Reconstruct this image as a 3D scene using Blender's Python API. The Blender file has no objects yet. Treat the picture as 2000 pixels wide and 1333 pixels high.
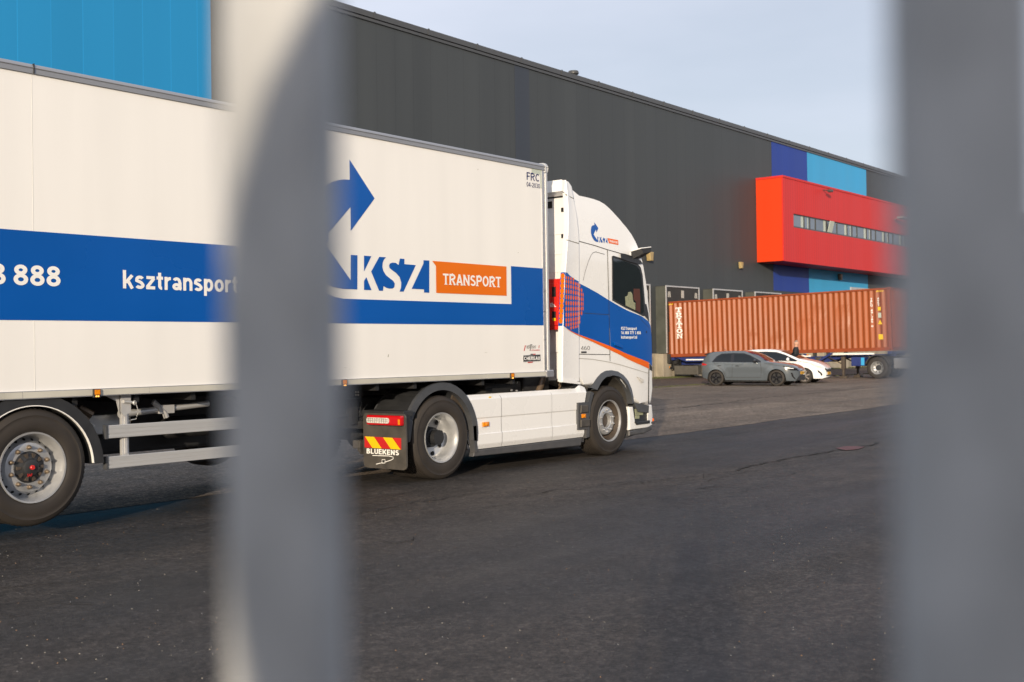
import bpy, bmesh, math, random
from mathutils import Vector, Matrix
from math import sin, cos, pi, sqrt, radians
random.seed(7)
C = bpy.context.scene.collection
scene = bpy.context.scene

# ------------------------------------------------------------------ camera
# world: X = heading of the lorry, Y = towards the warehouse, Z = up, camera at the origin, 1.53 m up
RM = ((0.62257039, -0.00226073, 0.78256054), (-0.7824386, 0.01608924, 0.62251986), (-0.01399815, -0.999868, 0.0082478))
EYE = Vector((0, 0, 1.53)); FPX = 2250.0
cd = bpy.data.cameras.new('camera'); cam = bpy.data.objects.new('camera', cd); C.objects.link(cam)
M4 = Matrix.Identity(4)
for i in range(3):
    M4[i][0] = RM[i][0]; M4[i][1] = -RM[i][1]; M4[i][2] = -RM[i][2]; M4[i][3] = EYE[i]
cam.matrix_world = M4
cd.sensor_width = 36; cd.lens = FPX / 2000 * 36; cd.clip_start = 0.02; cd.clip_end = 3000
cd.dof.use_dof = True; cd.dof.focus_distance = 12.5; cd.dof.aperture_fstop = 4.0
cd.dof.aperture_blades = 0
scene.camera = cam
# ------------------------------------------------------------------ sky and sun
SUN_EL = radians(10.5); TO = Vector((-0.868, -0.496, 0)).normalized()
TOSUN = Vector((TO.x * cos(SUN_EL), TO.y * cos(SUN_EL), sin(SUN_EL)))
w = bpy.data.worlds.new('World'); scene.world = w; w.use_nodes = True
nt = w.node_tree; N = nt.nodes; L = nt.links
bg = N['Background']
sky = N.new('ShaderNodeTexSky'); sky.sky_type = 'NISHITA'; sky.sun_disc = False
sky.sun_elevation = SUN_EL; sky.sun_rotation = math.atan2(TOSUN.x, TOSUN.y)
sky.air_density = 1.0; sky.dust_density = 1.5; sky.ozone_density = 1.5
tc = N.new('ShaderNodeTexCoord'); mp = N.new('ShaderNodeMapping'); mp.inputs['Scale'].default_value = (1, 1, 3.5)
nz = N.new('ShaderNodeTexNoise'); nz.inputs['Scale'].default_value = 1.6; nz.inputs['Detail'].default_value = 5
cr = N.new('ShaderNodeValToRGB'); cr.color_ramp.elements[0].position = 0.30; cr.color_ramp.elements[0].color = (0.55, 0.55, 0.55, 1)
cr.color_ramp.elements[1].position = 0.75; cr.color_ramp.elements[1].color = (0.95, 0.95, 0.95, 1)
mx = N.new('ShaderNodeMix'); mx.data_type = 'RGBA'
CLOUD = 12.6
mx.inputs['B'].default_value = (0.69 * CLOUD, 0.725 * CLOUD, 0.84 * CLOUD, 1)
L.new(tc.outputs['Generated'], mp.inputs[0]); L.new(mp.outputs[0], nz.inputs['Vector']); L.new(nz.outputs['Fac'], cr.inputs[0])
L.new(cr.outputs[0], mx.inputs['Factor']); L.new(sky.outputs[0], mx.inputs['A']); L.new(mx.outputs['Result'], bg.inputs[0])
bg.inputs[1].default_value = 0.10
sd = bpy.data.lights.new('sun', 'SUN'); so = bpy.data.objects.new('sun', sd); C.objects.link(so)
sd.energy = 4.9; sd.angle = radians(0.55); sd.color = (1.0, 0.84, 0.635)
so.rotation_euler = TOSUN.to_track_quat('Z', 'Y').to_euler()
scene.view_settings.view_transform = 'Standard'; scene.view_settings.look = 'None'
scene.view_settings.exposure = 0.0; scene.view_settings.gamma = 1.0
scene.render.engine = 'CYCLES'

# ------------------------------------------------------------------ helpers
def ray(x, y):
    v = (x - 1000.0, y - 666.5, FPX)
    return Vector([sum(RM[i][k] * v[k] for k in range(3)) for i in range(3)])
SIDE = 9.24                         # near side plane of lorry and trailer
def P(x, y, Y=SIDE):                # photo pixel -> (X, Z) on the vertical plane at distance Y
    r = ray(x, y); t = Y / r[1]; return (r[0] * t, 1.53 + r[2] * t)
def PX(x, y, X):                    # photo pixel -> (Y, Z) on the plane at X
    r = ray(x, y); t = X / r[0]; return (r[1] * t, 1.53 + r[2] * t)

def tag(o, label=None, cat=None, group=None, kind=None):
    if label: o['label'] = label
    if cat: o['category'] = cat
    if group: o['group'] = group
    if kind: o['kind'] = kind
    return o
def thing(name, label, cat, loc=(0, 0, 0), rot=(0, 0, 0), group=None):
    o = bpy.data.objects.new(name, None); C.objects.link(o); o.location = loc; o.rotation_euler = rot
    o.empty_display_size = 0.3
    return tag(o, label, cat, group)
def copy_tree(o, parent=None):
    c = o.copy(); C.objects.link(c); c.parent = parent
    for ch in list(o.children): copy_tree(ch, c)
    return c

def mat(name, col, rough=0.5, metal=0.0, var=0.08, scale=6.0, bump=0.0, coat=0.0, spec=0.5, rvar=0.08, stretch=(1, 1, 1), emit=None, dirt=None):
    m = bpy.data.materials.new(name); m.use_nodes = True; t = m.node_tree; n = t.nodes; l = t.links
    b = n['Principled BSDF']; b.inputs['Metallic'].default_value = metal
    b.inputs['Specular IOR Level'].default_value = spec
    b.inputs['Coat Weight'].default_value = coat; b.inputs['Coat Roughness'].default_value = 0.06
    tcn = n.new('ShaderNodeTexCoord'); mpn = n.new('ShaderNodeMapping'); mpn.inputs['Scale'].default_value = stretch
    nn = n.new('ShaderNodeTexNoise'); nn.inputs['Scale'].default_value = scale; nn.inputs['Detail'].default_value = 6
    l.new(tcn.outputs['Object'], mpn.inputs[0]); l.new(mpn.outputs[0], nn.inputs['Vector'])
    mr = n.new('ShaderNodeMapRange'); mr.inputs[1].default_value = 0.25; mr.inputs[2].default_value = 0.75
    mr.inputs[3].default_value = 1 - var; mr.inputs[4].default_value = 1 + var
    l.new(nn.outputs['Fac'], mr.inputs[0])
    mul = n.new('ShaderNodeVectorMath'); mul.operation = 'SCALE'; mul.inputs[0].default_value = col[:3]
    l.new(mr.outputs[0], mul.inputs['Scale'])
    last = mul.outputs[0]
    if dirt:                          # (colour, z below which road dirt gathers)
        sp = n.new('ShaderNodeSeparateXYZ'); l.new(tcn.outputs['Object'], sp.inputs[0])
        d1 = n.new('ShaderNodeMapRange'); d1.inputs[1].default_value = dirt[1]; d1.inputs[2].default_value = dirt[1] - dirt[2]
        d1.inputs[3].default_value = 0; d1.inputs[4].default_value = dirt[3]; l.new(sp.outputs['Z'], d1.inputs[0])
        d2 = n.new('ShaderNodeMath'); d2.operation = 'MULTIPLY'; l.new(d1.outputs[0], d2.inputs[0]); l.new(nn.outputs['Fac'], d2.inputs[1])
        mm = n.new('ShaderNodeMix'); mm.data_type = 'RGBA'; mm.inputs['B'].default_value = (*dirt[0], 1)
        l.new(d2.outputs[0], mm.inputs['Factor']); l.new(last, mm.inputs['A']); last = mm.outputs['Result']
    l.new(last, b.inputs['Base Color'])
    r2 = n.new('ShaderNodeMapRange'); r2.inputs[1].default_value = 0.25; r2.inputs[2].default_value = 0.75
    r2.inputs[3].default_value = max(0.02, rough - rvar); r2.inputs[4].default_value = min(1, rough + rvar)
    l.new(nn.outputs['Fac'], r2.inputs[0]); l.new(r2.outputs[0], b.inputs['Roughness'])
    if bump:
        bp = n.new('ShaderNodeBump'); bp.inputs['Strength'].default_value = bump; bp.inputs['Distance'].default_value = 0.01
        l.new(nn.outputs['Fac'], bp.inputs['Height']); l.new(bp.outputs[0], b.inputs['Normal'])
    if emit:
        b.inputs['Emission Color'].default_value = (*emit[0], 1); b.inputs['Emission Strength'].default_value = emit[1]
    return m

class MB:
    """collects shapes into one mesh"""
    def __init__(s): s.v = []; s.f = []; s.m = []; s.sm = []
    def add(s, verts, faces, mi=0, smooth=False):
        o = len(s.v); s.v += [tuple(v) for v in verts]
        for f in faces: s.f.append([o + i for i in f]); s.m.append(mi); s.sm.append(smooth)
        return s
    def box(s, x0, x1, y0, y1, z0, z1, mi=0, c=0.0):
        if c > 0:                     # chamfered box: bevelled by three nested shells
            bm = bmesh.new(); bmesh.ops.create_cube(bm, size=1)
            for v in bm.verts: v.co = Vector(((x0 + x1) / 2 + v.co.x * (x1 - x0), (y0 + y1) / 2 + v.co.y * (y1 - y0), (z0 + z1) / 2 + v.co.z * (z1 - z0)))
            bmesh.ops.bevel(bm, geom=bm.edges[:], offset=c, segments=2, affect='EDGES', profile=0.6)
            bm.verts.index_update()
            s.add([v.co[:] for v in bm.verts], [[v.index for v in f.verts] for f in bm.faces], mi); bm.free(); return s
        v = [(x, y, z) for x in (x0, x1) for y in (y0, y1) for z in (z0, z1)]
        return s.add(v, [(0, 1, 3, 2), (4, 6, 7, 5), (0, 4, 5, 1), (2, 3, 7, 6), (0, 2, 6, 4), (1, 5, 7, 3)], mi)
    def prism(s, poly, a0, a1, axis='y', mi=0, bev=0.0, seg=3, smooth=False, fn=None, cuts=()):
        """poly in the plane normal to axis, extruded from a0 to a1; bev rounds the two rims"""
        bm = bmesh.new()
        def mk(p, a):
            return (p[0], a, p[1]) if axis == 'y' else ((a, p[0], p[1]) if axis == 'x' else (p[0], p[1], a))
        A = [bm.verts.new(mk(p, a0)) for p in poly]; B = [bm.verts.new(mk(p, a1)) for p in poly]
        n = len(poly); fa = bm.faces.new(A); fb = bm.faces.new(B[::-1])
        for i in range(n): bm.faces.new((A[i], B[i], B[(i + 1) % n], A[(i + 1) % n]))
        if bev > 0:
            es = list(set(list(fa.edges) + list(fb.edges)))
            bmesh.ops.bevel(bm, geom=es, offset=bev, segments=seg, affect='EDGES', profile=0.5)
        for co, no in cuts:
            bm.normal_update(); bmesh.ops.bisect_plane(bm, geom=bm.verts[:] + bm.edges[:] + bm.faces[:], plane_co=co, plane_no=no, dist=1e-5)
        bm.normal_update(); bmesh.ops.triangulate(bm, faces=[f for f in bm.faces if len(f.verts) > 4])
        bmesh.ops.recalc_face_normals(bm, faces=bm.faces[:])
        if fn:
            for v in bm.verts: v.co = Vector(fn(*v.co))
        bm.verts.index_update()
        s.add([v.co[:] for v in bm.verts], [[v.index for v in f.verts] for f in bm.faces], mi, smooth); bm.free(); return s
    def sheet(s, poly, Y, mi=0, axis='y'):
        bm = bmesh.new()
        vs = [bm.verts.new((p[0], Y, p[1]) if axis == 'y' else ((Y, p[0], p[1]) if axis == 'x' else (p[0], p[1], Y))) for p in poly]
        bm.faces.new(vs); bm.normal_update(); bmesh.ops.triangulate(bm, faces=bm.faces[:]); bm.verts.index_update()
        s.add([v.co[:] for v in bm.verts], [[v.index for v in f.verts] for f in bm.faces], mi); bm.free(); return s
    def lathe(s, prof, cx, cz, y0=0.0, sgn=1, n=48, mi=0, closed=False, axis='y'):
        """prof: (radius, offset along the axis); revolved round an axis parallel to Y through (cx, cz)"""
        v = []; f = []; k = len(prof)
        for j in range(n):
            a = 2 * pi * j / n
            for r, d in prof:
                if axis == 'y': v.append((cx + r * cos(a), y0 + sgn * d, cz + r * sin(a)))
                elif axis == 'z': v.append((cx + r * cos(a), cz + r * sin(a), y0 + sgn * d))
                else: v.append((y0 + sgn * d, cx + r * cos(a), cz + r * sin(a)))
        for j in range(n):
            j2 = (j + 1) % n
            for i in range(k - 1 + (1 if closed else 0)):
                i2 = (i + 1) % k
                f.append((j * k + i, j2 * k + i, j2 * k + i2, j * k + i2))
        return s.add(v, f, mi, True)
    def tube(s, pts, r, mi=0, n=8, cap=True):
        pts = [Vector(p) for p in pts]; rs = r if isinstance(r, (list, tuple)) else [r] * len(pts)
        v = []; f = []; up = Vector((0, 0, 1))
        for i, p in enumerate(pts):
            d = (pts[min(i + 1, len(pts) - 1)] - pts[max(i - 1, 0)]).normalized()
            a = d.cross(up)
            if a.length < 0.05: a = d.cross(Vector((1, 0, 0)))
            a.normalize(); b = d.cross(a).normalized()
            for j in range(n):
                t = 2 * pi * j / n; v.append(p + (a * cos(t) + b * sin(t)) * rs[i])
        for i in range(len(pts) - 1):
            for j in range(n):
                j2 = (j + 1) % n; f.append((i * n + j, i * n + j2, (i + 1) * n + j2, (i + 1) * n + j))
        if cap:
            f.append(tuple(range(n))[::-1]); f.append(tuple((len(pts) - 1) * n + j for j in range(n)))
        return s.add(v, f, mi, True)
    def build(s, name, mats, parent=None, local=False, label=None, weld=False):
        me = bpy.data.meshes.new(name)
        off = Vector((0, 0, 0))
        if parent is not None and not local:
            p = parent
            while p is not None: off += p.location; p = p.parent
        me.from_pydata([tuple(Vector(v) - off) for v in s.v], [], s.f)
        if not isinstance(mats, (list, tuple)): mats = [mats]
        for m in mats: me.materials.append(m)
        for i, p in enumerate(me.polygons): p.material_index = min(s.m[i], len(mats) - 1); p.use_smooth = s.sm[i]
        bm = bmesh.new(); bm.from_mesh(me)
        if weld: bmesh.ops.remove_doubles(bm, verts=bm.verts, dist=0.0005)
        bmesh.ops.recalc_face_normals(bm, faces=bm.faces[:])
        bm.to_mesh(me); bm.free(); me.update()
        if any(s.sm) :
            try: me.set_sharp_from_angle(angle=radians(38))
            except Exception: pass
        o = bpy.data.objects.new(name, me); C.objects.link(o); o.parent = parent
        if label: o['label'] = label
        return o

def text_mesh(txt, bold=0.0, shear=0.0, spacing=1.0):
    cu = bpy.data.curves.new('lettering', 'FONT'); cu.body = txt; cu.size = 1; cu.offset = bold; cu.shear = shear
    cu.space_character = spacing; cu.resolution_u = 5; cu.fill_mode = 'FRONT' if hasattr(cu, 'fill_mode') else cu.fill_mode
    o = bpy.data.objects.new('lettering', cu); C.objects.link(o)
    dg = bpy.context.evaluated_depsgraph_get(); me = bpy.data.meshes.new_from_object(o.evaluated_get(dg))
    v = [(a.co.x, a.co.y) for a in me.vertices]; f = [list(p.vertices) for p in me.polygons]
    bpy.data.objects.remove(o); bpy.data.curves.remove(cu); bpy.data.meshes.remove(me)
    x0 = min(a for a, b in v); x1 = max(a for a, b in v); y0 = min(b for a, b in v); y1 = max(b for a, b in v)
    return [((a - x0) / (x1 - x0), (b - y0) / (y1 - y0)) for a, b in v], f
def write(mb, txt, u0, u1, z0, z1, Y, axis='y', mi=0, bold=0.0, shear=0.0, spacing=1.0, fn=None):
    """lettering in the box u0..u1 by z0..z1; axis 'y' faces -Y, axis 'x' faces -X (u then runs along Y); fn maps u,z"""
    v, f = text_mesh(txt, bold, shear, spacing)
    pts = [(u0 + a * (u1 - u0), z0 + b * (z1 - z0)) for a, b in v]
    if fn: pts = [fn(*p) for p in pts]
    mb.add([(p[0], Y, p[1]) if axis == 'y' else (Y, p[0], p[1]) for p in pts], f, mi)
    return mb
# ------------------------------------------------------------------ plain grotesque lettering drawn as strokes
def _el(cx, cz, rx, rz, a0=0, a1=360, n=22):
    return [(cx + rx * cos(radians(a0 + (a1 - a0) * i / n)), cz + rz * sin(radians(a0 + (a1 - a0) * i / n))) for i in range(n + 1)]
def glyphs(w):
    h = w / 2; T = 1 - h; B = h; G_ = {}
    X = 0.735                                             # x height
    R_ = lambda wd: wd - h
    G_['O'] = (.70, [_el(.35, .5, .35 - h, .5 - h)]); G_['0'] = (.58, [_el(.29, .5, .29 - h, .5 - h)])
    G_['C'] = (.66, [_el(.34, .5, .34 - h, .5 - h, 48, 312)]); G_['G'] = (.68, [_el(.34, .5, .34 - h, .5 - h, 48, 330) + [(.68 - h, .44)], [(.38, .44), (.68, .44)]])
    G_['I'] = (w, [[(h, 0), (h, 1)]]); G_['L'] = (.52, [[(h, 1), (h, 0)], [(w, B), (.52, B)]]); G_['1'] = (.58, [[(.36, 0), (.36, 1)], [(.36 - h, .80), (.12, .74)]])
    G_['T'] = (.60, [[(0, T), (.60, T)], [(.30, 0), (.30, 1 - w)]]); G_['H'] = (.66, [[(h, 0), (h, 1)], [(.66 - h, 0), (.66 - h, 1)], [(w, .52), (.66 - w, .52)]])
    G_['E'] = (.56, [[(h, 0), (h, 1)], [(w, T), (.55, T)], [(w, .52), (.50, .52)], [(w, B), (.56, B)]]); G_['F'] = (.52, [[(h, 0), (h, 1)], [(w, T), (.52, T)], [(w, .50), (.47, .50)]])
    G_['U'] = (.64, [[(h, 1), (h, .34)] + _el(.32, .32, .32 - h, .32 - h, 180, 360)[1:] + [(.64 - h, 1)]])
    G_['S'] = (.60, [_el(.30, .735, .27 - h, .265 - h, 22, 180, 12) + [(.10, .64), (.22, .56), (.38, .48)] + _el(.30, .275, .30 - h, .275 - h, 40, -155, 16)])
    G_['K'] = (.66, [[(h, 0), (h, 1)], [(w * .9, .36), (.60, 1.0)], [(.30, .56), (.60, 0.0)]]); G_['N'] = (.66, [[(h, 0), (h, 1)], [(.66 - h, 0), (.66 - h, 1)], [(h, 1 - h * .6), (.66 - h, h * .6)]])
    G_['A'] = (.68, [[(h * .8, 0), (.34, 1)], [(.68 - h * .8, 0), (.34, 1)], [(.18, .30), (.50, .30)]])
    G_['R'] = (.64, [[(h, 0), (h, 1)], [(w, T), (.36, T)] + _el(.36, .73, .26 - h * .9, .27 - h, 90, -90, 12) + [(w, .46 + h * 0)], [(.34, .42), (.58, 0)]])
    G_['P'] = (.60, [[(h, 0), (h, 1)], [(w, T), (.35, T)] + _el(.35, .70, .25 - h * .9, .30 - h, 90, -90, 12) + [(w, .40 + h)]])
    G_['B'] = (.62, [[(h, 0), (h, 1)], [(w, T), (.33, T)] + _el(.33, .755, .25 - h, .245 - h, 90, -90, 10) + [(w, .51 + h * 0)], [(.33, .50)] + _el(.34, .27, .28 - h, .27 - h, 80, -90, 12) + [(w, B)]])
    G_['Z'] = (.60, [[(.02, T), (.58, T)], [(.54, 1 - w * .7), (.06, w * .7)], [(0, B), (.60, B)]]); G_['Y'] = (.64, [[(h, 1), (.32, .42), (.32, 0)], [(.64 - h, 1), (.32, .42)]])
    G_['2'] = (.58, [_el(.29, .70, .28 - h, .30 - h, 170, -30, 14) + [(.08, B)], [(.03, B), (.57, B)]])
    G_['3'] = (.58, [_el(.28, .755, .25 - h, .245 - h, 150, -85, 14), _el(.29, .28, .28 - h, .28 - h, 85, -155, 16)])
    G_['4'] = (.60, [[(.44, 0), (.44, 1)], [(.42, .97), (.06, .30)], [(.02, .27), (.60, .27)]])
    G_['5'] = (.58, [[(.50, T), (.14, T), (.10, .50)], _el(.28, .32, .29 - h, .32 - h, 140, -150, 16)])
    G_['6'] = (.58, [_el(.29, .31, .29 - h, .31 - h), _el(.34, .50, .32 - h * .9, .50 - h, 75, 190, 12)]); G_['9'] = (.58, [_el(.29, .69, .29 - h, .31 - h), _el(.24, .50, .32 - h * .9, .50 - h, -105, 10, 12)])
    G_['7'] = (.56, [[(.02, T), (.55, T)], [(.50, 1 - w * .8), (.30, .45), (.24, 0)]])
    G_['8'] = (.60, [_el(.30, .745, .27 - h, .255 - h), _el(.30, .285, .30 - h, .285 - h)])
    G_['-'] = (.34, [[(.02, .38), (.32, .38)]]); G_['.'] = (w, [[(h, 0), (h, w)]]); G_[' '] = (.26, [])
    G_['k'] = (.56, [[(h, 0), (h, 1)], [(w * .9, .32), (.50, X)], [(.26, .46), (.50, 0)]]); G_['l'] = (w, [[(h, 0), (h, 1)]]); G_['i'] = (w, [[(h, 0), (h, X)], [(h, 1 - w * .9), (h, 1)]])
    G_['s'] = (.52, [_el(.26, X - .20, .24 - h, .20 - h, 20, 180, 12) + [(.10, .46), (.24, .40), (.34, .345)] + _el(.26, .205, .26 - h, .205 - h, 35, -158, 14)])
    G_['z'] = (.50, [[(.02, X - h), (.48, X - h)], [(.44, X - w * .7), (.06, w * .7)], [(0, B), (.50, B)]])
    G_['t'] = (.36, [[(.17, .95), (.17, .22)] + _el(.28, .20, .11, .20 - h, 180, 280, 8), [(0, X - h), (.17 - h, X - h)], [(.17 + h, X - h), (.36, X - h)]])
    G_['r'] = (.36, [[(h, 0), (h, X)], _el(.34, .40, .34 - h, X - .40 - h, 165, 85, 8)])
    G_['n'] = (.54, [[(h, 0), (h, X)], _el(.28, .44, .26 - h, X - .44 - h, 160, 0, 12) + [(.54 - h, 0)]])
    G_['o'] = (.57, [_el(.285, X / 2, .285 - h, X / 2 - h)]); G_['e'] = (.55, [_el(.275, X / 2, .275 - h, X / 2 - h, 0, 320) , [(w, X / 2 - .01), (.55 - h, X / 2 - .01)]])
    G_['p'] = (.56, [[(h, -.26), (h, X)], _el(.29, X / 2, .27 - h, X / 2 - h)]); G_['a'] = (.54, [_el(.24, .205, .24 - h, .205 - h), _el(.25, X - .22, .225 - h * .8, .22 - h, 160, 20, 10) + [(.475 - h * .4, .40), (.475 - h * .4, .10), (.52, B * .8)]])
    G_['h'] = (.54, [[(h, 0), (h, 1)], _el(.28, .44, .26 - h, X - .44 - h, 160, 0, 12) + [(.54 - h, 0)]])
    return G_
def stroke_mesh(txt, weight=.2, gap_=.085, serif=False):
    """quads in glyph space: list of (u, v) points and faces; every stroke sits on its own layer"""
    G_ = glyphs(weight); V = []; F = []; LY = []; x = 0.0; h = weight / 2; lay = 0
    for ch in txt:
        if ch not in G_: ch = ' '
        adv, paths = G_[ch]
        for pth in paths:
            lay = (lay + 1) % 3; q = [Vector(p) for p in pth]; n = len(q); closed = (q[0] - q[-1]).length < 1e-6 and n > 4; b0 = len(V)
            for i in range(n):
                if closed and i in (0, n - 1): d = (q[1] - q[0]).normalized() + (q[-1] - q[-2]).normalized()
                elif i == 0: d = q[1] - q[0]
                elif i == n - 1: d = q[-1] - q[-2]
                else: d = (q[i] - q[i - 1]).normalized() + (q[i + 1] - q[i]).normalized()
                d.normalize(); k_ = 1.0
                if 0 < i < n - 1:
                    c_ = (q[i + 1] - q[i]).normalized().dot(d); k_ = 1 / max(.55, c_)
                nn = Vector((-d.y, d.x)) * h * k_; V += [(x + q[i].x + nn.x, q[i].y + nn.y), (x + q[i].x - nn.x, q[i].y - nn.y)]; LY += [lay, lay]
            for i in range(n - 1): F.append((b0 + 2 * i, b0 + 2 * i + 1, b0 + 2 * i + 3, b0 + 2 * i + 2))
        if serif and ch != ' ':
            feet = {'T': [.30], 'R': [h, .58], 'A': [h, .68 - h], 'N': [h], 'P': [h], 'I': [h], 'H': [h, .66 - h], 'K': [h, .6]}.get(ch, [])
            for fx in feet:
                b0 = len(V); s_ = h * 1.9; V += [(x + fx - s_, 0), (x + fx + s_, 0), (x + fx + s_, h * .8), (x + fx - s_, h * .8)]; LY += [3] * 4; F.append((b0, b0 + 1, b0 + 2, b0 + 3))
            for fx in {'N': [h * .8, .66 - h], 'T': []}.get(ch, []):
                b0 = len(V); s_ = h * 1.6; V += [(x + fx - s_, 1 - h * .8), (x + fx + s_, 1 - h * .8), (x + fx + s_, 1), (x + fx - s_, 1)]; LY += [3] * 4; F.append((b0, b0 + 1, b0 + 2, b0 + 3))
        x += adv + gap_
    W_ = x - gap_
    return [(u / W_, v) for u, v in V], F, LY
def letter(mb, txt, u0, u1, z0, z1, Y, axis='y', mi=0, weight=.2, gap_=.085, serif=False, shear=0.0, fn=None):
    """z0 = baseline, z1 = cap height; fn(u, z) -> 3D point, else a flat plane at Y facing -Y ('y') or -X ('x')"""
    V, F, LY = stroke_mesh(txt, weight, gap_, serif); pts = []
    for (u, v), l in zip(V, LY):
        a = u0 + u * (u1 - u0) + shear * v * abs(z1 - z0); z = z0 + v * (z1 - z0); e = -0.0003 * l
        if fn: p = fn(a, z); pts.append((p[0], p[1] + e, p[2]))
        else: pts.append((a, Y + e, z) if axis == 'y' else (Y + e, a, z))
    mb.add(pts, F, mi); return mb
def arc(cx, cz, r, a0, a1, n=24):
    return [(cx + r * cos(radians(a0 + (a1 - a0) * i / n)), cz + r * sin(radians(a0 + (a1 - a0) * i / n))) for i in range(n + 1)]
def smooth_poly(pts, it=2, closed=True, keep=()):
    for _ in range(it):
        q = []; n = len(pts)
        for i in range(n if closed else n - 1):
            a = pts[i]; b = pts[(i + 1) % n]
            q.append((a[0] * .75 + b[0] * .25, a[1] * .75 + b[1] * .25)); q.append((a[0] * .25 + b[0] * .75, a[1] * .25 + b[1] * .75))
        pts = q if closed else [pts[0]] + q[1:-1] + [pts[-1]]
    return pts

# ------------------------------------------------------------------ materials
DUST = (0.16, 0.13, 0.10)
m_white = mat('white panel', (0.80, 0.79, 0.765), 0.42, var=0.035, scale=0.9, stretch=(3, 1, 0.25), coat=0.12, dirt=(DUST, 2.1, 1.6, 0.12))
m_cabwhite = mat('white paint', (0.80, 0.80, 0.79), 0.28, var=0.02, scale=2, coat=0.6, dirt=(DUST, 1.3, 1.3, 0.10))
m_blue = mat('blue film', (0.0006, 0.082, 0.365), 0.30, var=0.10, scale=0.5, coat=0.0, spec=0.35)
m_orange = mat('orange film', (0.72, 0.150, 0.001), 0.35, var=0.05, scale=1, spec=0.3)
m_orange2 = mat('orange red film', (0.76, 0.125, 0.006), 0.4, var=0.05, scale=1, spec=0.2)
m_letter = mat('white film', (0.82, 0.81, 0.78), 0.35, var=0.02)
m_navy = mat('navy film', (0.012, 0.02, 0.11), 0.35)
m_blackfilm = mat('black film', (0.015, 0.015, 0.015), 0.4)
m_redfilm = mat('red film', (0.5, 0.02, 0.02), 0.35)
m_greenfilm = mat('grey green film', (0.48, 0.53, 0.46), 0.4, var=0.15, scale=60)
m_alu = mat('aluminium', (0.50, 0.50, 0.51), 0.36, metal=0.75, var=0.10, scale=3, stretch=(0.4, 8, 8), rvar=0.12)
m_railalu = mat('anodised roof rail', (0.36, 0.37, 0.39), 0.42, metal=0.55, var=0.06, scale=2, stretch=(0.3, 8, 8))
m_alu2 = mat('brushed aluminium', (0.60, 0.60, 0.59), 0.42, metal=0.5, var=0.08, scale=5, stretch=(0.3, 6, 60), rvar=0.1)
m_tape = mat('reflective tape', (0.62, 0.60, 0.52), 0.30, metal=0.25, var=0.22, scale=1.3, stretch=(1, 1, 0.2))
m_black = mat('black plastic', (0.022, 0.023, 0.025), 0.5, var=0.15, scale=9)
m_grey = mat('grey plastic', (0.055, 0.06, 0.068), 0.45, var=0.10, scale=9, dirt=(DUST, 1.2, 1.0, 0.3))
m_greydust = mat('dusty black plastic', (0.045, 0.043, 0.040), 0.6, var=0.25, scale=7, dirt=(DUST, 1.4, 1.0, 0.35))
m_chassis = mat('black steel', (0.018, 0.018, 0.019), 0.55, var=0.3, scale=8)
m_tyre = mat('tyre rubber', (0.026, 0.021, 0.017), 0.72, var=0.22, scale=5, bump=0.1)
m_rim = mat('silver rim', (0.47, 0.475, 0.48), 0.38, metal=0.55, var=0.12, scale=7, rvar=0.1)
m_nut = mat('dull brass nut', (0.22, 0.17, 0.12), 0.45, metal=0.6)
m_rust = mat('brown hub', (0.065, 0.050, 0.038), 0.6, var=0.3, scale=20)
m_dark = mat('dark recess', (0.008, 0.008, 0.009), 0.8)
m_glass = mat('dark window glass', (0.012, 0.018, 0.020), 0.04, var=0.1, rvar=0.01, spec=0.8)
m_red = mat('red paint', (0.62, 0.02, 0.012), 0.35, var=0.06, coat=0.3)
m_redlens = mat('red lens', (0.50, 0.006, 0.01), 0.12, var=0.1, coat=0.8)
m_clearlens = mat('clear lens', (0.62, 0.60, 0.56), 0.15, var=0.35, scale=60, coat=0.8)
m_amber = mat('amber lens', (0.75, 0.24, 0.005), 0.15, var=0.2, scale=60, coat=0.6)
m_yellow = mat('yellow film', (0.80, 0.52, 0.008), 0.35)
m_amberlit = mat('lit amber diode', (0.9, 0.4, 0.05), 0.3, emit=((1.0, 0.45, 0.08), 2.5))
m_brass = mat('brown air pipe', (0.14, 0.10, 0.065), 0.4, metal=0.4)
m_curtain = mat('dusty red cloth', (0.075, 0.022, 0.014), 0.8)
m_paper = mat('pale rolled maps', (0.26, 0.27, 0.17), 0.7, var=0.3, scale=30)

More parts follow.
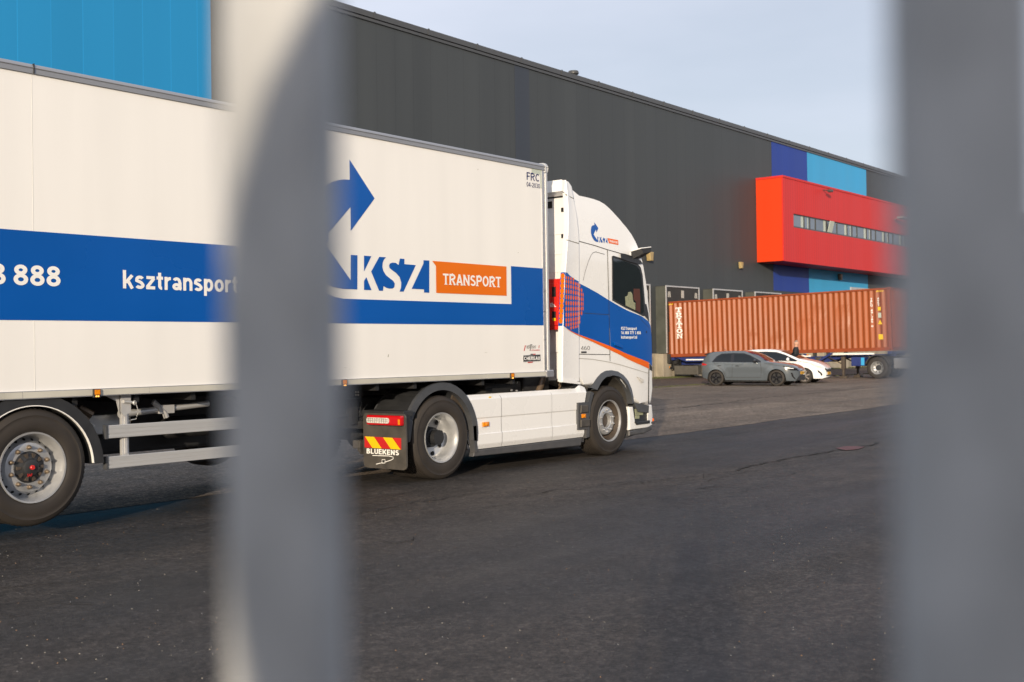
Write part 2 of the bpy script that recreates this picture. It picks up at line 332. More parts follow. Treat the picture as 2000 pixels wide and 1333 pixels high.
# ------------------------------------------------------------------ asphalt
def asphalt(name, base, tint, rough, patch, fleck, crackamt=0.6):
    m = bpy.data.materials.new(name); m.use_nodes = True; t = m.node_tree; n = t.nodes; l = t.links; b = n['Principled BSDF']
    tcn = n.new('ShaderNodeTexCoord')
    def noise(sc, det=6, rough_=0.6, st=(1, 1, 1)):
        mpn = n.new('ShaderNodeMapping'); mpn.inputs['Scale'].default_value = st
        q = n.new('ShaderNodeTexNoise'); q.inputs['Scale'].default_value = sc; q.inputs['Detail'].default_value = det; q.inputs['Roughness'].default_value = rough_
        l.new(tcn.outputs['Object'], mpn.inputs[0]); l.new(mpn.outputs[0], q.inputs['Vector']); return q
    def rng(src, a, b_, c, d):
        q = n.new('ShaderNodeMapRange'); q.inputs[1].default_value = a; q.inputs[2].default_value = b_; q.inputs[3].default_value = c; q.inputs[4].default_value = d
        l.new(src, q.inputs[0]); return q.outputs[0]
    def mul(a, b_):
        q = n.new('ShaderNodeMath'); q.operation = 'MULTIPLY'
        for i, k in enumerate((a, b_)):
            if isinstance(k, (int, float)): q.inputs[i].default_value = k
            else: l.new(k, q.inputs[i])
        return q.outputs[0]
    big = noise(0.23, 5, 0.6, (0.6, 1.3, 1)); mid = noise(2.2, 6, 0.65, (0.7, 1.3, 1)); fine = noise(38, 4, 0.85); grain = noise(110, 2, 0.8)
    mn = n.new('ShaderNodeMix'); mn.data_type = 'RGBA'; mn.inputs['A'].default_value = (*base, 1); mn.inputs['B'].default_value = (*tint, 1)
    l.new(rng(big.outputs['Fac'], 0.38, 0.62, 0, 1), mn.inputs['Factor'])
    f1 = mul(rng(mid.outputs['Fac'], 0.3, 0.7, 1 - patch, 1 + patch), rng(fine.outputs['Fac'], 0.3, 0.7, 0.45, 1.55))
    f1 = mul(f1, rng(grain.outputs['Fac'], 0.3, 0.7, 0.45, 1.55))
    lane = noise(1.0, 3, 0.5, (0.045, 0.85, 1)); f1 = mul(f1, rng(lane.outputs['Fac'], 0.3, 0.7, 0.72, 1.28))
    oil = noise(0.7, 4, 0.6); f1 = mul(f1, rng(oil.outputs['Fac'], 0.54, 0.68, 1.0, 0.62))
    coarse = noise(14, 4, 0.7, (0.8, 1.2, 1)); f1 = mul(f1, rng(coarse.outputs['Fac'], 0.3, 0.7, 0.62, 1.38))
    sc = n.new('ShaderNodeVectorMath'); sc.operation = 'SCALE'; l.new(mn.outputs['Result'], sc.inputs[0]); l.new(f1, sc.inputs['Scale'])
    # pale stone flecks
    vo = n.new('ShaderNodeTexVoronoi'); vo.inputs['Scale'].default_value = 60; l.new(tcn.outputs['Object'], vo.inputs['Vector'])
    vr = n.new('ShaderNodeSeparateColor'); l.new(vo.outputs['Color'], vr.inputs[0])
    near = rng(vo.outputs['Distance'], 0.10, 0.24, 1, 0)
    pick = rng(vr.outputs[0], 0.93, 0.985, 0, 0.8)
    vg = n.new('ShaderNodeTexVoronoi'); vg.inputs['Scale'].default_value = 52; l.new(tcn.outputs['Object'], vg.inputs['Vector'])
    vgs = n.new('ShaderNodeSeparateColor'); l.new(vg.outputs['Color'], vgs.inputs[0])
    vg2 = n.new('ShaderNodeTexVoronoi'); vg2.inputs['Scale'].default_value = 21; l.new(tcn.outputs['Object'], vg2.inputs['Vector'])
    vgs2 = n.new('ShaderNodeSeparateColor'); l.new(vg2.outputs['Color'], vgs2.inputs[0])
    sc2 = n.new('ShaderNodeVectorMath'); sc2.operation = 'SCALE'; l.new(sc.outputs[0], sc2.inputs[0]); l.new(mul(rng(vgs.outputs[1], 0, 1, 0.58, 1.42), rng(vgs2.outputs[1], 0, 1, 0.72, 1.28)), sc2.inputs['Scale']); sc = sc2
    fm = n.new('ShaderNodeMix'); fm.data_type = 'RGBA'; fm.inputs['B'].default_value = (*fleck, 1)
    l.new(mul(near, pick), fm.inputs['Factor']); l.new(sc.outputs[0], fm.inputs['A'])
    # hairline cracks: edges of a large warped cell pattern, kept only where another noise is high
    wq = n.new('ShaderNodeVectorMath'); wq.operation = 'ADD'; l.new(tcn.outputs['Object'], wq.inputs[0])
    wsc = n.new('ShaderNodeVectorMath'); wsc.operation = 'SCALE'; wsc.inputs['Scale'].default_value = 0.6; l.new(mid.outputs['Color'], wsc.inputs[0]); l.new(wsc.outputs[0], wq.inputs[1])
    v2 = n.new('ShaderNodeTexVoronoi'); v2.feature = 'DISTANCE_TO_EDGE'; v2.inputs['Scale'].default_value = 0.55; l.new(wq.outputs[0], v2.inputs['Vector'])
    ck = mul(rng(v2.outputs['Distance'], 0.004, 0.014, 1, 0), rng(noise(0.45, 3).outputs['Fac'], 0.52, 0.60, 0, crackamt))
    cm = n.new('ShaderNodeMix'); cm.data_type = 'RGBA'; cm.inputs['B'].default_value = (0.006, 0.006, 0.006, 1)
    l.new(ck, cm.inputs['Factor']); l.new(fm.outputs['Result'], cm.inputs['A']); l.new(cm.outputs['Result'], b.inputs['Base Color'])
    l.new(rng(lane.outputs['Fac'], 0.3, 0.7, rough - 0.16, rough + 0.12), b.inputs['Roughness'])
    b.inputs['Specular IOR Level'].default_value = 0.35
    h = n.new('ShaderNodeMath'); h.operation = 'ADD'; l.new(fine.outputs['Fac'], h.inputs[0]); l.new(grain.outputs['Fac'], h.inputs[1])
    bp = n.new('ShaderNodeBump'); bp.inputs['Strength'].default_value = 0.55; bp.inputs['Distance'].default_value = 0.006
    l.new(h.outputs[0], bp.inputs['Height']); l.new(bp.outputs[0], b.inputs['Normal'])
    return m
m_asph = asphalt('dark asphalt', (0.023, 0.0215, 0.0215), (0.047, 0.038, 0.031), 0.66, 0.30, (0.22, 0.19, 0.15))
m_asph2 = asphalt('worn asphalt', (0.150, 0.115, 0.086), (0.190, 0.148, 0.112), 0.9, 0.14, (0.55, 0.48, 0.40), 0.3)
m_asph3 = asphalt('apron asphalt', (0.095, 0.072, 0.056), (0.12, 0.092, 0.07), 0.85, 0.18, (0.3, 0.27, 0.22), 0.2)
m_concrete = mat('weathered concrete', (0.34, 0.30, 0.23), 0.85, var=0.28, scale=1.6, bump=0.3, stretch=(1, 1, 0.5))
m_moss = mat('mossy grass', (0.075, 0.085, 0.028), 0.95, var=0.5, scale=12, bump=1.0)

def struct(mb, name, m):
    o = mb.build(name, m); o['kind'] = 'structure'; return o
g = MB(); g.add([(-900, -900, 0), (900, -900, 0), (900, 900, 0), (-900, 900, 0)], [(0, 1, 2, 3)])
struct(g, 'ground', m_asph)
# older, paler surface beyond the lorry, its edge slightly wavy
ys = MB(); row = []
xs = [-60 + i * 1.5 for i in range(150)]
for x in xs: row.append((x, 10.42 + 0.0165 * (x - 10) + 0.05 * sin(x * 0.9) + 0.04 * sin(x * 2.3)))
vv = [(x, y, 0.004) for x, y in row] + [(x, 23.6, 0.004) for x, y in row]
k = len(row); ys.add(vv, [(i, i + 1, k + i + 1, k + i) for i in range(k - 1)])
struct(ys, 'road', m_asph2)
ap = MB(); ap.add([(-60, 23.6, 0.006), (165, 23.6, 0.006), (165, 31.3, 0.006), (-60, 31.3, 0.006)], [(0, 1, 2, 3)])
struct(ap, 'yard_apron', m_asph3)
# low weeds growing along the joint and the wall foot
wd = MB(); rr = random.Random(3)
def tuft(mb, x, y, h, n, sp):
    for _ in range(n):
        a = rr.uniform(0, 2 * pi); r = rr.uniform(0, sp); bx = x + r * cos(a); by = y + r * sin(a) * 0.4
        hh = h * rr.uniform(0.5, 1.2); lx = rr.uniform(-.4, .4) * hh; ly = rr.uniform(-.4, .4) * hh; wv = 0.012; t = rr.uniform(0, pi)
        mb.add([(bx - wv * cos(t), by - wv * sin(t), 0), (bx + wv * cos(t), by + wv * sin(t), 0), (bx + lx, by + ly, hh)], [(0, 1, 2)])
for i in range(700):
    x = rr.uniform(34, 62); tuft(wd, x, 23.6 + rr.gauss(0, 0.05), 0.05, 5, 0.12)
for i in range(900):
    x = rr.uniform(44, 84); tuft(wd, x, 31.1 + rr.gauss(0, 0.12), 0.10, 6, 0.2)
for i in range(500):
    x = rr.uniform(50.2, 53.5); tuft(wd, x, 30.6 + rr.gauss(0, 0.25), 0.07, 6, 0.2)
tag(wd.build('weeds', m_moss), 'low moss and weeds along the foot of the dark warehouse wall', 'weeds', kind='stuff')
# long joints and cracks in the asphalt, each a thin wavering strip
def crack(name, pts, w, m, z=0.009, jit=0.05):
    mb = MB(); q = []
    for i in range(len(pts) - 1):
        a = Vector(pts[i]); b = Vector(pts[i + 1]); nseg = max(2, int((b - a).length / 0.12))
        for j in range(nseg): q.append(a.lerp(b, j / nseg) + Vector((rr.gauss(0, jit), rr.gauss(0, jit))) * 0.5)
    vs = []; fs = []
    for i in range(len(q)):
        d = (q[min(i + 1, len(q) - 1)] - q[max(i - 1, 0)]); d = d.normalized() if d.length > 0 else Vector((1, 0)); nn = Vector((-d.y, d.x))
        ww = w * rr.uniform(0.15, 1.0)
        vs += [(q[i].x + nn.x * ww, q[i].y + nn.y * ww, z), (q[i].x - nn.x * ww, q[i].y - nn.y * ww, z)]
    for i in range(len(q) - 1): fs.append((2 * i, 2 * i + 1, 2 * i + 3, 2 * i + 2))
    mb.add(vs, fs); o = mb.build(name, m); o['kind'] = 'structure'; return o
def G(x, y):
    r = ray(x, y); t = -1.53 / r[2]; return (r[0] * t, r[1] * t)
m_crack = mat('crack dirt', (0.012, 0.011, 0.011), 0.9)
crack('asphalt_crack', [G(1440, 920), G(1480, 908), G(1560, 893), G(1640, 880), G(1690, 872), G(1722, 864)], 0.035, m_crack)
crack('asphalt_crack', [G(1262, 804), G(1330, 797), G(1420, 787), G(1500, 777), G(1580, 770), G(1680, 760), G(1780, 752)], 0.05, m_crack)
crack('asphalt_crack', [G(690, 1010), G(800, 985), G(900, 968), G(1000, 955)], 0.012, m_crack, jit=0.10)
crack('asphalt_crack', [G(1010, 958), G(1080, 962), G(1160, 948), G(1290, 940), G(1400, 925)], 0.014, m_crack, jit=0.16)
crack('asphalt_crack', [G(700, 1052), G(760, 1060), G(850, 1050)], 0.008, m_crack, jit=0.1)
crack('asphalt_crack', [G(0, 1150), G(120, 1138), G(260, 1130)], 0.008, m_crack, jit=0.08)
for q in range(26):      # fan of short cracks in the worn patch in front of the lorry
    x0 = rr.uniform(900, 1560); y0 = 985 - (x0 - 900) * 0.085 + rr.gauss(0, 11); x1 = x0 + rr.uniform(40, 150)
    crack('asphalt_crack', [G(x0, y0), G((x0 + x1) / 2, y0 - 4 + rr.gauss(0, 4)), G(x1, y0 - 8 + rr.gauss(0, 4))], rr.uniform(0.004, 0.010), m_crack, jit=0.12)
for q in range(10):
    x0 = rr.uniform(-20, 700); y0 = rr.uniform(1060, 1250); x1 = x0 + rr.uniform(60, 160)
    crack('asphalt_crack', [G(x0, y0), G((x0 + x1) / 2, y0 + rr.gauss(0, 6)), G(x1, y0 - 4 + rr.gauss(0, 6))], rr.uniform(0.004, 0.010), m_crack, jit=0.06)
m_chalk = mat('worn line paint', (0.24, 0.21, 0.18), 0.8, var=0.5, scale=9)
crack('worn_line', [G(1275, 769), G(1330, 765), G(1400, 761)], 0.06, m_chalk, jit=0.02)
crack('worn_line', [G(1275, 758.5), G(1340, 758), G(1400, 757)], 0.04, m_chalk, jit=0.02)
m_stain = mat('faded red paint mark', (0.115, 0.036, 0.036), 0.7, var=0.5, scale=5)
sm_ = MB(); a = [G(1632, 877), G(1650, 873), G(1672, 873), G(1690, 874), G(1676, 879), G(1652, 881)]
sm_.sheet([(p[0], p[1]) for p in a], 0.0095, axis='z'); o = sm_.build('red_paint_mark', m_stain); o['kind'] = 'structure'
# stray gravel and bits lying on the asphalt
gv = MB()
for i in range(1800):
    d = rr.uniform(0, 1) ** 1.3 * 14 + 4.6; a = rr.uniform(-0.50, 0.42); fx = 0.7826; fy = 0.6225
    x = d * (fx + sin(a) * 0.6225); y = d * (fy - sin(a) * 0.7826)
    if y > 10.3: continue
    s_ = rr.choice((0.002, 0.003, 0.004, 0.006)); h = s_ * 0.8
    gv.add([(x - s_, y, 0), (x, y - s_, 0), (x + s_, y, 0), (x, y + s_ * 0.7, 0), (x, y, h)], [(0, 1, 4), (1, 2, 4), (2, 3, 4), (3, 0, 4)], rr.choice((0, 0, 1, 2)))
tag(gv.build('gravel', [mat('pale grit', (0.24, 0.22, 0.18), 0.8), mat('brown grit', (0.22, 0.13, 0.07), 0.8), mat('grey grit', (0.16, 0.16, 0.16), 0.8)]),
    'loose grit and tiny stones scattered over the dark asphalt', 'grit', kind='stuff')

# ------------------------------------------------------------------ warehouse
def clad(name, col, module, rough=0.5, seam=0.55, var=0.10, sw=0.012, off=0.0, light=False):
    m = mat(name, col, rough, var=var, scale=0.35, stretch=(2.2, 2.2, 0.12), rvar=0.06, spec=0.22)
    t = m.node_tree; n = t.nodes; l = t.links; b = n['Principled BSDF']; src = b.inputs['Base Color'].links[0].from_socket
    geo = n.new('ShaderNodeNewGeometry'); sp = n.new('ShaderNodeSeparateXYZ'); l.new(geo.outputs['Position'], sp.inputs[0])
    ax = n.new('ShaderNodeMath'); ax.operation = 'ADD'; ax.inputs[1].default_value = off; l.new(sp.outputs['X'], ax.inputs[0])
    dv = n.new('ShaderNodeMath'); dv.operation = 'DIVIDE'; dv.inputs[1].default_value = module; l.new(ax.outputs[0], dv.inputs[0])
    fr = n.new('ShaderNodeMath'); fr.operation = 'FRACT'; l.new(dv.outputs[0], fr.inputs[0])
    fl = n.new('ShaderNodeMath'); fl.operation = 'FLOOR'; l.new(dv.outputs[0], fl.inputs[0])
    wn = n.new('ShaderNodeTexWhiteNoise'); wn.noise_dimensions = '1D'; l.new(fl.outputs[0], wn.inputs['W'])
    pr = n.new('ShaderNodeMapRange'); pr.inputs[3].default_value = 0.975; pr.inputs[4].default_value = 1.025; l.new(wn.outputs['Value'], pr.inputs[0])
    lt = n.new('ShaderNodeMath'); lt.operation = 'LESS_THAN'; lt.inputs[1].default_value = sw / module; l.new(fr.outputs[0], lt.inputs[0])
    sm2 = n.new('ShaderNodeMapRange'); sm2.inputs[3].default_value = 1; sm2.inputs[4].default_value = seam; l.new(lt.outputs[0], sm2.inputs[0])
    mu = n.new('ShaderNodeMath'); mu.operation = 'MULTIPLY'; l.new(sm2.outputs[0], mu.inputs[0]); l.new(pr.outputs[0], mu.inputs[1])
    sc = n.new('ShaderNodeVectorMath'); sc.operation = 'SCALE'; l.new(src, sc.inputs[0]); l.new(mu.outputs[0], sc.inputs['Scale'])
    l.new(sc.outputs[0], b.inputs['Base Color'])
    return m
m_wall = clad('anthracite cladding', (0.053, 0.060, 0.065), 1.025, 0.5, seam=0.55, var=0.12, off=0.32)
m_skyblue = clad('sky blue cladding', (0.045, 0.33, 0.62), 1.03, 0.5, seam=1.10, var=0.03, off=0.5)
m_leftblue = clad('bright blue cladding', (0.018, 0.235, 0.50), 1.03, 0.5, seam=1.18, var=0.03, sw=0.03, off=0.5)
m_royal = clad('royal blue cladding', (0.013, 0.042, 0.27), 1.03, 0.42, seam=0.8, var=0.06)
m_slate = clad('slate blue cladding', (0.044, 0.053, 0.070), 1.03, 0.5, seam=1)
m_boxred = clad('red ribbed cladding', (0.56, 0.030, 0.026), 0.33, 0.5, seam=0.72, var=0.04, sw=0.03)
m_boxsunlit = clad('sunlit red cladding', (0.60, 0.045, 0.008), 0.33, 0.5, seam=1, var=0.04)  # orange sunlit tone of the side face put into the colour
m_trim = mat('dark roof trim', (0.06, 0.062, 0.064), 0.4)
m_winframe = mat('dark window frame', (0.05, 0.052, 0.05), 0.4)
m_winglass = mat('bluish window glass', (0.10, 0.13, 0.17), 0.05, rvar=0.01, spec=0.9, var=0.3, scale=0.3)
m_reveal = mat('pale window blind', (0.45, 0.50, 0.44), 0.6)
m_rubber = mat('dock rubber', (0.030, 0.029, 0.027), 0.7, var=0.25, scale=2)
m_frame = mat('galvanised frame', (0.50, 0.50, 0.50), 0.4, metal=0.3)
m_steelgreen = mat('grey dock panel', (0.070, 0.075, 0.065), 0.5, var=0.2, scale=2)

m_guide = mat('dull white guide mark', (0.42, 0.40, 0.36), 0.6)
m_dockdoor = mat('dock door', (0.10, 0.09, 0.08), 0.6)
wh = thing('warehouse', 'huge dark grey warehouse with blue panels and red office box, behind the lorry', 'warehouse', (20, 31.5, 0))
WX0, WX1, WY, WZ = -45.0, 150.0, 31.5, 14.33
docks = [46.66, 51.69, 56.72, 61.79, 66.85, 71.9]
b = MB()
# wall sheet with openings at the docks: strips between and above
DZ0, DZ1, DW = 1.27, 4.8, 3.5
edges = [WX0]
for d in docks: edges += [d + 0.35, d + DW - 0.35]
edges.append(WX1)
for i in range(0, len(edges), 2): b.box(edges[i], edges[i + 1], WY, WY + 0.25, DZ0, WZ)
for d in docks: b.box(d + 0.35, d + DW - 0.35, WY, WY + 0.25, DZ1 - 0.35, WZ)
b.box(WX0, WX0 + 0.3, WY + 0.25, WY + 60, 0, WZ); b.box(WX1 - 0.3, WX1, WY + 0.25, WY + 60, 0, WZ); b.box(WX0, WX1, WY + 60, WY + 60.3, 0, WZ)
b.build('wall', m_wall, wh)
MB().box(WX0, WX1, WY + 0.02, WY + 59.9, WZ - 0.02, WZ + 0.03).build('roof', m_trim, wh)
b = MB()
b.box(WX0 - 0.1, WX1 + 0.1, WY - 0.10, WY + 0.35, WZ, WZ + 0.22); b.box(WX0 - 0.1, WX1 + 0.1, WY - 0.06, WY - 0.003, WZ - 0.14, WZ - 0.03)
x = WX0
while x < WX1: b.box(x, x + 0.10, WY - 0.115, WY - 0.102, WZ - 0.01, WZ + 0.25); x += 3.05
b.build('roof_trim', m_trim, wh)
b = MB(); b.box(WX0, 52.0, WY - 0.06, WY + 0.2, 0, DZ0 - 0.003); b.box(52.0, WX1, WY - 0.06, WY + 0.2, 0, DZ0 - 0.003)
b.build('plinth', m_concrete, wh)
def panel(x0, x1, z0, z1, m, lab): MB().box(x0, x1, WY - 0.012, WY - 0.002, z0, z1).build('cladding_panel', m, wh, label=lab)
panel(-30, 23.74, DZ0 + 0.02, WZ - 0.15, m_leftblue, 'large bright blue field of cladding')
panel(40.03, 41.08, DZ0 + 0.02, WZ - 0.16, m_slate, 'narrow slate blue vertical strip')
panel(65.54, 70.72, 5.0, WZ - 0.15, m_royal, 'royal blue field of cladding')
panel(70.725, 80.80, 5.0, WZ - 0.15, m_skyblue, 'sky blue field of cladding')
# dock shelters
for i, d in enumerate(docks):
    y0 = 30.88
    sh = MB()
    sh.box(d, d + 0.62, y0 + 0.02, WY - 0.003, DZ0, DZ1 - 0.02); sh.box(d + DW - 0.62, d + DW, y0 + 0.02, WY - 0.003, DZ0, DZ1 - 0.02)
    sh.box(d + 0.62, d + DW - 0.62, y0 + 0.03, WY - 0.003, DZ1 - 0.95, DZ1 - 0.03)
    o = sh.build('dock_shelter', m_rubber, wh)
    fr = MB(); t_ = 0.07
    fr.box(d - 0.005, d + t_, y0 - 0.01, y0 + 0.035, DZ0 + 0.0, DZ1); fr.box(d + DW - t_, d + DW + 0.005, y0 - 0.01, y0 + 0.035, DZ0, DZ1)
    fr.box(d + t_, d + DW - t_, y0 - 0.008, y0 + 0.033, DZ1 - t_, DZ1 - 0.001); fr.build('frame', m_frame, o)
    sp = MB(); sp.box(d - 0.012, d - 0.006, y0 + 0.04, WY - 0.003, DZ0, DZ1 - 0.04); sp.build('side_panel', m_steelgreen, o)
    MB().box(d + DW * 0.46, d + DW * 0.46 + 0.26, y0 + 0.012, y0 + 0.028, DZ1 - 0.62, DZ1 - 0.22).build('guide_mark', m_guide, o)
    for s_, xx in ((1, d + 0.22), (-1, d + DW - 0.22)):
        for q in (0, 0.20): MB().prism([(xx + s_ * (0 + q * .9), DZ1 - 0.62), (xx + s_ * (0.10 + q * .9), DZ1 - 0.58), (xx + s_ * (0.10 + q * .6), DZ1 - 0.30), (xx + s_ * (0.02 + q * .6), DZ1 - 0.34)], y0 + 0.008, y0 + 0.029).build('guide_mark', m_guide, o)

    dr = MB(); dr.box(d + 0.35, d + DW - 0.35, WY + 0.26, WY + 0.30, DZ0, DZ1 - 0.3)
    dr.build('dock_door', m_dockdoor, wh)
    bf = MB(); bf.box(d - 0.25, d + 0.55, 30.95, WY - 0.065, 0, DZ0 - 0.02, c=0.02); bf.box(d + DW - 0.55, d + DW + 0.25, 30.95, WY - 0.065, 0, DZ0 - 0.02, c=0.02)
    bf.box(d + 0.56, d + DW - 0.56, 31.15, WY - 0.065, 0, 0.35)
    bf.build('dock_plinth', m_concrete, wh)
    for bx in (d + 0.12, d + DW - 0.42): MB().box(bx, bx + 0.30, 30.80, 30.945, 0.75, 1.24, c=0.02).build('buffer', m_rubber, wh)
# extra door header under the box
b = MB(); b.box(77.5, 83.2, WY - 0.10, WY - 0.013, 5.35, 5.62); b.build('door_header', m_frame, wh); MB().box(77.6, 83.1, WY - 0.05, WY - 0.014, 1.3, 5.34).build('roller_door', m_rubber, wh)
# red office box
OX0, OX1, OY, OZ0, OZ1 = 63.33, 96.0, 29.75, 6.62, 11.56
wx0, wx1, wz0, wz1 = 64.75, 91.5, 8.70, 9.53
b = MB()
b.box(OX0 + 0.02, wx0, OY, WY - 0.015, OZ0, OZ1, 0); b.box(wx1, OX1, OY, WY - 0.015, OZ0, OZ1, 0)
b.box(wx0, wx1, OY, WY - 0.015, OZ0, wz0, 0); b.box(wx0, wx1, OY, WY - 0.015, wz1, OZ1, 0); b.box(wx0, wx1, OY + 0.5, WY - 0.015, wz0, wz1, 0)
b.box(OX0, OX0 + 0.019, OY - 0.002, WY - 0.015, OZ0, OZ1, 1)
ob = b.build('office_box', [m_boxred, m_boxsunlit], wh)
b = MB(); b.box(OX0 - 0.03, OX1, OY - 0.04, WY - 0.014, OZ1 + 0.001, OZ1 + 0.12); b.box(OX0 - 0.02, OX0 + 0.06, OY - 0.02, OY + 0.06, OZ0, OZ1 - 0.002)
b.box(OX0 + 0.06, OX1, OY - 0.015, OY - 0.003, OZ0 - 0.02, OZ0 + 0.09)
b.build('edge_trim', m_boxred, ob)
x = wx0; kk = 0
while x < wx1 - 0.5:
    for wdt in (1.65, 0.84, 0.85):
        x1_ = min(x + wdt, wx1); gl = MB(); gl.box(x + 0.05, x1_ - 0.05, OY + 0.10, OY + 0.115, wz0 + 0.08, wz1 - 0.05)
        wn_ = MB(); f_ = 0.055
        wn_.box(x, x + f_, OY + 0.06, OY + 0.14, wz0, wz1); wn_.box(x1_ - f_ * 0.4, x1_ - 0.001, OY + 0.06, OY + 0.14, wz0, wz1)
        wn_.box(x + f_, x1_ - f_ * 0.4 , OY + 0.06, OY + 0.14, wz0, wz0 + 0.09); wn_.box(x + f_, x1_ - f_ * 0.4, OY + 0.06, OY + 0.14, wz1 - 0.05, wz1)
        wn_.build('window_frame', m_winframe, ob)
        gl.build('window_pane', m_winglass, ob)
        if wdt > 1: MB().box(x1_ - 0.42, x1_ - 0.07, OY + 0.093, OY + 0.097, wz0 + 0.10, wz1 - 0.06).build('reveal', m_reveal, ob)  # flat pale strip, brightness of the window reveal painted in
        elif kk % 3 == 1: MB().box(x + 0.5, x + 0.62, OY + 0.093, OY + 0.097, wz0 + 0.10, wz1 - 0.06).build('reveal', m_reveal, ob)
        x = x1_; kk += 1
# the one open tilt window
o = MB().prism([(OY - 0.16, wz1 - 0.06), (OY - 0.13, wz1 - 0.04), (OY + 0.06, wz0 + 0.10), (OY + 0.03, wz0 + 0.08)], 69.85, 70.5, axis='x').build('open_window', m_reveal, ob)
# wall lamps, cameras, vent
def wall_lamp(x, y, z, m, s_=1.0):
    q = MB(); q.prism([(x - 0.20 * s_, z + 0.26 * s_), (x + 0.20 * s_, z + 0.26 * s_), (x + 0.13 * s_, z - 0.2 * s_), (x - 0.13 * s_, z - 0.2 * s_)], y - 0.30 * s_, y - 0.05, bev=0.03, seg=2)
    o_ = q.build('wall_lamp', m, wh); MB().box(x - 0.08, x + 0.08, y - 0.05, y - 0.013, z - 0.1, z + 0.25).build('bracket', m_trim, o_)
m_lampyellow = mat('yellowed lamp glass', (0.36, 0.27, 0.12), 0.45, var=0.2, scale=4)
wall_lamp(50.9, WY, 6.25, m_lampyellow); wall_lamp(61.0, WY, 6.30, m_lampyellow, 0.8); wall_lamp(75.5, WY, 6.2, m_brass, 0.9)
q = MB(); q.tube([(69.1, OY - 0.02, 11.38), (69.1, OY - 0.45, 11.30)], 0.03); q.box(68.95, 69.3, OY - 0.62, OY - 0.35, 11.2, 11.36, c=0.03); q.build('security_camera', m_winframe, wh)
q = MB(); q.tube([(81.5, OY - 0.02, 10.52), (81.5, OY - 0.5, 10.56)], 0.03); q.box(81.1, 82.3, OY - 0.8, OY - 0.35, 10.52, 10.66, c=0.03); q.build('floodlight', m_frame, wh)
q = MB(); q.lathe([(0.0, 0.62), (0.24, 0.60), (0.27, 0.54), (0.27, 0.46), (0.2, 0.42), (0.16, 0.38), (0.16, -0.3), (0.20, -0.3)], 46.68, 33.0, 14.75, axis='z', n=20)
q.build('roof_vent', m_trim, wh)

# ------------------------------------------------------------------ hall across the road, behind the camera (seen only in reflections)
oh = thing('opposite_hall', 'long plain dark grey hall across the road, behind the photographer', 'building', (60, -62, 0))
b = MB(); b.box(-20, 190, -70, -48, 0, 11.5); b.build('wall', mat('brown grey cladding', (0.11, 0.10, 0.09), 0.6, var=0.1, scale=0.3), oh)
b = MB(); b.box(-20.2, 190.2, -70.2, -47.8, 11.503, 11.8); b.build('roof', m_trim, oh)
for x0 in range(0, 180, 12): MB().box(x0, x0 + 4, -47.997, -47.9, 0, 4.2).build('roller_door', m_frame, oh)
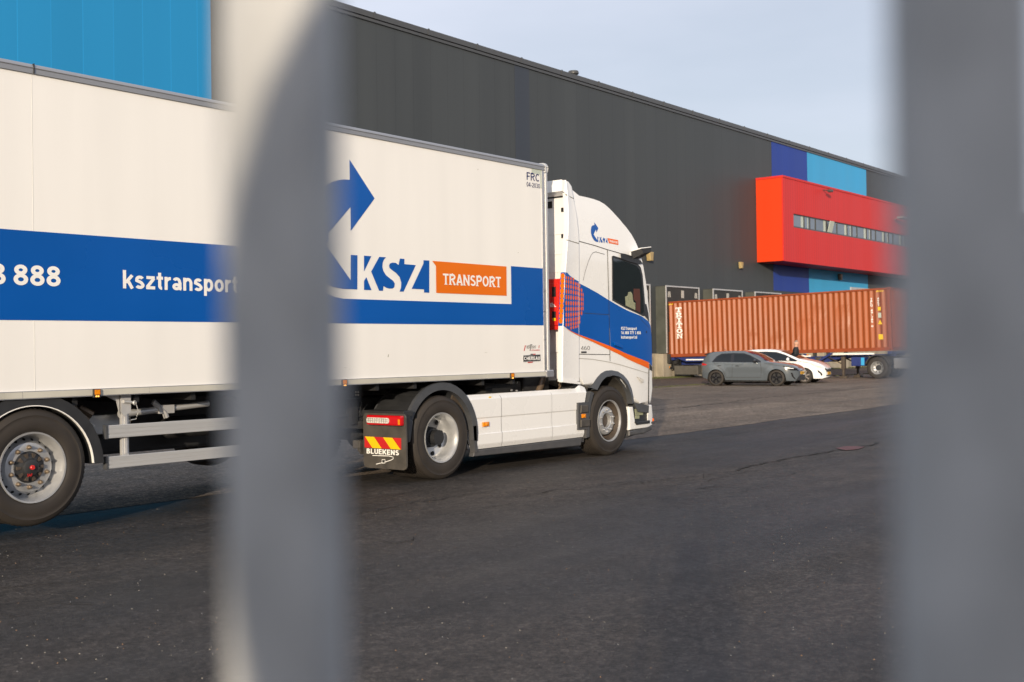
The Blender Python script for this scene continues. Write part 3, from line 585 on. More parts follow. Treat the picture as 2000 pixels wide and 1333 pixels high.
# ------------------------------------------------------------------ wheels
def tyre_profile(R, w, rr_=0.29, bulge=0.02):
    # from the inner bead outwards over the tread and back; d = 0 at the outer sidewall plane
    pr = [(rr_, 0.035), (rr_ + 0.015, 0.012), (rr_ + 0.05, 0.0 - 0.002), (rr_ + 0.10, -0.004), (R - 0.085, 0.0), (R - 0.06, 0.003), (R - 0.055, 0.0), (R - 0.03, 0.012), (R - 0.008, 0.026), (R, 0.045)]
    g_ = 4; tw = w - 0.09
    for i in range(g_):
        c = 0.045 + tw * (i + 1) / (g_ + 1)
        pr += [(R, c - 0.008), (R - 0.014, c - 0.006), (R - 0.014, c + 0.006), (R, c + 0.008)]
    pr += [(R, w - 0.045), (R - 0.03, w - 0.01), (R - 0.09, w), (rr_ + 0.03, w - 0.01), (rr_, w - 0.04)]
    return pr
def truck_wheel(root, x, z, y, kind, R=0.50, w=0.30, sgn=1, dirn=None, local=False, n=64):
    """y = plane of the outer sidewall, sgn = +1 when the wheel extends towards +Y"""
    ty = MB(); ty.lathe(tyre_profile(R, w), x, z, y, sgn, n)
    # shoulder blocks on the tread edge
    for j in range(72):
        a = 2 * pi * j / 72; ca, sa = cos(a), sin(a)
        p0 = (x + (R - 0.002) * ca, z + (R - 0.002) * sa); tx, tz = -sa * 0.009, ca * 0.009
        for yy0, yy1 in ((0.028, 0.055), (w - 0.055, w - 0.028)):
            ty.add([(p0[0] - tx, y + sgn * yy0, p0[1] - tz), (p0[0] + tx, y + sgn * yy0, p0[1] + tz), (p0[0] + tx + 0.008 * ca, y + sgn * yy1, p0[1] + tz + 0.008 * sa), (p0[0] - tx + 0.008 * ca, y + sgn * yy1, p0[1] - tz + 0.008 * sa)], [(0, 1, 2, 3)])
    wh_ = MB()
    o_w = ty.build('wheel', m_tyre, root, local)
    rm = MB(); hb = MB(); nu = MB(); dk = MB()
    if kind == 'steer':           # dished out hub face, ten nuts
        rm.lathe([(0.292, 0.030), (0.302, 0.020), (0.299, 0.006), (0.288, 0.008), (0.281, 0.035)], x, z, y, sgn, 56); rm.lathe([(0.281, 0.035), (0.270, 0.075), (0.262, 0.15), (0.240, 0.19), (0.214, 0.185)], x, z, y, sgn, 56, mi=1); rm.lathe([(0.214, 0.185), (0.207, 0.095), (0.199, 0.070), (0.186, 0.060), (0.112, 0.058), (0.104, 0.066), (0.098, 0.13)], x, z, y, sgn, 56)
        hb.lathe([(0.100, 0.13), (0.088, 0.105), (0.03, 0.095), (0.0, 0.095)], x, z, y, sgn, 32); bolt_r, bolt_d, nr = 0.158, 0.058, 0.013
        holes = None
    elif kind == 'drive':         # deep inward dish with round hand holes
        rm.lathe([(0.292, 0.030), (0.302, 0.018), (0.300, 0.004), (0.288, 0.006), (0.280, 0.030), (0.266, 0.050), (0.262, 0.10), (0.256, 0.13), (0.250, 0.17), (0.225, 0.20), (0.165, 0.215), (0.125, 0.225), (0.118, 0.24)], x, z, y, sgn, 56)
        hb.lathe([(0.125, 0.24), (0.118, 0.16), (0.105, 0.145), (0.07, 0.14), (0.0, 0.139)], x, z, y, sgn, 32); bolt_r, bolt_d, nr = 0.0, 0, 0
        holes = (8, 0.203, 0.203, 0.027)
    else:                         # trailer: slotted rim edge, flat disc, brass nuts, finned hub
        rm.lathe([(0.292, 0.030), (0.303, 0.020), (0.300, 0.004), (0.286, 0.006), (0.278, 0.030), (0.268, 0.060), (0.262, 0.12), (0.245, 0.145), (0.218, 0.105), (0.208, 0.085), (0.195, 0.080), (0.135, 0.080), (0.132, 0.10)], x, z, y, sgn, 64)
        hb.lathe([(0.134, 0.085), (0.130, 0.074), (0.118, 0.074), (0.085, 0.055), (0.074, 0.052), (0.068, 0.035), (0.055, 0.028), (0.0, 0.027)], x, z, y, sgn, 40); bolt_r, bolt_d, nr = 0.168, 0.080, 0.016
        holes = (20, 0.236, 0.127, 0.010)
    if kind == 'drive': hubm = m_black
    elif kind == 'steer': hubm = m_rust
    else: hubm = m_black
    r_o = rm.build('rim', [m_rim, m_rust], o_w, local)
    hb.build('hub', hubm, o_w, local)
    if nr:
        for j in range(10):
            a = 2 * pi * (j + 0.5) / 10; cx, cz = x + bolt_r * cos(a), z + bolt_r * sin(a)
            nu.lathe([(nr + 0.005, 0), (nr + 0.004, -0.006), (nr, -0.008), (nr * 0.95, -0.022), (nr * 0.6, -0.026), (0, -0.027)] if kind == 'steer' else [(nr + 0.005, 0), (nr + 0.004, -0.006), (nr, -0.008), (nr * 0.95, -0.026), (nr * 0.6, -0.032), (nr * 0.5, -0.045), (0, -0.046)], cx, cz, y + sgn * bolt_d, sgn, 6 if False else 10)
        nu.build('wheel_nuts', m_nut if kind == 'trailer' else m_rim, o_w, local)
    if holes:
        nh, hr, hd, hs = holes
        for j in range(nh):
            a = 2 * pi * (j + 0.25) / nh
            if kind == 'drive': dk.lathe([(hs, 0), (hs * 1.05, -0.004), (hs * 0.8, -0.006), (0, -0.0055)], x + hr * cos(a), z + hr * sin(a), y + sgn * hd - sgn * 0.004, sgn, 14)
            else:
                pts = []
                for q_ in range(12):
                    b_ = 2 * pi * q_ / 12; rad = hr + 0.010 * cos(b_); ang = a + 0.055 * sin(b_); pts.append((x + rad * cos(ang), z + rad * sin(ang)))
                dk.sheet(pts, y + sgn * (hd - 0.004)) if False else dk.add([(p[0], y + sgn * (hd - 0.002 + (hr - sqrt((p[0]-x)**2+(p[1]-z)**2)) * -1.2), p[1]) for p in pts], [tuple(range(12))])
        dk.build('hand_holes', m_dark, o_w, local)
    if kind == 'trailer':
        fn_ = MB()
        for j in range(10):
            a = 2 * pi * j / 10; ca, sa = cos(a), sin(a)
            pts = [(x + 0.082 * ca - 0.008 * sa, z + 0.082 * sa + 0.008 * ca), (x + 0.118 * ca - 0.015 * sa, z + 0.118 * sa + 0.015 * ca), (x + 0.118 * ca + 0.015 * sa, z + 0.118 * sa - 0.015 * ca), (x + 0.082 * ca + 0.008 * sa, z + 0.082 * sa - 0.008 * ca)]
            fn_.prism(pts, y + sgn * 0.050, y + sgn * 0.085)
        fn_.build('hub_fins', m_rust, o_w, local)
        rd = MB(); rd.lathe([(0.020, 0.03), (0.020, 0.012), (0.016, 0.008), (0, 0.008)], x, z, y, sgn, 16); write(rd, 'SAF', x - 0.045, x + 0.0, z - 0.075, z - 0.050, y + sgn * 0.024, bold=0.02)
        rd.build('hub_cap', m_redfilm, o_w, local)
    return o_w

# ------------------------------------------------------------------ trailer
tr = thing('semi_trailer', 'long white refrigerated trailer with blue band, hitched behind the white cab', 'trailer', (5, 10.5, 0))
TX0, TX1, TY0, TY1, TZ0, TZ1 = -1.2, 12.40, SIDE, 11.82, 1.245, 4.02
b = MB(); b.box(TX0 + 0.03, TX1 - 0.02, TY0, TY1, TZ0 - 0.003, TZ1 - 0.06); b.build('box_body', m_white, tr)
# roof rail, rounded profile along X
def rail_profile(z0, z1, y, pr): return [(y - a, z0 + (z1 - z0) * t) for a, t in pr]
rp = [(0.0, 0), (0.016, 0.0), (0.018, 0.50), (0.024, 0.52), (0.026, 0.58), (0.019, 0.62), (0.012, 0.85), (-0.004, 0.98), (-0.03, 1.05), (-0.2, 1.08), (-0.2, 0.0)]
b = MB(); b.prism(rail_profile(3.935, 4.02, SIDE, rp), TX0, TX1 - 0.045, axis='x'); b.prism([(2 * 10.53 - p[0], p[1]) for p in rail_profile(3.935, 4.02, SIDE, rp)], TX0, TX1 - 0.045, axis='x')
b.box(TX0, TX1 - 0.05, TY0 + 0.2, TY1 - 0.2, 3.97, 4.018)
rl = b.build('roof_rail', m_railalu, tr)
xj = P(63, 120)[0]; MB().box(xj, xj + 0.006, SIDE - 0.0275, SIDE - 0.0, 3.936, 4.02).build('rail_joint', m_dark, rl)
cpz = MB(); cpz.prism(rail_profile(3.91, 4.035, SIDE - 0.004, rp), TX1 - 0.044, TX1 + 0.012, axis='x', bev=0.006, seg=2); cpz.build('corner_cap', m_alu2, tr)
# front corner post strips
b = MB(); b.box(TX1 - 0.105, TX1 - 0.047, SIDE - 0.010, SIDE + 0.02, TZ0, 3.93); b.build('front_post', m_alu, tr)
b = MB(); b.box(TX1 - 0.045, TX1, SIDE - 0.024, SIDE + 0.10, TZ0, 3.905, c=0.012); b.build('corner_strip', m_alu2, tr)
# front bulkhead
MB().box(TX1 - 0.019, TX1 - 0.003, TY0 + 0.101, TY1, TZ0, 3.93).build('bulkhead', m_white, tr)
# panel joints and scuffs on the side
b = MB(); xx = P(63, 300)[0]; b.box(xx, xx + 0.004, SIDE - 0.0015, SIDE + 0.01, TZ0, 3.93); b.build('side_joint', mat('panel joint', (0.68, 0.67, 0.64), 0.5), tr)
b = MB()
for px, py, l_, h_ in ((933, 333, .008, .02), (1011, 494.5, .02, .008), (655, 719, .01, .006), (670, 719, .06, .003), (681, 722, .02, .004), (757, 698, .02, .03), (945, 689, .08, .003)):
    X_, Z_ = P(px, py); b.prism([(X_, Z_), (X_ + l_ * 0.5, Z_ + h_), (X_ + l_, Z_ + h_), (X_ + l_ * .5, Z_)], SIDE - 0.002, SIDE + 0.01)
b.build('scuff_marks', mat('scuff', (0.32, 0.30, 0.25), 0.7), tr)
# blue band with the cut-out round the logo
def S(x, y): return P(x, y)
band_top = lambda X: 2.598 + (X - 4.8) * 0.0029
band_bot = lambda X: 1.842 + (X - 4.8) * 0.0023
LX = S(731, 388)[0] - 1.0      # leftmost reach of the arrow
cutx = S(998.6, 594)[0]
z_cut = lambda X: S(669, 583.8)[1] + (X - S(669, 583.8)[0]) * 0.003
b = MB()
curve = [S(669, 583.8), S(653.5, 580.4), S(640, 574.8)]
x640 = curve[-1][0]; zc = curve[-1][1]
more = [(x640 - 0.12, zc + 0.09), (x640 - 0.27, zc + 0.27), (x640 - 0.36, zc + 0.46)]
more = [p for p in more if p[1] < band_top(p[0])] + [(x640 - 0.40, band_top(x640 - 0.4))]
XE = TX1 - 0.107
low = [(TX0 + 0.05, band_bot(TX0)), (XE, band_bot(XE)), (XE, band_top(XE)), (cutx, band_top(cutx)), (cutx, z_cut(cutx)), S(669, 583.8)]
poly = low + curve[1:] + more + [(TX0 + 0.05, band_top(TX0))]
b.sheet(poly, SIDE - 0.003); b.build('blue_band', m_blue, tr)
# big arrow logo. photo pixels on the side plane where the bar leaves it visible, the arc completed behind it
def arrow_poly(f):
    """f maps unit logo space (u 0..1 to the arrow tip, v 0..1 bottom to top) to the surface"""
    outer = [(0.512, 0.845)] + [(0.512 - 0.512 * sin(t) * 0.98 , 0.50 + 0.345 * cos(t) * 1.0) for t in [radians(a) for a in range(6, 97, 9)]]
    outer = []
    for a in range(0, 101, 8):
        t = radians(a); outer.append((0.50 * (1 - sin(t)), 0.44 + 0.405 * cos(t) if a <= 90 else 0.44 + 0.405 * cos(t)))
    tail = [(0.03, 0.26), (0.12, 0.13), (0.28, 0.035), (0.42, 0.008), (0.55, 0.004), (0.66, 0.0)]
    inner = [(0.66, 0.268), (0.575, 0.268), (0.575, 0.07), (0.26, 0.40), (0.535, 0.64), (0.535, 0.458)]
    return [f(*p) for p in [(0.53, 1.0), (0.53, 0.845)] + outer + tail + inner + [(1.0, 0.70)]]
z_top = S(682, 312)[1]; z_b = S(669, 564.7)[1]
lw, lh = 1.0, z_top - z_b
xt = S(731, 388)[0]
def big(u, v): return (xt - (1 - u) * 1.0, z_b + v * lh)
# refine with traced points on the visible right part
ax0 = xt - 1.0
outer = []
nx, nzv = S(683, 351.7)
for a in range(0, 97, 8):
    t = radians(a); outer.append((nx - (nx - ax0) * sin(t), (z_b + 0.44 * lh) + (nzv - (z_b + 0.44 * lh)) * cos(t)))
tail = [(ax0 + 0.05, z_b + 0.28 * lh), (ax0 + 0.14, z_b + 0.15 * lh), S(636, 555.5), S(650, 561), S(669, 564.7), S(697.2, 565.6)]
tip = (ax0 + 0.30, S(640, 470)[1] + 0.0)
inner = [S(697.4, 499.0), S(684.5, 498.3), S(684.3, 547.6), S(640, 484.8), S(636, 479), tip, S(640, 456.5), S(684, 404.5), S(684.5, 451.5)]
b = MB(); b.sheet([S(682, 312), S(682.5, 351.7)] + outer + tail + inner + [S(731, 388)], SIDE - 0.0045)
lg = b.build('arrow_logo', m_blue, tr)
# K S Z letters as blue shapes left round white strokes: traced in the plane
def Zm(x, y): return S(640 + x / 4.443, 460 + y / 4.443)
shapes = [
    [(313, 177), (376, 182), (313, 313)],
    [(313, 396), (333, 364), (377, 476), (313, 474)],
    [(446, 187), (504, 191), (484, 212), (474, 240), (472, 275), (480, 308), (502, 345), (540, 376), (566, 396), (580, 420), (575, 450), (560, 462), (530, 462), (505, 455), (482, 440), (477, 481), (444, 481), (375, 315)],
    [(625, 202), (663, 205), (663, 250), (762, 259), (656, 488), (622, 488), (634, 455), (636, 410), (622, 362), (590, 326), (556, 302), (535, 284), (530, 262), (538, 245), (560, 237), (590, 240), (612, 258), (622, 215)],
    [(829, 217), (879, 219), (879, 498), (834, 497), (834, 469), (727, 464), (829, 245)],
]
b = MB()
for s_ in shapes: b.sheet([Zm(*p) for p in s_], SIDE - 0.0045)
b.build('logo_letters', m_blue, tr)
b = MB(); b.sheet([Zm(905, 222), Zm(1549, 271), Zm(1551, 525), Zm(940, 500), Zm(937, 266)], SIDE - 0.0045)
og = b.build('orange_panel', m_orange, tr)
X0, Z0 = Zm(1003, 425); X1, Z1 = Zm(1500, 362); Xb, Zb = Zm(1490, 450)
b = MB(); za0 = Zm(1000, 427)[1]; za1 = Zm(1000, 332)[1]; xl = Zm(997, 380)[0]; xr = Zm(1500, 400)[0]
sl_ = (Zm(1495, 362)[1] - za1) / (xr - xl)
letter(b, 'TRANSPORT', xl, xr, za0, za1, 0, weight=.165, gap_=.09, serif=True, fn=lambda u, z: (u, SIDE - 0.006, z + sl_ * (u - xl)))
b.build('orange_panel_lettering', m_letter, og)
# phone number and web address on the band
def on_band(txt, pl, pr, ztop, zbot, bold):
    bb = MB(); xl_, z0_ = S(*pl); xr_, z1_ = S(*pr); write(bb, txt, xl_, xr_, S(pl[0], zbot)[1], S(pl[0], ztop)[1], SIDE - 0.0055, bold=bold, spacing=1.0); return bb
x_r = S(117.5, 540)[0]; x8 = S(25.7, 540)[0]; zb8, zt8 = S(70, 558.6)[1], S(60, 518.3)[1]; w8 = (x_r - x8) / (3 * .60 + 2 * .085); x3 = S(10.8, 540)[0]
b = MB(); letter(b, '888', x8, x_r, zb8, zt8, SIDE - 0.0055, weight=.18); letter(b, '3', x3 - .58 * w8, x3, zb8, zt8, SIDE - 0.0055, weight=.18)
letter(b, '088 777', x3 - (.58 + .43 + 4.2) * w8, x3 - (.58 + .43) * w8, zb8, zt8, SIDE - 0.0055, weight=.18)
b.build('phone_number', m_letter, tr)
zbk, ztk = S(252, 564.0)[1], S(243, 528)[1]; xl_ = S(239.5, 560)[0]; xe_ = S(464, 560)[0]
b = MB(); full = 'ksztransport.nl'; Gx = glyphs(.172); wt = lambda t: sum(Gx[c][0] for c in t) + .085 * (len(t) - 1)
letter(b, full, xl_, xl_ + (xe_ - xl_) * wt(full) / wt('ksztransport'), zbk, ztk, SIDE - 0.0055, weight=.172, gap_=.085)
b.build('web_address', m_letter, tr)
# small markings by the front post
b = MB(); b.sheet([S(1038, 329.3), S(1058.5, 333), S(1059.5, 369), S(1055.5, 368), S(1054.5, 341.5), S(1038, 338.5)], SIDE - 0.003); b.build('reflector_sticker', m_greenfilm, tr)
b = MB(); letter(b, 'FRC', S(1028.2, 345)[0], S(1053.3, 345)[0], S(1041, 353.5)[1], S(1041, 338.7)[1], SIDE - 0.0045, weight=.14, gap_=.11)
letter(b, '04-2030', S(1028, 360)[0], S(1053.8, 360)[0], S(1041, 366.5)[1], S(1041, 357.6)[1], SIDE - 0.0045, weight=.13, gap_=.11); b.build('certificate_mark', m_navy, tr)
def Zd(x, y): return S(900 + x / 5.128, 660 + y / 5.128)
b = MB(); b.prism([Zd(622, 175), Zd(795, 165), Zd(798, 235), Zd(622, 245)], SIDE - 0.004, SIDE - 0.001, mi=0)
b.prism([Zd(625, 182), Zd(792, 172), Zd(795, 230), Zd(625, 238)], SIDE - 0.006, SIDE - 0.0045, mi=1)
b.prism([Zd(698, 162), Zd(722, 161), Zd(720, 171), Zd(697, 172)], SIDE - 0.0045, SIDE - 0.001, mi=1); b.prism([Zd(723, 161), Zd(748, 160), Zd(744, 170), Zd(721, 171)], SIDE - 0.0045, SIDE - 0.001, mi=2)
b.prism([Zd(672, 243), Zd(722, 240), Zd(716, 250), Zd(668, 252)], SIDE - 0.0065, SIDE - 0.001, mi=2)
bd = b.build('maker_plate', [m_alu2, m_blackfilm, m_redfilm], tr)
b = MB(); xa, za = Zd(630, 229); xb, zb_ = Zd(788, 182); letter(b, 'CHEREAU', xa, xb, Zd(700, 224)[1], Zd(700, 189)[1], SIDE - 0.0075, weight=.2, gap_=.09); b.build('plate_lettering', m_letter, bd)
b = MB(); xa, _ = Zd(655, 100); xb, _ = Zd(758, 100); letter(b, 'HERTOGHS', xa, xb - 0.02, Zd(700, 108)[1], Zd(700, 78)[1], SIDE - 0.003, weight=.11, gap_=.10, shear=0.2, mi=0)
b.sheet([Zd(640, 78), Zd(650, 77), Zd(637, 132), Zd(629, 133)], SIDE - 0.003, mi=1); b.sheet([Zd(781, 76), Zd(787, 76), Zd(783, 105), Zd(777, 105)], SIDE - 0.003, mi=1)
b.sheet([Zd(690, 68), Zd(714, 67), Zd(714, 72), Zd(704, 72), Zd(694, 132), Zd(688, 132), Zd(699, 72), Zd(690, 73)], SIDE - 0.0035, mi=0)
letter(b, 'CARROSSERIEEN', Zd(698, 120)[0], Zd(788, 120)[0], Zd(740, 131)[1], Zd(740, 119)[1], SIDE - 0.003, weight=.15, mi=1)
b.build('dealer_mark', [m_blackfilm, m_redfilm], tr)
# bottom rail with reflective tape, lamps
b = MB(); b.box(TX0, TX1 + 0.0, SIDE - 0.022, SIDE + 0.06, 1.178, 1.2445); b.box(TX0, TX1, 11.7, 11.84, 1.178, 1.2445)
lr = b.build('bottom_rail', m_alu, tr)
b = MB(); xm = 7.6
xx = TX0 + 0.1
while xx < TX1 - 0.3:
    nx_ = xx + 1.22; b.box(xx, min(nx_, TX1 - 0.09) - 0.006, SIDE - 0.0245, SIDE - 0.0225, 1.186, 1.238, 0); xx = nx_
b.build('reflective_tape', m_tape, lr)
MB().box(TX1 - 0.085, TX1 + 0.075, SIDE - 0.032, SIDE + 0.10, 1.165, 1.262, c=0.014).build('rail_end_cap', m_alu, lr)
for px in (184.5, 668, 996):
    X_, Z_ = S(px, 767 if px < 300 else (743 if px < 700 else 728))
    o_ = MB().box(X_ - 0.035, X_ + 0.035, SIDE - 0.045, SIDE - 0.023, 1.165, 1.243, c=0.006).build('side_marker', m_black, tr)
    MB().box(X_ - 0.026, X_ + 0.026, SIDE - 0.052, SIDE - 0.0455, 1.192, 1.236, c=0.002).build('lens', m_amber, o_)
    q = MB(); q.box(X_ - 0.016, X_ - 0.004, SIDE - 0.049, SIDE - 0.0455, 1.172, 1.184); q.box(X_ + 0.004, X_ + 0.016, SIDE - 0.049, SIDE - 0.0455, 1.172, 1.184); q.build('diode', m_amberlit, o_)
# underside: beams and crossmembers
b = MB()
for y0 in (10.05, 10.88):
    b.box(TX0 + 0.3, TX1 - 0.25, y0, y0 + 0.13, 1.145, 1.176); b.box(TX0 + 0.3, 9.6, y0 + 0.05, y0 + 0.08, 0.80, 1.144); b.box(TX0 + 0.3, 9.6, y0, y0 + 0.13, 0.77, 0.80); b.box(9.6, TX1 - 0.3, y0 + 0.05, y0 + 0.08, 1.02, 1.144)
xx = TX0 + 0.5
while xx < TX1 - 0.3: b.box(xx, xx + 0.05, SIDE + 0.07, 11.7, 1.10, 1.174); xx += 0.62
b.box(TX0 + 0.02, TX1 - 0.02, SIDE + 0.061, 11.69, 1.176, 1.2)
b.build('chassis_frame', m_chassis, tr)
# air tanks, cross beam and pallet box under the middle
b = MB(); b.lathe([(0, 0), (0.10, 0.01), (0.13, 0.05), (0.13, 0.75), (0.10, 0.79), (0, 0.80)], 10.35, 0.86, 5.9, axis='x', n=24); b.lathe([(0, 0), (0.09, 0.01), (0.11, 0.05), (0.11, 0.5), (0, 0.55)], 10.0, 0.80, 6.9, axis='x', n=24); b.build('air_tank', m_chassis, tr)
b = MB(); b.box(5.75, 7.6, 10.2, 10.85, 0.56, 0.86, c=0.03); b.build('pallet_box', m_black, tr)
b = MB(); b.box(5.55, 6.35, 9.72, 9.80, 0.80, 0.98, c=0.01); b.box(5.30, 5.9, 9.6, 9.9, 0.60, 0.90, c=0.01); b.build('bracket_plate', m_alu2, tr)
b = MB(); b.tube([(5.62, 9.5, 1.10), (5.66, 9.48, 1.02), (5.75, 9.47, 0.96)], 0.025); b.tube([(5.68, 9.50, 1.07), (5.78, 9.45, 1.0)], 0.035); b.build('air_valve', m_brass, tr)
# the telescopic bar and rear bracket between post and bar
b = MB(); b.tube([(6.15, 9.60, 0.985), (6.9, 9.60, 1.025), (7.15, 9.60, 1.04)], [0.035, 0.03, 0.03], n=12, mi=0); b.box(6.55, 6.72, 9.55, 9.65, 0.97, 1.05, 1); b.tube([(6.50, 9.58, 1.09), (6.62, 9.57, 0.98), (6.64, 9.57, 0.93)], 0.028, mi=1); b.build('guard_strut', [m_alu2, m_frame], tr)
# side guard
gd = []
for zt_, zb2 in ((0.908, 0.790), (0.627, 0.518)):
    b = MB(); x0_, x1_ = 5.80, 8.15; n_ = 5; h = (zt_ - zb2)
    b.box(x0_ + 0.03, x1_, SIDE + 0.045, SIDE + 0.075, zb2, zt_, 0, c=0.004)
    for q_ in range(3): b.box(x0_ + 0.03, x1_, SIDE + 0.040, SIDE + 0.046, zb2 + h * (q_ + 0.10) / 3, zb2 + h * (q_ + 0.90) / 3, 0)
    o_ = b.build('side_guard_rail', m_alu2, tr)
    MB().box(x0_, x0_ + 0.028, SIDE + 0.034, SIDE + 0.082, zb2 - 0.004, zt_ + 0.004, c=0.004).build('end_cap', m_grey, o_)
for xp in (6.03, 7.75):
    b = MB(); b.box(xp - 0.035, xp + 0.035, SIDE + 0.0785, SIDE + 0.12, 0.52, 1.177, 0, c=0.006); b.box(xp - 0.012, xp + 0.012, SIDE + 0.068 , SIDE + 0.0784, 0.64, 1.03, 0)
    b.prism([(xp - 0.05, 1.177), (xp + 0.05, 1.177), (xp + 0.05, 1.02), (xp - 0.02, 0.98), (xp - 0.05, 1.02)], SIDE + 0.064, SIDE + 0.0775, mi=0)
    b.prism([(xp - 0.20, 1.177), (xp - 0.05, 1.177), (xp - 0.05, 1.0), (xp - 0.08, 1.12)], SIDE + 0.09, SIDE + 0.10, mi=0)
    o_ = b.build('guard_post', m_frame, tr)
    q = MB(); q.tube([(xp + 0.02, SIDE + 0.05, 1.11), (xp + 0.09, SIDE + 0.045, 1.09), (xp + 0.115, SIDE + 0.045, 1.02), (xp + 0.09, SIDE + 0.05, 0.95), (xp + 0.04, SIDE + 0.05, 0.945)], 0.004, n=6); q.lathe([(0.012, -.012), (0.022, -.004), (0.022, 0), (0, 0)], xp + 0.075, 1.10, SIDE + 0.045, 1, 12); q.tube([(xp - 0.03, SIDE + 0.055, 1.115), (xp + 0.05, SIDE + 0.052, 1.105)], 0.014, n=8)
    q.build('locking_pin', m_alu2, o_)
# landing legs
for y0 in (9.75, 11.15):
    b = MB(); b.box(8.15, 8.31, y0, y0 + 0.16, 0.45, 1.14, c=0.01); b.box(8.10, 8.40, y0 - 0.08, y0 + 0.26, 0.30, 0.345, c=0.01); b.box(8.17, 8.29, y0 + 0.02, y0 + 0.14, 0.34, 0.46)
    b.tube([(8.23, y0 + 0.08, 0.7), (7.5, y0 + 0.08, 1.1)], 0.025); b.build('landing_leg', m_chassis, tr)
b = MB(); b.lathe([(0.0, 0.0), (0.25, 0.0), (0.36, 0.01), (0.45, 0.03), (0.48, 0.07), (0.48, 0.25), (0.42, 0.30), (0.0, 0.30)], 8.45, 0.70, 11.2, 1, 40); b.build('spare_wheel', m_tyre, tr)
# axles and wheels: first axle lifted 10 cm
for X_, dz in ((5.10, 0.10), (3.79, 0.0), (2.48, 0.0)):
    b = MB(); b.tube([(X_, SIDE + 0.25, 0.497 + dz), (X_, 11.55, 0.497 + dz)], 0.07, n=14); b.lathe([(0.21, 0), (0.21, 0.16), (0.07, 0.16)], X_, 0.497 + dz, SIDE + 0.34, 1, 28); b.box(X_ - 0.55, X_ + 0.35, 10.08, 10.16, 0.55, 0.68); b.box(X_ + 0.0, X_ + 0.25, 9.95, 10.25, 0.55, 0.80, c=0.04)
    b.build('axle', m_chassis, tr)
    truck_wheel(tr, X_, 0.497 + dz, SIDE, 'trailer', R=0.4955, w=0.38)
    truck_wheel(tr, X_, 0.497 + dz, 11.80, 'trailer', R=0.4955, w=0.38, sgn=-1, n=40)
# mudguard over the first axle, with pale edging
cx_, cz_ = 5.10, 0.60
def band_arc(mb, cx, cz, r0, r1, a0, a1, y0, y1, mi=0, n=30, sx=1.0, bev=0):
    po = [(cx + r1 * sx * cos(radians(a0 + (a1 - a0) * i / n)), cz + r1 * sin(radians(a0 + (a1 - a0) * i / n))) for i in range(n + 1)]
    pi_ = [(cx + r0 * sx * cos(radians(a1 + (a0 - a1) * i / n)), cz + r0 * sin(radians(a1 + (a0 - a1) * i / n))) for i in range(n + 1)]
    v = []; f = []; m_ = n + 1
    for k_ in range(m_):
        o1 = po[k_]; i1 = pi_[n - k_]
        v += [(o1[0], y0, o1[1]), (o1[0], y1, o1[1]), (i1[0], y1, i1[1]), (i1[0], y0, i1[1])]
    for k_ in range(n):
        a = 4 * k_; c = a + 4
        f += [(a, a + 1, c + 1, c), (a + 1, a + 2, c + 2, c + 1), (a + 2, a + 3, c + 3, c + 2), (a + 3, a, c, c + 3)]
    f += [(0, 3, 2, 1), (4 * n, 4 * n + 1, 4 * n + 2, 4 * n + 3)]
    mb.add(v, f, mi, False)
for X_ in (5.10, 3.79, 2.48):
    zc_ = 0.56; b = MB(); band_arc(b, X_, zc_, 0.56, 0.585, 2, 178, SIDE + 0.02, SIDE + 0.50); band_arc(b, X_, zc_, 0.565, 0.66 if X_ > 5 else 0.60, 2, 178, SIDE + 0.0, SIDE + 0.018)
    b2 = MB(); band_arc(b2, X_, zc_, 0.556, 0.5635, 3, 177, SIDE - 0.004, SIDE + 0.022)
    o_ = b.build('mudguard', m_greydust if False else m_black, tr); b2.build('edging', m_letter, o_)
# kingpin plate
b = MB(); b.box(9.7, 12.1, 9.7, 11.4, 1.10, 1.175, c=0.01); b.lathe([(0.05, 0), (0.05, -0.10), (0, -0.10)], 10.95, 10.53, 1.10, axis='z', n=16); b.build('coupling_plate', m_chassis, tr)

# ------------------------------------------------------------------ tractor
tk = thing('semi_truck', 'white tractor unit with blue and orange graphics pulling the white trailer', 'lorry', (12, 10.5, 0))
CY0, CY1 = SIDE + 0.03, 11.77
cabpts = [P(1124, 745)] + [P(1124, 600), P(1122, 500)] + [P(*p) for p in ((1112, 371), (1122, 376), (1140, 379), (1160, 383), (1182, 389.5), (1200, 402), (1210, 415), (1220, 429), (1230, 446), (1238, 464), (1243, 480), (1249, 495), (1253, 520), (1258, 555), (1262, 590), (1266, 615), (1269, 650), (1270.5, 690), (1271.5, 715), (1272.5, 760), (1273, 800), (1273, 838))]
cabpts = [(13.10, 1.10), (13.10, 3.735)] + [P(*p) for p in ((1133, 378.5), (1146, 381), (1160, 384), (1173, 387.5), (1185, 392), (1194, 398), (1202, 406), (1210, 416), (1220, 429), (1229, 444), (1236, 458), (1241, 471), (1245, 484), (1249, 500), (1253, 522), (1257, 550), (1261, 585), (1264.5, 615), (1267.5, 650), (1269, 690), (1270, 715), (1271, 760), (1271.5, 790))]
ARX, ARR = 13.86, 0.66
arch_px = [(1262, 792), (1247, 789), (1238, 786), (1236.5, 775), (1233.5, 760), (1227, 746), (1218, 735), (1208, 729), (1197, 726), (1186, 727), (1176, 733), (1167, 744), (1160, 757), (1145, 751.5)]
arch_m = [P(*p) for p in arch_px]
outline = cabpts + arch_m
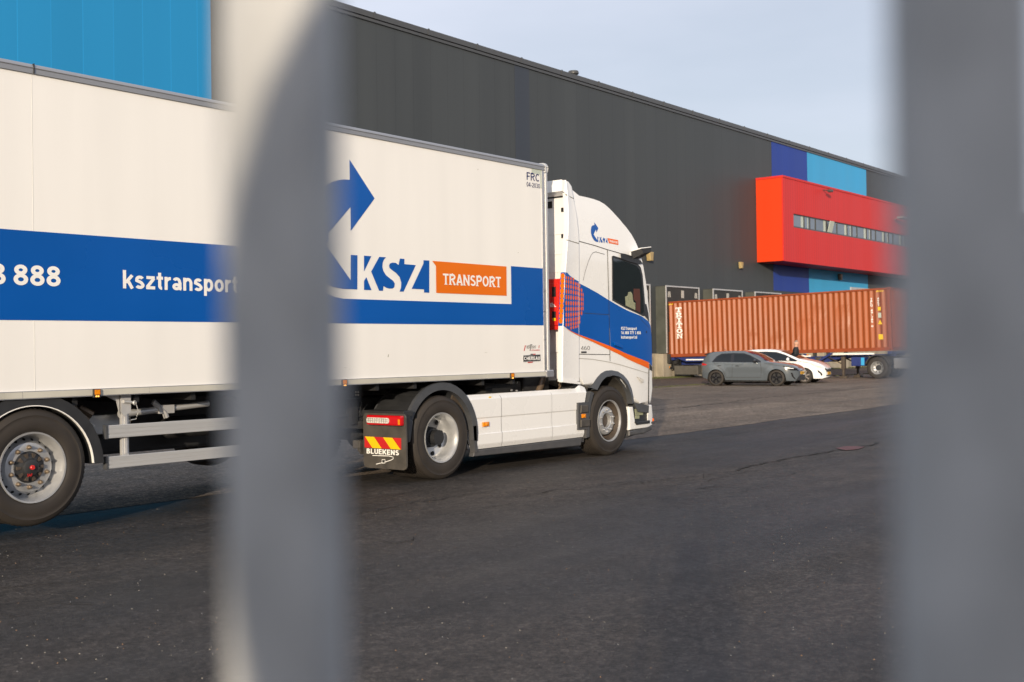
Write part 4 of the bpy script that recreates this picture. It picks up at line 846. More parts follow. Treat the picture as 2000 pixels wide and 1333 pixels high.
def cabfn(x, y, z):
    # tumblehome: upper cab leans in, gentle curve in plan at the front
    k_ = max(0.0, z - 2.75); s_ = 0.11 * k_ * k_
    fx = max(0.0, x - 14.45); pl = 0.13 * fx * fx; x = x + 0.15 * min(1.0, max(0.0, (x - 14.35) / 0.5))
    c_ = (CY0 + CY1) / 2
    if y < c_: y = y + (s_ + pl)
    else: y = y - (s_ + pl)
    return (x, y, z)
CUTS = [((0, 0, 1.0 + 0.14 * i), (0, 0, 1)) for i in range(1, 13)] + [((0, 0, 2.75 + 0.08 * i), (0, 0, 1)) for i in range(12)] + [((14.45 + 0.07 * i, 0, 0), (1, 0, 0)) for i in range(8)] + [((13.3 + 0.25 * i, 0, 0), (1, 0, 0)) for i in range(5)]
b = MB(); b.prism(outline, CY0, CY1, bev=0.07, seg=5, fn=cabfn, smooth=True, cuts=CUTS)
cab = b.build('cab', [m_cabwhite], tk)
cab.data.set_sharp_from_angle(angle=radians(40)); cab.modifiers.new('weighted', 'WEIGHTED_NORMAL').keep_sharp = True
# dark inner wheel arch and engine block under the cab so nothing shows through
b = MB(); b.box(13.2, 14.75, 10.0, 11.1, 0.45, 1.40); b.box(13.12, 14.6, 9.9, 11.2, 1.0, 1.5); b.build('engine_block', m_chassis, tk)
b = MB(); band_arc(b, ARX, 0.56, 0.60, 0.625, 5, 175, CY0 + 0.05, CY0 + 0.55); b.build('inner_arch', m_greydust, tk)
# arch flare (grey moulding)
fl_o = [P(*p) for p in ((1157, 758), (1163, 747), (1169, 738), (1177, 729.5), (1186, 724.5), (1197, 723.5), (1209, 726), (1220, 733), (1229.5, 744.5), (1236, 760), (1239, 774), (1240, 787))]
fl_i = [P(*p) for p in ((1165, 762), (1170, 752), (1175, 744), (1181, 738), (1189, 734), (1198, 733.5), (1208, 736), (1217, 742.5), (1224.5, 753), (1230, 767), (1232.5, 778), (1233.5, 789))]
v = []; f = []
for a_, c_ in zip(fl_o, fl_i): v += [(a_[0], CY0 - 0.012, a_[1]), (a_[0], CY0 + 0.06, a_[1]), (c_[0], CY0 - 0.045, c_[1]), (c_[0], CY0 + 0.06, c_[1])]
for i in range(len(fl_o) - 1):
    a_ = 4 * i; c_ = a_ + 4; f += [(a_, a_ + 2, c_ + 2, c_), (a_, a_ + 1, c_ + 1, c_), (a_ + 2, a_ + 3, c_ + 3, c_ + 2)]
MB().add(v, f, 0, True).build('arch_flare', m_grey, tk)
# panel gaps
m_gap = mat('panel gap', (0.03, 0.03, 0.033), 0.7)
def gap(mb, pts, w=0.006, Y=CY0 - 0.005):
    for i in range(len(pts) - 1):
        a_ = Vector(pts[i]); c_ = Vector(pts[i + 1]); d = (c_ - a_).normalized(); nn = Vector((-d.y, d.x)) * w / 2
        mb.add([cabfn(p.x, Y, p.y) for p in (a_ + nn, a_ - nn, c_ - nn, c_ + nn)], [(0, 1, 2, 3)])
b = MB(); sub = lambda pts: [P(*p) for p in pts]
gap(b, sub([(1131, 470), (1145, 474), (1165, 479.5), (1189, 487.5), (1215, 495), (1234, 502)]), 0.010)
gap(b, sub([(1189.5, 487), (1190.5, 540), (1192, 585), (1193, 640), (1194, 690), (1194.5, 706)]), 0.012)
gap(b, sub([(1130, 611), (1160, 613), (1193, 615)]), 0.008); gap(b, sub([(1130, 692), (1160, 692.5), (1194, 693)]), 0.009)
gap(b, sub([(1262.5, 722), (1262, 755), (1261.5, 790)]), 0.026)
gap(b, sub([(1142, 548), (1146, 530), (1152, 511), (1157, 500), (1161, 494), (1167, 492), (1184, 497)]), 0.006)
gap(b, sub([(1246, 616), (1250, 626), (1258, 635), (1264, 641)]), 0.006)
b.build('panel_gaps', m_gap, tk)
b = MB(); gap(b, sub([(1131, 700), (1160, 702), (1190, 707), (1215, 713), (1240, 722), (1261, 730)]), 0.010)
gap(b, sub([(1192, 615), (1194, 650), (1196, 700)]), 0.004); gap(b, sub([(1132, 745), (1132, 700), (1131.5, 660)]), 0.008); gap(b, sub([(1190.8, 487), (1192, 540), (1193.3, 585)]), 0.006)
b.build('crease_shade', mat('crease shade', (0.42, 0.41, 0.38), 0.5), tk)  # grey strips: shade of the body creases painted on
# graphics on the cab side
def conform(mb, poly, Y, mi=0, sub_n=1):
    bm = bmesh.new(); vs = [bm.verts.new((p[0], Y, p[1])) for p in poly]; bm.faces.new(vs); bm.normal_update()
    bmesh.ops.triangulate(bm, faces=bm.faces[:])
    for _ in range(3): bmesh.ops.subdivide_edges(bm, edges=[e for e in bm.edges if e.calc_length() > 0.15], cuts=1, use_grid_fill=True)
    bmesh.ops.triangulate(bm, faces=bm.faces[:]); bm.verts.index_update()
    mb.add([cabfn(*v.co) for v in bm.verts], [[v.index for v in f.verts] for f in bm.faces], mi, True); bm.free()
b = MB()
conform(b, sub([(1131, 552), (1150, 561.5), (1170, 572.5), (1189.5, 585), (1210, 597), (1232, 609), (1250, 618), (1262, 628), (1267, 637), (1269.2, 660), (1270, 690), (1270.3, 716), (1262, 708.5), (1240, 698), (1215, 686), (1193, 676), (1160, 663.5), (1131, 653)]), CY0 - 0.004)
b.build('blue_graphic', m_blue, tk)
b = MB()
conform(b, sub([(1131, 653), (1160, 663.5), (1193, 676), (1215, 686), (1240, 698), (1262, 708.5), (1262.5, 721), (1240, 709), (1215, 694), (1193, 683.5), (1160, 668), (1131, 655.5)]), CY0 - 0.007)
b.build('orange_stripe', m_orange2, tk)
b = MB()
for txt, yt, xr2 in (('KSZ Transport', 638.6, 1241.5), ('Tel. 088 777 3 888', 647.2, 1248), ('ksztransport.nl', 655.8, 1242)):
    xa = P(1215.7, yt)[0]; xb = P(xr2, yt)[0]; z1_ = P(1215.7, yt)[1]; z0_ = P(1215.7, yt + 6.0)[1]
    letter(b, txt, xa, xb, z0_, z1_, 0, weight=.21, gap_=.08, fn=lambda u, z: cabfn(u, CY0 - 0.0075, z))
b.build('door_lettering', m_letter, tk)
b = MB(); xa, xb = P(1137.5, 680)[0], P(1155, 680)[0]; z0_, z1_ = P(1146, 683.8)[1], P(1146, 676.3)[1]
letter(b, '460', xa, xb, z0_, z1_, CY0 - 0.005, weight=.09, gap_=.12); b.box(P(1138, 688)[0], P(1148.5, 688)[0], CY0 - 0.006, CY0 - 0.003, P(1140, 690)[1], P(1140, 686.7)[1], 1); b.build('model_mark', [m_grey, m_gap], tk)
# small logo on the high roof
def R1(x, y): return P(1080 + x / 11.108, 360 + y / 11.108)
b = MB()
conform(b, [R1(*p) for p in [(980, 820), (1055, 948), (1008, 1045), (997, 978), (940, 1085), (1012, 1215), (1016, 1135), (1032, 1138), (1030, 1252), (990, 1250), (950, 1225), (915, 1170), (893, 1110), (884, 1050), (888, 985), (903, 925), (930, 890), (975, 882)]], CY0 - 0.004, 0)
for s_ in [[(1048, 1140), (1062, 1142), (1048, 1185)], [(1048, 1215), (1054, 1205), (1066, 1262), (1048, 1258)], [(1085, 1145), (1108, 1150), (1098, 1170), (1100, 1200), (1125, 1235), (1120, 1268), (1102, 1265), (1098, 1250), (1095, 1262), (1085, 1260), (1068, 1190)], [(1145, 1155), (1158, 1158), (1160, 1172), (1190, 1178), (1160, 1275), (1148, 1275), (1148, 1230), (1128, 1195), (1130, 1180), (1140, 1185)], [(1220, 1168), (1232, 1170), (1232, 1282), (1222, 1280), (1220, 1262), (1192, 1255), (1218, 1190)]]:
    conform(b, [R1(*p) for p in s_], CY0 - 0.004, 0)
conform(b, [P(1191.5, 465), P(1212, 469), P(1212, 478.5), P(1193.5, 475)], CY0 - 0.004, 1)
letter(b, 'TRANSPORT', P(1194.5, 470)[0], P(1210.8, 472)[0], P(1200, 473.6)[1] + 0.0, P(1200, 469.0)[1], 0, mi=2, weight=.18, fn=lambda u, z: cabfn(u, CY0 - 0.006, z - 0.06 * (u - P(1194.5, 470)[0])))
b.build('roof_logo', [m_blue, m_orange2, m_letter], tk)
# side window: black surround, glass
wout = sub([(1198, 501), (1201, 499.5), (1225, 507), (1243, 515), (1248, 522), (1251, 537), (1254, 575), (1256.5, 612), (1256, 616.5), (1252, 617.5), (1198.5, 587)])
win_ = sub([(1200.5, 504), (1225, 511.5), (1241, 519), (1246, 527), (1249, 545), (1251.5, 580), (1253, 608), (1250, 613.5), (1200.8, 584)])
b = MB(); conform(b, wout, CY0 - 0.006); wf = b.build('door_window', m_black, tk)
b = MB(); conform(b, win_, CY0 - 0.009); b.build('pane', m_glass, wf)
b = MB()
conform(b, sub([(1228, 571), (1232, 570), (1234, 574), (1236, 590), (1239, 592), (1239, 606), (1224, 597), (1223, 580), (1227, 578)]), CY0 - 0.0105, 0)
conform(b, sub([(1236, 564), (1246, 564), (1247, 585), (1247, 611), (1240, 606.5), (1240, 590), (1236, 584)]), CY0 - 0.0105, 1); b.build('objects_behind_glass', [m_paper, m_curtain], wf)
# visor-like deflector over the window, mirror camera arm, front mirror, antenna
b = MB(); conform(b, sub([(1213, 494.5), (1222, 496), (1236, 501), (1246, 508), (1250, 515), (1243, 515.5), (1228, 511), (1214, 505)]), CY0 - 0.022); q_ = b.build('window_deflector', m_black, tk)
b = MB()
ya = cabfn(14.66, CY0, 2.97)[1]
b.prism([(14.50, 2.97), (14.78, 3.03), (14.80, 2.99), (14.70, 2.86), (14.55, 2.84), (14.50, 2.88)], ya - 0.012, ya + 0.10, bev=0.01, seg=2, mi=0)
A = [(14.53, ya - 0.012, 2.985), (14.80, ya - 0.012, 3.035), (14.77, ya - 0.012, 2.885), (14.54, ya - 0.012, 2.86)]
Bq = [(14.60, ya - 0.34, 3.035), (14.70, ya - 0.36, 3.055), (14.71, ya - 0.36, 3.02), (14.61, ya - 0.34, 3.0)]
Bq = [(14.56, ya - 0.17, 3.02), (14.80, ya - 0.19, 3.05), (14.80, ya - 0.19, 2.975), (14.62, ya - 0.17, 2.945)]
b.add(A + Bq, [(2, 6, 7, 3), (3, 7, 4, 0), (4, 7, 6, 5), (1, 2, 6, 5)], 1); b.add(A + Bq, [(0, 4, 5, 1)], 0)
b.tube([A[0], Bq[0], Bq[1]], 0.008, mi=0, n=6)
b.build('mirror_camera_arm', [m_cabwhite, m_black], tk)
b = MB(); zz = P(1270, 604.5)[1]; b.tube([(14.88, 9.7, zz), (15.02, 9.66, zz - 0.005), (15.16, 9.62, zz - 0.01), (15.22, 9.60, zz + 0.01)], [0.02, 0.016, 0.02, 0.035], n=10); b.build('front_mirror_arm', m_black, tk)
xa_, za_ = P(1181, 388); b = MB(); b.tube([(xa_, 9.55, za_ - 0.03), (xa_ - 0.02, 9.55, za_ + 0.15)], [0.008, 0.004], n=6); b.build('antenna', m_black, tk)
# A pillar handle, door handle, front quarter details
b = MB(); conform(b, sub([(1252, 594), (1257, 593.5), (1261, 612), (1263, 630), (1258, 622), (1254, 617)]), CY0 - 0.010); b.build('pillar_trim', m_black, tk)
b = MB(); conform(b, sub([(1262.5, 711), (1266, 713), (1270, 718), (1270, 726), (1263, 722)]), CY0 - 0.009); b.build('front_corner_trim', m_black, tk)
X_, Z_ = P(1205, 671)
b = MB(); b.prism([P(1199, 667), P(1209, 667.5), P(1218.5, 675), P(1218, 683), P(1201, 676)], CY0 - 0.008, CY0 - 0.003, bev=0.001, seg=1, mi=0); b.prism([P(1200, 669), P(1208, 670.5), P(1216, 677), P(1216, 681), P(1201, 675)], CY0 - 0.035, CY0 - 0.012, bev=0.008, seg=2, mi=0); b.build('door_handle', m_blue, tk)
b = MB(); b.prism([P(1245.5, 736), P(1251, 737), P(1260, 742), P(1259, 747.5), P(1254, 746)], CY0 - 0.014, CY0 - 0.003, bev=0.003, seg=1); b.build('side_indicator', m_clearlens, tk)
xh, zh = P(1268, 649); b = MB(); b.lathe([(0, -0.02), (0.03, -0.018), (0.035, 0), (0, 0.0)], xh - 0.02, zh, cabfn(xh, CY0, zh)[1] - 0.002, 1, 14); b.build('hinge_cap', m_black, tk)
# lower front: step recess, bumper, spoiler
SY = CY0 + 0.01
b = MB(); b.prism(sub([(1238, 787), (1262.5, 793), (1262, 808), (1245, 806)]), CY0 - 0.006, CY0 + 0.35, bev=0.004, seg=1, fn=cabfn); b.build('step_shroud', m_grey, tk)
b = MB(); b.prism(sub([(1236, 795), (1264, 793), (1264, 832), (1238, 833)]), CY0 + 0.022, CY1 - 0.1, fn=cabfn); b.build('step_recess', m_black, tk)
b = MB(); b.prism(sub([(1241, 800), (1245, 799), (1247, 806), (1254, 808), (1254, 812), (1242, 812)]), CY0 + 0.012, CY0 + 0.021, fn=cabfn); b.prism(sub([(1242, 812.5), (1248, 812.5), (1248, 819), (1242, 819)]), CY0 + 0.012, CY0 + 0.021, fn=cabfn); b.build('sticker', m_paper, tk)
b = MB(); b.prism(sub([(1239, 825), (1263, 822.5), (1263, 828.5), (1242, 831)]), CY0 - 0.022, CY0 + 0.3, bev=0.01, seg=2, fn=cabfn); b.build('step_plate', m_black, tk)
b = MB(); b.prism(sub([(1231, 795), (1237.5, 795), (1239, 830), (1262, 827), (1262, 792), (1271, 792), (1272, 812), (1272, 832), (1262, 837), (1232, 841)]), SY - 0.008, CY1 - 0.01, bev=0.02, seg=3, fn=cabfn, smooth=True, cuts=CUTS[-13:]); bo = b.build('bumper', m_cabwhite, tk); bo.modifiers.new('weighted', 'WEIGHTED_NORMAL').keep_sharp = True
b = MB(); b.prism(sub([(1232, 842), (1262, 838), (1271.5, 832), (1270, 842), (1255, 849), (1232, 852)]), SY - 0.01, CY1 - 0.02, bev=0.02, seg=2, fn=cabfn); b.prism(sub([(1230, 851), (1252, 846), (1249, 851), (1232, 857.5)]), SY + 0.05, CY1 - 0.1, bev=0.01, seg=1); b.build('front_spoiler', m_grey, tk)
xo, zo = 15.17, 0.435; yo = 9.36
b = MB(); b.prism([(xo - 0.10, zo - 0.055), (xo + 0.03, zo - 0.05), (xo + 0.05, zo + 0.0), (xo + 0.0, zo - 0.02), (xo - 0.10, zo - 0.02)], yo - 0.06, yo + 0.06, bev=0.008, seg=2, mi=0); q_ = b.build('corner_lamp', m_grey, tk)
b = MB(); b.lathe([(0, -0.05), (0.025, -0.04), (0.038, 0.0), (0.03, 0.04), (0, 0.05)], xo + 0.0, zo, yo, 1, 16); b.build('lens', m_orange2, q_)
# windscreen and front details (seen only from further round)
b = MB(); b.add([(14.86, CY0 + 0.22, 2.92), (14.86, CY1 - 0.22, 2.92), (15.09, CY1 - 0.16, 2.0), (15.09, CY0 + 0.16, 2.0)], [(0, 1, 2, 3)]); b.build('windscreen', m_glass, tk)
b = MB(); b.box(15.13, 15.16, CY0 + 0.45, CY1 - 0.45, 0.95, 1.55, c=0.006); b.build('grille', m_black, tk)

# side fairing behind the cab, its rear edge turned in
fr_edge = [P(*p) for p in ((1112.5, 351), (1112, 375), (1110, 420), (1107, 460), (1104, 500), (1101, 545), (1099, 600), (1097, 640), (1096.5, 690), (1096, 746))]
fr_front = [P(*p) for p in ((1121, 363), (1124.5, 385), (1128.5, 420), (1130.5, 460), (1131, 500), (1131, 545), (1131, 600), (1131, 640), (1131, 690), (1131, 745))]
def fairy(t_, x, z, e=0.0): # outward bow
    k_ = max(0.0, z - 2.95); return SIDE - 0.02 + 0.10 * k_ * k_ + 0.04 * (1 - t_) * 0 + e
def fairing(k0, k1, e, name, m, lo=0.0, hi=1.0):
    v = []; f = []; rows = []; NN = 6
    zs = []
    for i in range(k0, k1 + 1): zs.append((fr_edge[i], fr_front[i]))
    fine = []
    for i in range(len(zs) - 1):
        for s_ in range(6): t_ = s_ / 6; fine.append(tuple(tuple(zs[i][q][k_] * (1 - t_) + zs[i + 1][q][k_] * t_ for k_ in (0, 1)) for q in (0, 1)))
    fine.append(zs[-1])
    for (a_, c_) in fine:
        r_ = []
        r_.append((a_[0] + 0.03, fairy(0, *a_) + 0.085, a_[1]))          # rear flange turned in
        r_.append((a_[0] + 0.004, fairy(0, *a_) + 0.080, a_[1]))
        r_.append((a_[0], fairy(0, *a_) + 0.010, a_[1]))
        r_.append((a_[0] + 0.008, fairy(0, *a_), a_[1]))
        for s_ in range(1, NN + 1):
            t_ = s_ / NN; x_ = a_[0] * (1 - t_) + c_[0] * t_; z_ = a_[1] * (1 - t_) + c_[1] * t_
            r_.append((x_, fairy(t_, x_, z_) + 0.012 * sin(pi * t_) * 0 + 0.020 * sin(t_ * pi / 2) , z_))
        r_.append((c_[0], fairy(1, *c_) + 0.07, c_[1])); rows.append(r_)
    w_ = len(rows[0]); v = [(p[0], p[1] + e, p[2]) for r_ in rows for p in r_]
    f = [(i * w_ + j, i * w_ + j + 1, (i + 1) * w_ + j + 1, (i + 1) * w_ + j) for i in range(len(rows) - 1) for j in range(w_ - 1)]
    return MB().add(v, f, 0, True).build(name, m, tk)
fa = fairing(0, 9, 0.0, 'side_fairing', m_cabwhite)
# gaps in the fairing
b = MB()
for (xa, za), (xb, zb3) in ((P(1107.5, 379), P(1126, 388)), (P(1104, 469), P(1130.5, 476))):
    n_ = 6
    for i in range(n_):
        t0, t1 = i / n_, (i + 1) / n_; A = (xa + (xb - xa) * t0, za + (zb3 - za) * t0); B = (xa + (xb - xa) * t1, za + (zb3 - za) * t1)
        e0 = 0.020 * sin(t0 * pi / 2) - 0.003; e1 = 0.020 * sin(t1 * pi / 2) - 0.003
        b.add([(A[0], fairy(0, *A) + e0, A[1] + 0.006), (A[0], fairy(0, *A) + e0, A[1] - 0.006), (B[0], fairy(0, *B) + e1, B[1] - 0.006), (B[0], fairy(0, *B) + e1, B[1] + 0.006)], [(0, 1, 2, 3)])
b.build('fairing_gap', mat('shadow gap', (0.20, 0.19, 0.16), 0.6), fa)
# dotted globe on the fairing and cab: blue field with orange dots
def gy(x, z): # surface just outside fairing / cab
    xf = P(1131, 600)[0]
    if x <= xf: 
        xe = P(1099, 600)[0]; t_ = max(0, min(1, (x - xe) / (xf - xe))); return fairy(0, x, z) + 0.020 * sin(t_ * pi / 2) - 0.004
    return CY0 - 0.0065
b = MB()
top_l = [(1101.3, 532), (1106, 533), (1112, 539), (1122, 546), (1129.8, 550)]; bot_l = [(1129.8, 653.5), (1122, 650.5), (1112, 646), (1104, 641), (1097.8, 637), (1098, 600), (1100.5, 560)]
bm = bmesh.new(); vs = [bm.verts.new((P(*p)[0], 0, P(*p)[1])) for p in top_l + bot_l]; bm.faces.new(vs); bm.normal_update(); bmesh.ops.triangulate(bm, faces=bm.faces[:])
for _ in range(3): bmesh.ops.subdivide_edges(bm, edges=[e for e in bm.edges if e.calc_length() > 0.06], cuts=1, use_grid_fill=True)
bmesh.ops.triangulate(bm, faces=bm.faces[:]); bm.verts.index_update()
b.add([(v.co.x, gy(v.co.x, v.co.z), v.co.z) for v in bm.verts], [[v.index for v in f_.verts] for f_ in bm.faces]); bm.free()
# blue on the turned-in rear flange
a_t, a_b = P(1101.3, 532), P(1097.5, 637)
b.build('blue_graphic', m_blue, fa)
dots = MB(); cols = [(1103.6, 4.6), (1108.6, 4.2), (1113.8, 4.2), (1119.0, 4.3), (1123.8, 4.0), (1128.0, 3.2), (1134.4, 3.6), (1138.6, 3.0), (1141.4, 1.9)]
gtop = lambda x: 533 + max(0, (x - 1106)) * 0.72 if x < 1131 else 551 + (x - 1131) * 1.0
for (xp, rw) in cols:
    t_ = (xp - 1092) / 51.0; half = 62 * sqrt(max(0.0, 1 - t_ * t_))
    nrow = 11
    for j in range(nrow):
        ph = (-60 + 120 * (j + 0.5) / nrow)
        yp = 592 + sin(radians(ph)) * 62 * (1 - 0.25 * t_ * t_) + 2 * t_
        ry = 4.9 * cos(radians(ph)) ** 0.8 * (1 - 0.15 * t_) + 0.2
        tp = gtop(xp) ; bt = 640 + (xp - 1100) * 0.42
        if yp - ry < tp or yp + ry > bt: continue
        if abs(yp - 592) > half + 3: continue
        rx = rw * 0.37
        pts = [P(xp + rx * cos(q * pi / 6), yp + ry * sin(q * pi / 6)) for q in range(12)]
        dots.add([(p[0], gy(*p) - 0.002, p[1]) for p in pts], [tuple(range(12))])
dots.build('orange_dots', m_orange2, fa)
# the graphic wraps round the turned-in rear edge of the fairing
def edge_x(z):
    for i in range(len(fr_edge) - 1):
        if fr_edge[i][1] >= z >= fr_edge[i + 1][1]: t_ = (fr_edge[i][1] - z) / (fr_edge[i][1] - fr_edge[i + 1][1]); return fr_edge[i][0] * (1 - t_) + fr_edge[i + 1][0] * t_
    return fr_edge[-1][0]
b = MB(); z0e, z1e = P(1097.5, 637)[1], P(1101.3, 532)[1]; v = []; n_ = 16
for i in range(n_ + 1):
    z = z0e + (z1e - z0e) * i / n_; v += [(edge_x(z) - 0.002, fairy(0, 0, z) + 0.004, z), (edge_x(z) + 0.002, fairy(0, 0, z) + 0.080, z)]
b.add(v, [(2 * i, 2 * i + 1, 2 * i + 3, 2 * i + 2) for i in range(n_)], 0)
for j in range(10):
    z = z1e - 0.05 - j * (z1e - z0e - 0.05) / 10; yc = fairy(0, 0, z) + 0.038
    b.add([(edge_x(z) - 0.0045 + 0.0006 * sin(q * pi / 6), yc + 0.034 * cos(q * pi / 6), z + 0.037 * sin(q * pi / 6)) for q in range(12)], [tuple(range(12))], 1)
b.build('edge_graphic', [m_blue, m_orange], fa)
b = MB()   # thin orange line along the lower edge of the blue on the fairing
lo = [P(*p) for p in ((1104, 641.5), (1112, 646), (1122, 650.8), (1130, 653.8))]; hi_ = [P(*p) for p in ((1130, 656.5), (1122, 652.6), (1112, 647.2), (1104, 642))]
b.add([(p[0], gy(*p) - 0.002, p[1]) for p in lo + hi_], [tuple(range(8))]); b.build('orange_line', m_orange2, fa)
# lower lip of the fairing
b = MB(); b.prism([P(1097, 738), P(1131, 747), P(1131, 751), P(1096, 747)], SIDE - 0.024, SIDE + 0.03); b.build('fairing_lip', m_cabwhite, fa)
# far side fairing and roof arch
zt_ = P(1112, 351)[1]
b = MB(); b.box(12.80, 13.12, CY1 - 0.03, CY1 + 0.01, 1.10, zt_ - 0.06); b.build('far_side_fairing', m_cabwhite, tk)
b = MB(); b.prism([(12.86, zt_ - 0.16), (12.865, zt_), (13.02, zt_ - 0.01), (13.10, zt_ - 0.07), (13.14, zt_ - 0.20), (13.14, zt_ - 0.30), (13.05, zt_ - 0.20), (12.9, zt_ - 0.16)], SIDE + 0.075, CY1 - 0.02, bev=0.01, seg=2, smooth=True); b.build('roof_deflector', m_cabwhite, tk)
# rear wall of the cab with slots
RX = 13.06
b = MB(); b.box(RX, 13.11, CY0 + 0.06, CY1 - 0.06, 1.50, 3.66, 0)
rw = b.build('rear_wall', m_cabwhite, tk)
b = MB()
for z_ in (3.15, 2.87, 2.62, 2.38, 2.15): b.box(RX - 0.008, RX + 0.0, CY0 + 0.06, CY1 - 0.06, z_, z_ + 0.012, 0)
for z_ in (3.05, 2.78, 2.53, 2.28): b.box(RX - 0.012, RX + 0.0, 9.95, 10.02, z_ - 0.10, z_ + 0.02, 0, c=0.005)
b.build('wall_ribs', m_cabwhite, rw)
b = MB()
for (px0, px1, py0, py1) in ((1096.5, 1108, 406.5, 413.5), (1096.8, 1106, 458, 465), (1068, 1078.5, 395, 407), (1105, 1108, 380, 386), (1106, 1108, 388, 405)):
    y0_, z0_ = PX(px1, py1, RX); y1_, z1_ = PX(px0, py0, RX); b.box(RX - 0.010, RX + 0.001, y0_, y1_, z0_, z1_)
b.box(RX - 0.02, RX + 0.02, SIDE + 0.08, CY1 - 0.05, 3.665, 3.74)
b.build('vent_slots', m_dark, rw)
# red box hanging behind the cab
y1_, zt2 = PX(1066, 546, 12.93); y0_, _ = PX(1095.5, 546, 12.93); zb4 = PX(1080, 645, 12.93)[1]
b = MB(); b.box(12.93, RX - 0.013, y0_, y0_ + 0.62, zb4, zt2, c=0.02); rb = b.build('red_rear_panel', m_red, tk)
b = MB(); b.box(12.915, 12.931, y0_ + 0.05, y0_ + 0.45, zb4 + 0.06, zt2 - 0.06, c=0.012); b.build('panel_rib', m_red, rb)
b = MB()
for (px0, px1, py0, py1) in ((1078, 1085.5, 561, 580), (1078, 1085.5, 609, 626)):
    ya_, za1_ = PX(px1, py1, 12.91); yb_, zb1_ = PX(px0, py0, 12.91); MB().box(12.908, 12.914, ya_, yb_, za1_, zb1_).build('vent', m_dark, rb)
b = MB(); ya_, za1_ = PX(1086, 600, 12.91); write(b, 'ih.', ya_ + 0.10, ya_, za1_, za1_ + 0.06, 12.912, axis='x', bold=0.03); b.build('panel_mark', m_letter, rb)
ya_, za1_ = PX(1085, 627, 12.90); MB().box(12.902, 12.907, ya_, ya_ + 0.05, za1_, za1_ + 0.04).build('warning_label', m_yellow, rb)
# tractor chassis, fifth wheel, clutter
b = MB(); b.box(9.55, 14.7, 10.10, 10.18, 0.70, 0.98); b.box(9.55, 14.7, 10.85, 10.93, 0.70, 0.98); b.box(9.50, 9.6, 10.0, 11.0, 0.68, 0.98)
for xx in (10.8, 11.6, 12.4): b.box(xx, xx + 0.08, 10.18, 10.85, 0.75, 0.92)
b.box(10.7, 13.4, 9.75, 10.09, 0.40, 0.86, c=0.03); b.box(10.7, 13.4, 10.94, 11.4, 0.40, 0.86, c=0.03)
b.build('chassis_frame', m_chassis, tk)
b = MB(); b.box(10.75, 13.45, 9.34, 10.95, 0.915, 0.945, c=0.004)
for i in range(30): b.box(10.8 + i * 0.088, 10.82 + i * 0.088, 9.36, 10.9, 0.9455, 0.952)
b.build('deck_plate', m_greydust, tk)
b = MB(); b.prism([(10.4, 0.99), (11.5, 1.06), (11.5, 1.10), (10.5, 1.098), (10.35, 1.02)], 10.05, 11.0, bev=0.01, seg=1); b.build('fifth_wheel', m_chassis, tk)
b = MB()
for i in range(5):
    y_ = 9.9 + i * 0.17; pts = []
    for t_ in range(40): a_ = t_ * 0.9; pts.append((12.75 + 0.10 * sin(a_) * 0.6, y_ + 0.035 * cos(a_), 1.62 - t_ * 0.015))
    b.tube(pts, 0.008, n=5)
b.build('air_hoses', m_black, tk)
b = MB(); b.box(12.3, 12.9, 9.6, 10.5, 0.955, 1.28, c=0.04); b.lathe([(0.0, 0), (0.10, 0.0), (0.10, 0.02), (0.04, 0.03), (0.02, 0.06), (0, .06)], 12.55, 9.75, 1.05, axis='z', n=18)
for dx, dz in ((0, 0), (0.12, 0), (0.01, -0.10), (0.12, -0.11)): b.lathe([(0, -.02), (0.012, -.018), (0.016, 0), (0, 0)], 12.0 + dx, 1.10 + dz, 9.58, 1, 10, mi=1)
b.box(11.5, 12.25, 9.6, 10.0, 0.955, 1.12, c=0.02); b.build('gearbox_cover', [m_chassis, m_alu], tk)
b = MB(); b.tube([(12.62, 9.6, 0.955), (12.68, 9.6, 1.04), (12.76, 9.62, 1.14)], [0.05, 0.055, 0.05], n=16); b.tube([(13.0, 9.52, 0.955), (13.03, 9.52, 1.03), (13.0, 9.54, 1.12)], 0.022, n=10); b.build('exhaust_pipe', m_brass, tk)
b = MB(); X_, Z_ = P(1044, 766); b.box(11.9, 12.0, 9.42, 9.45, 0.958, 0.975, 1); b.box(11.3, 11.65, 9.42, 9.47, 0.956, 0.985, 0); b.build('deck_fittings', [m_brass, m_blue], tk)
# side skirts: three panels with creased profile
prof = [(0.99, 0.045), (0.93, 0.0), (0.70, 0.0), (0.685, 0.008), (0.50, 0.004), (0.49, -0.006), (0.37, -0.004), (0.355, 0.0), (0.31, 0.018)]
def skirt_rows(poly_top, poly_bot, n, name, x0, x1):
    v = []; f = []; cols_ = 40
    for i in range(cols_ + 1):
        t_ = i / cols_; x_ = x0 + (x1 - x0) * t_; zt_ = poly_top(x_); zb_ = poly_bot(x_)
        for z_, d in prof:
            zz_ = z_ if z_ < 0.95 else zt_; zz_ = min(zz_, zt_ - (0.06 if z_ < 0.95 else 0)); v.append((x_, SIDE + 0.0 + d + 0.012, zz_))
        v.append((x_, SIDE + 0.10, zb_ + 0.0)); v.append((x_, SIDE + 0.14, zt_ - 0.002))
    k_ = len(prof) + 2
    for i in range(cols_):
        for j in range(k_ - 1): f.append((i * k_ + j, i * k_ + j + 1, (i + 1) * k_ + j + 1, (i + 1) * k_ + j))
    return v, f
x_edges = [P(914, 800)[0], P(981, 800)[0], P(1079.5, 800)[0], P(1143, 800)[0]]
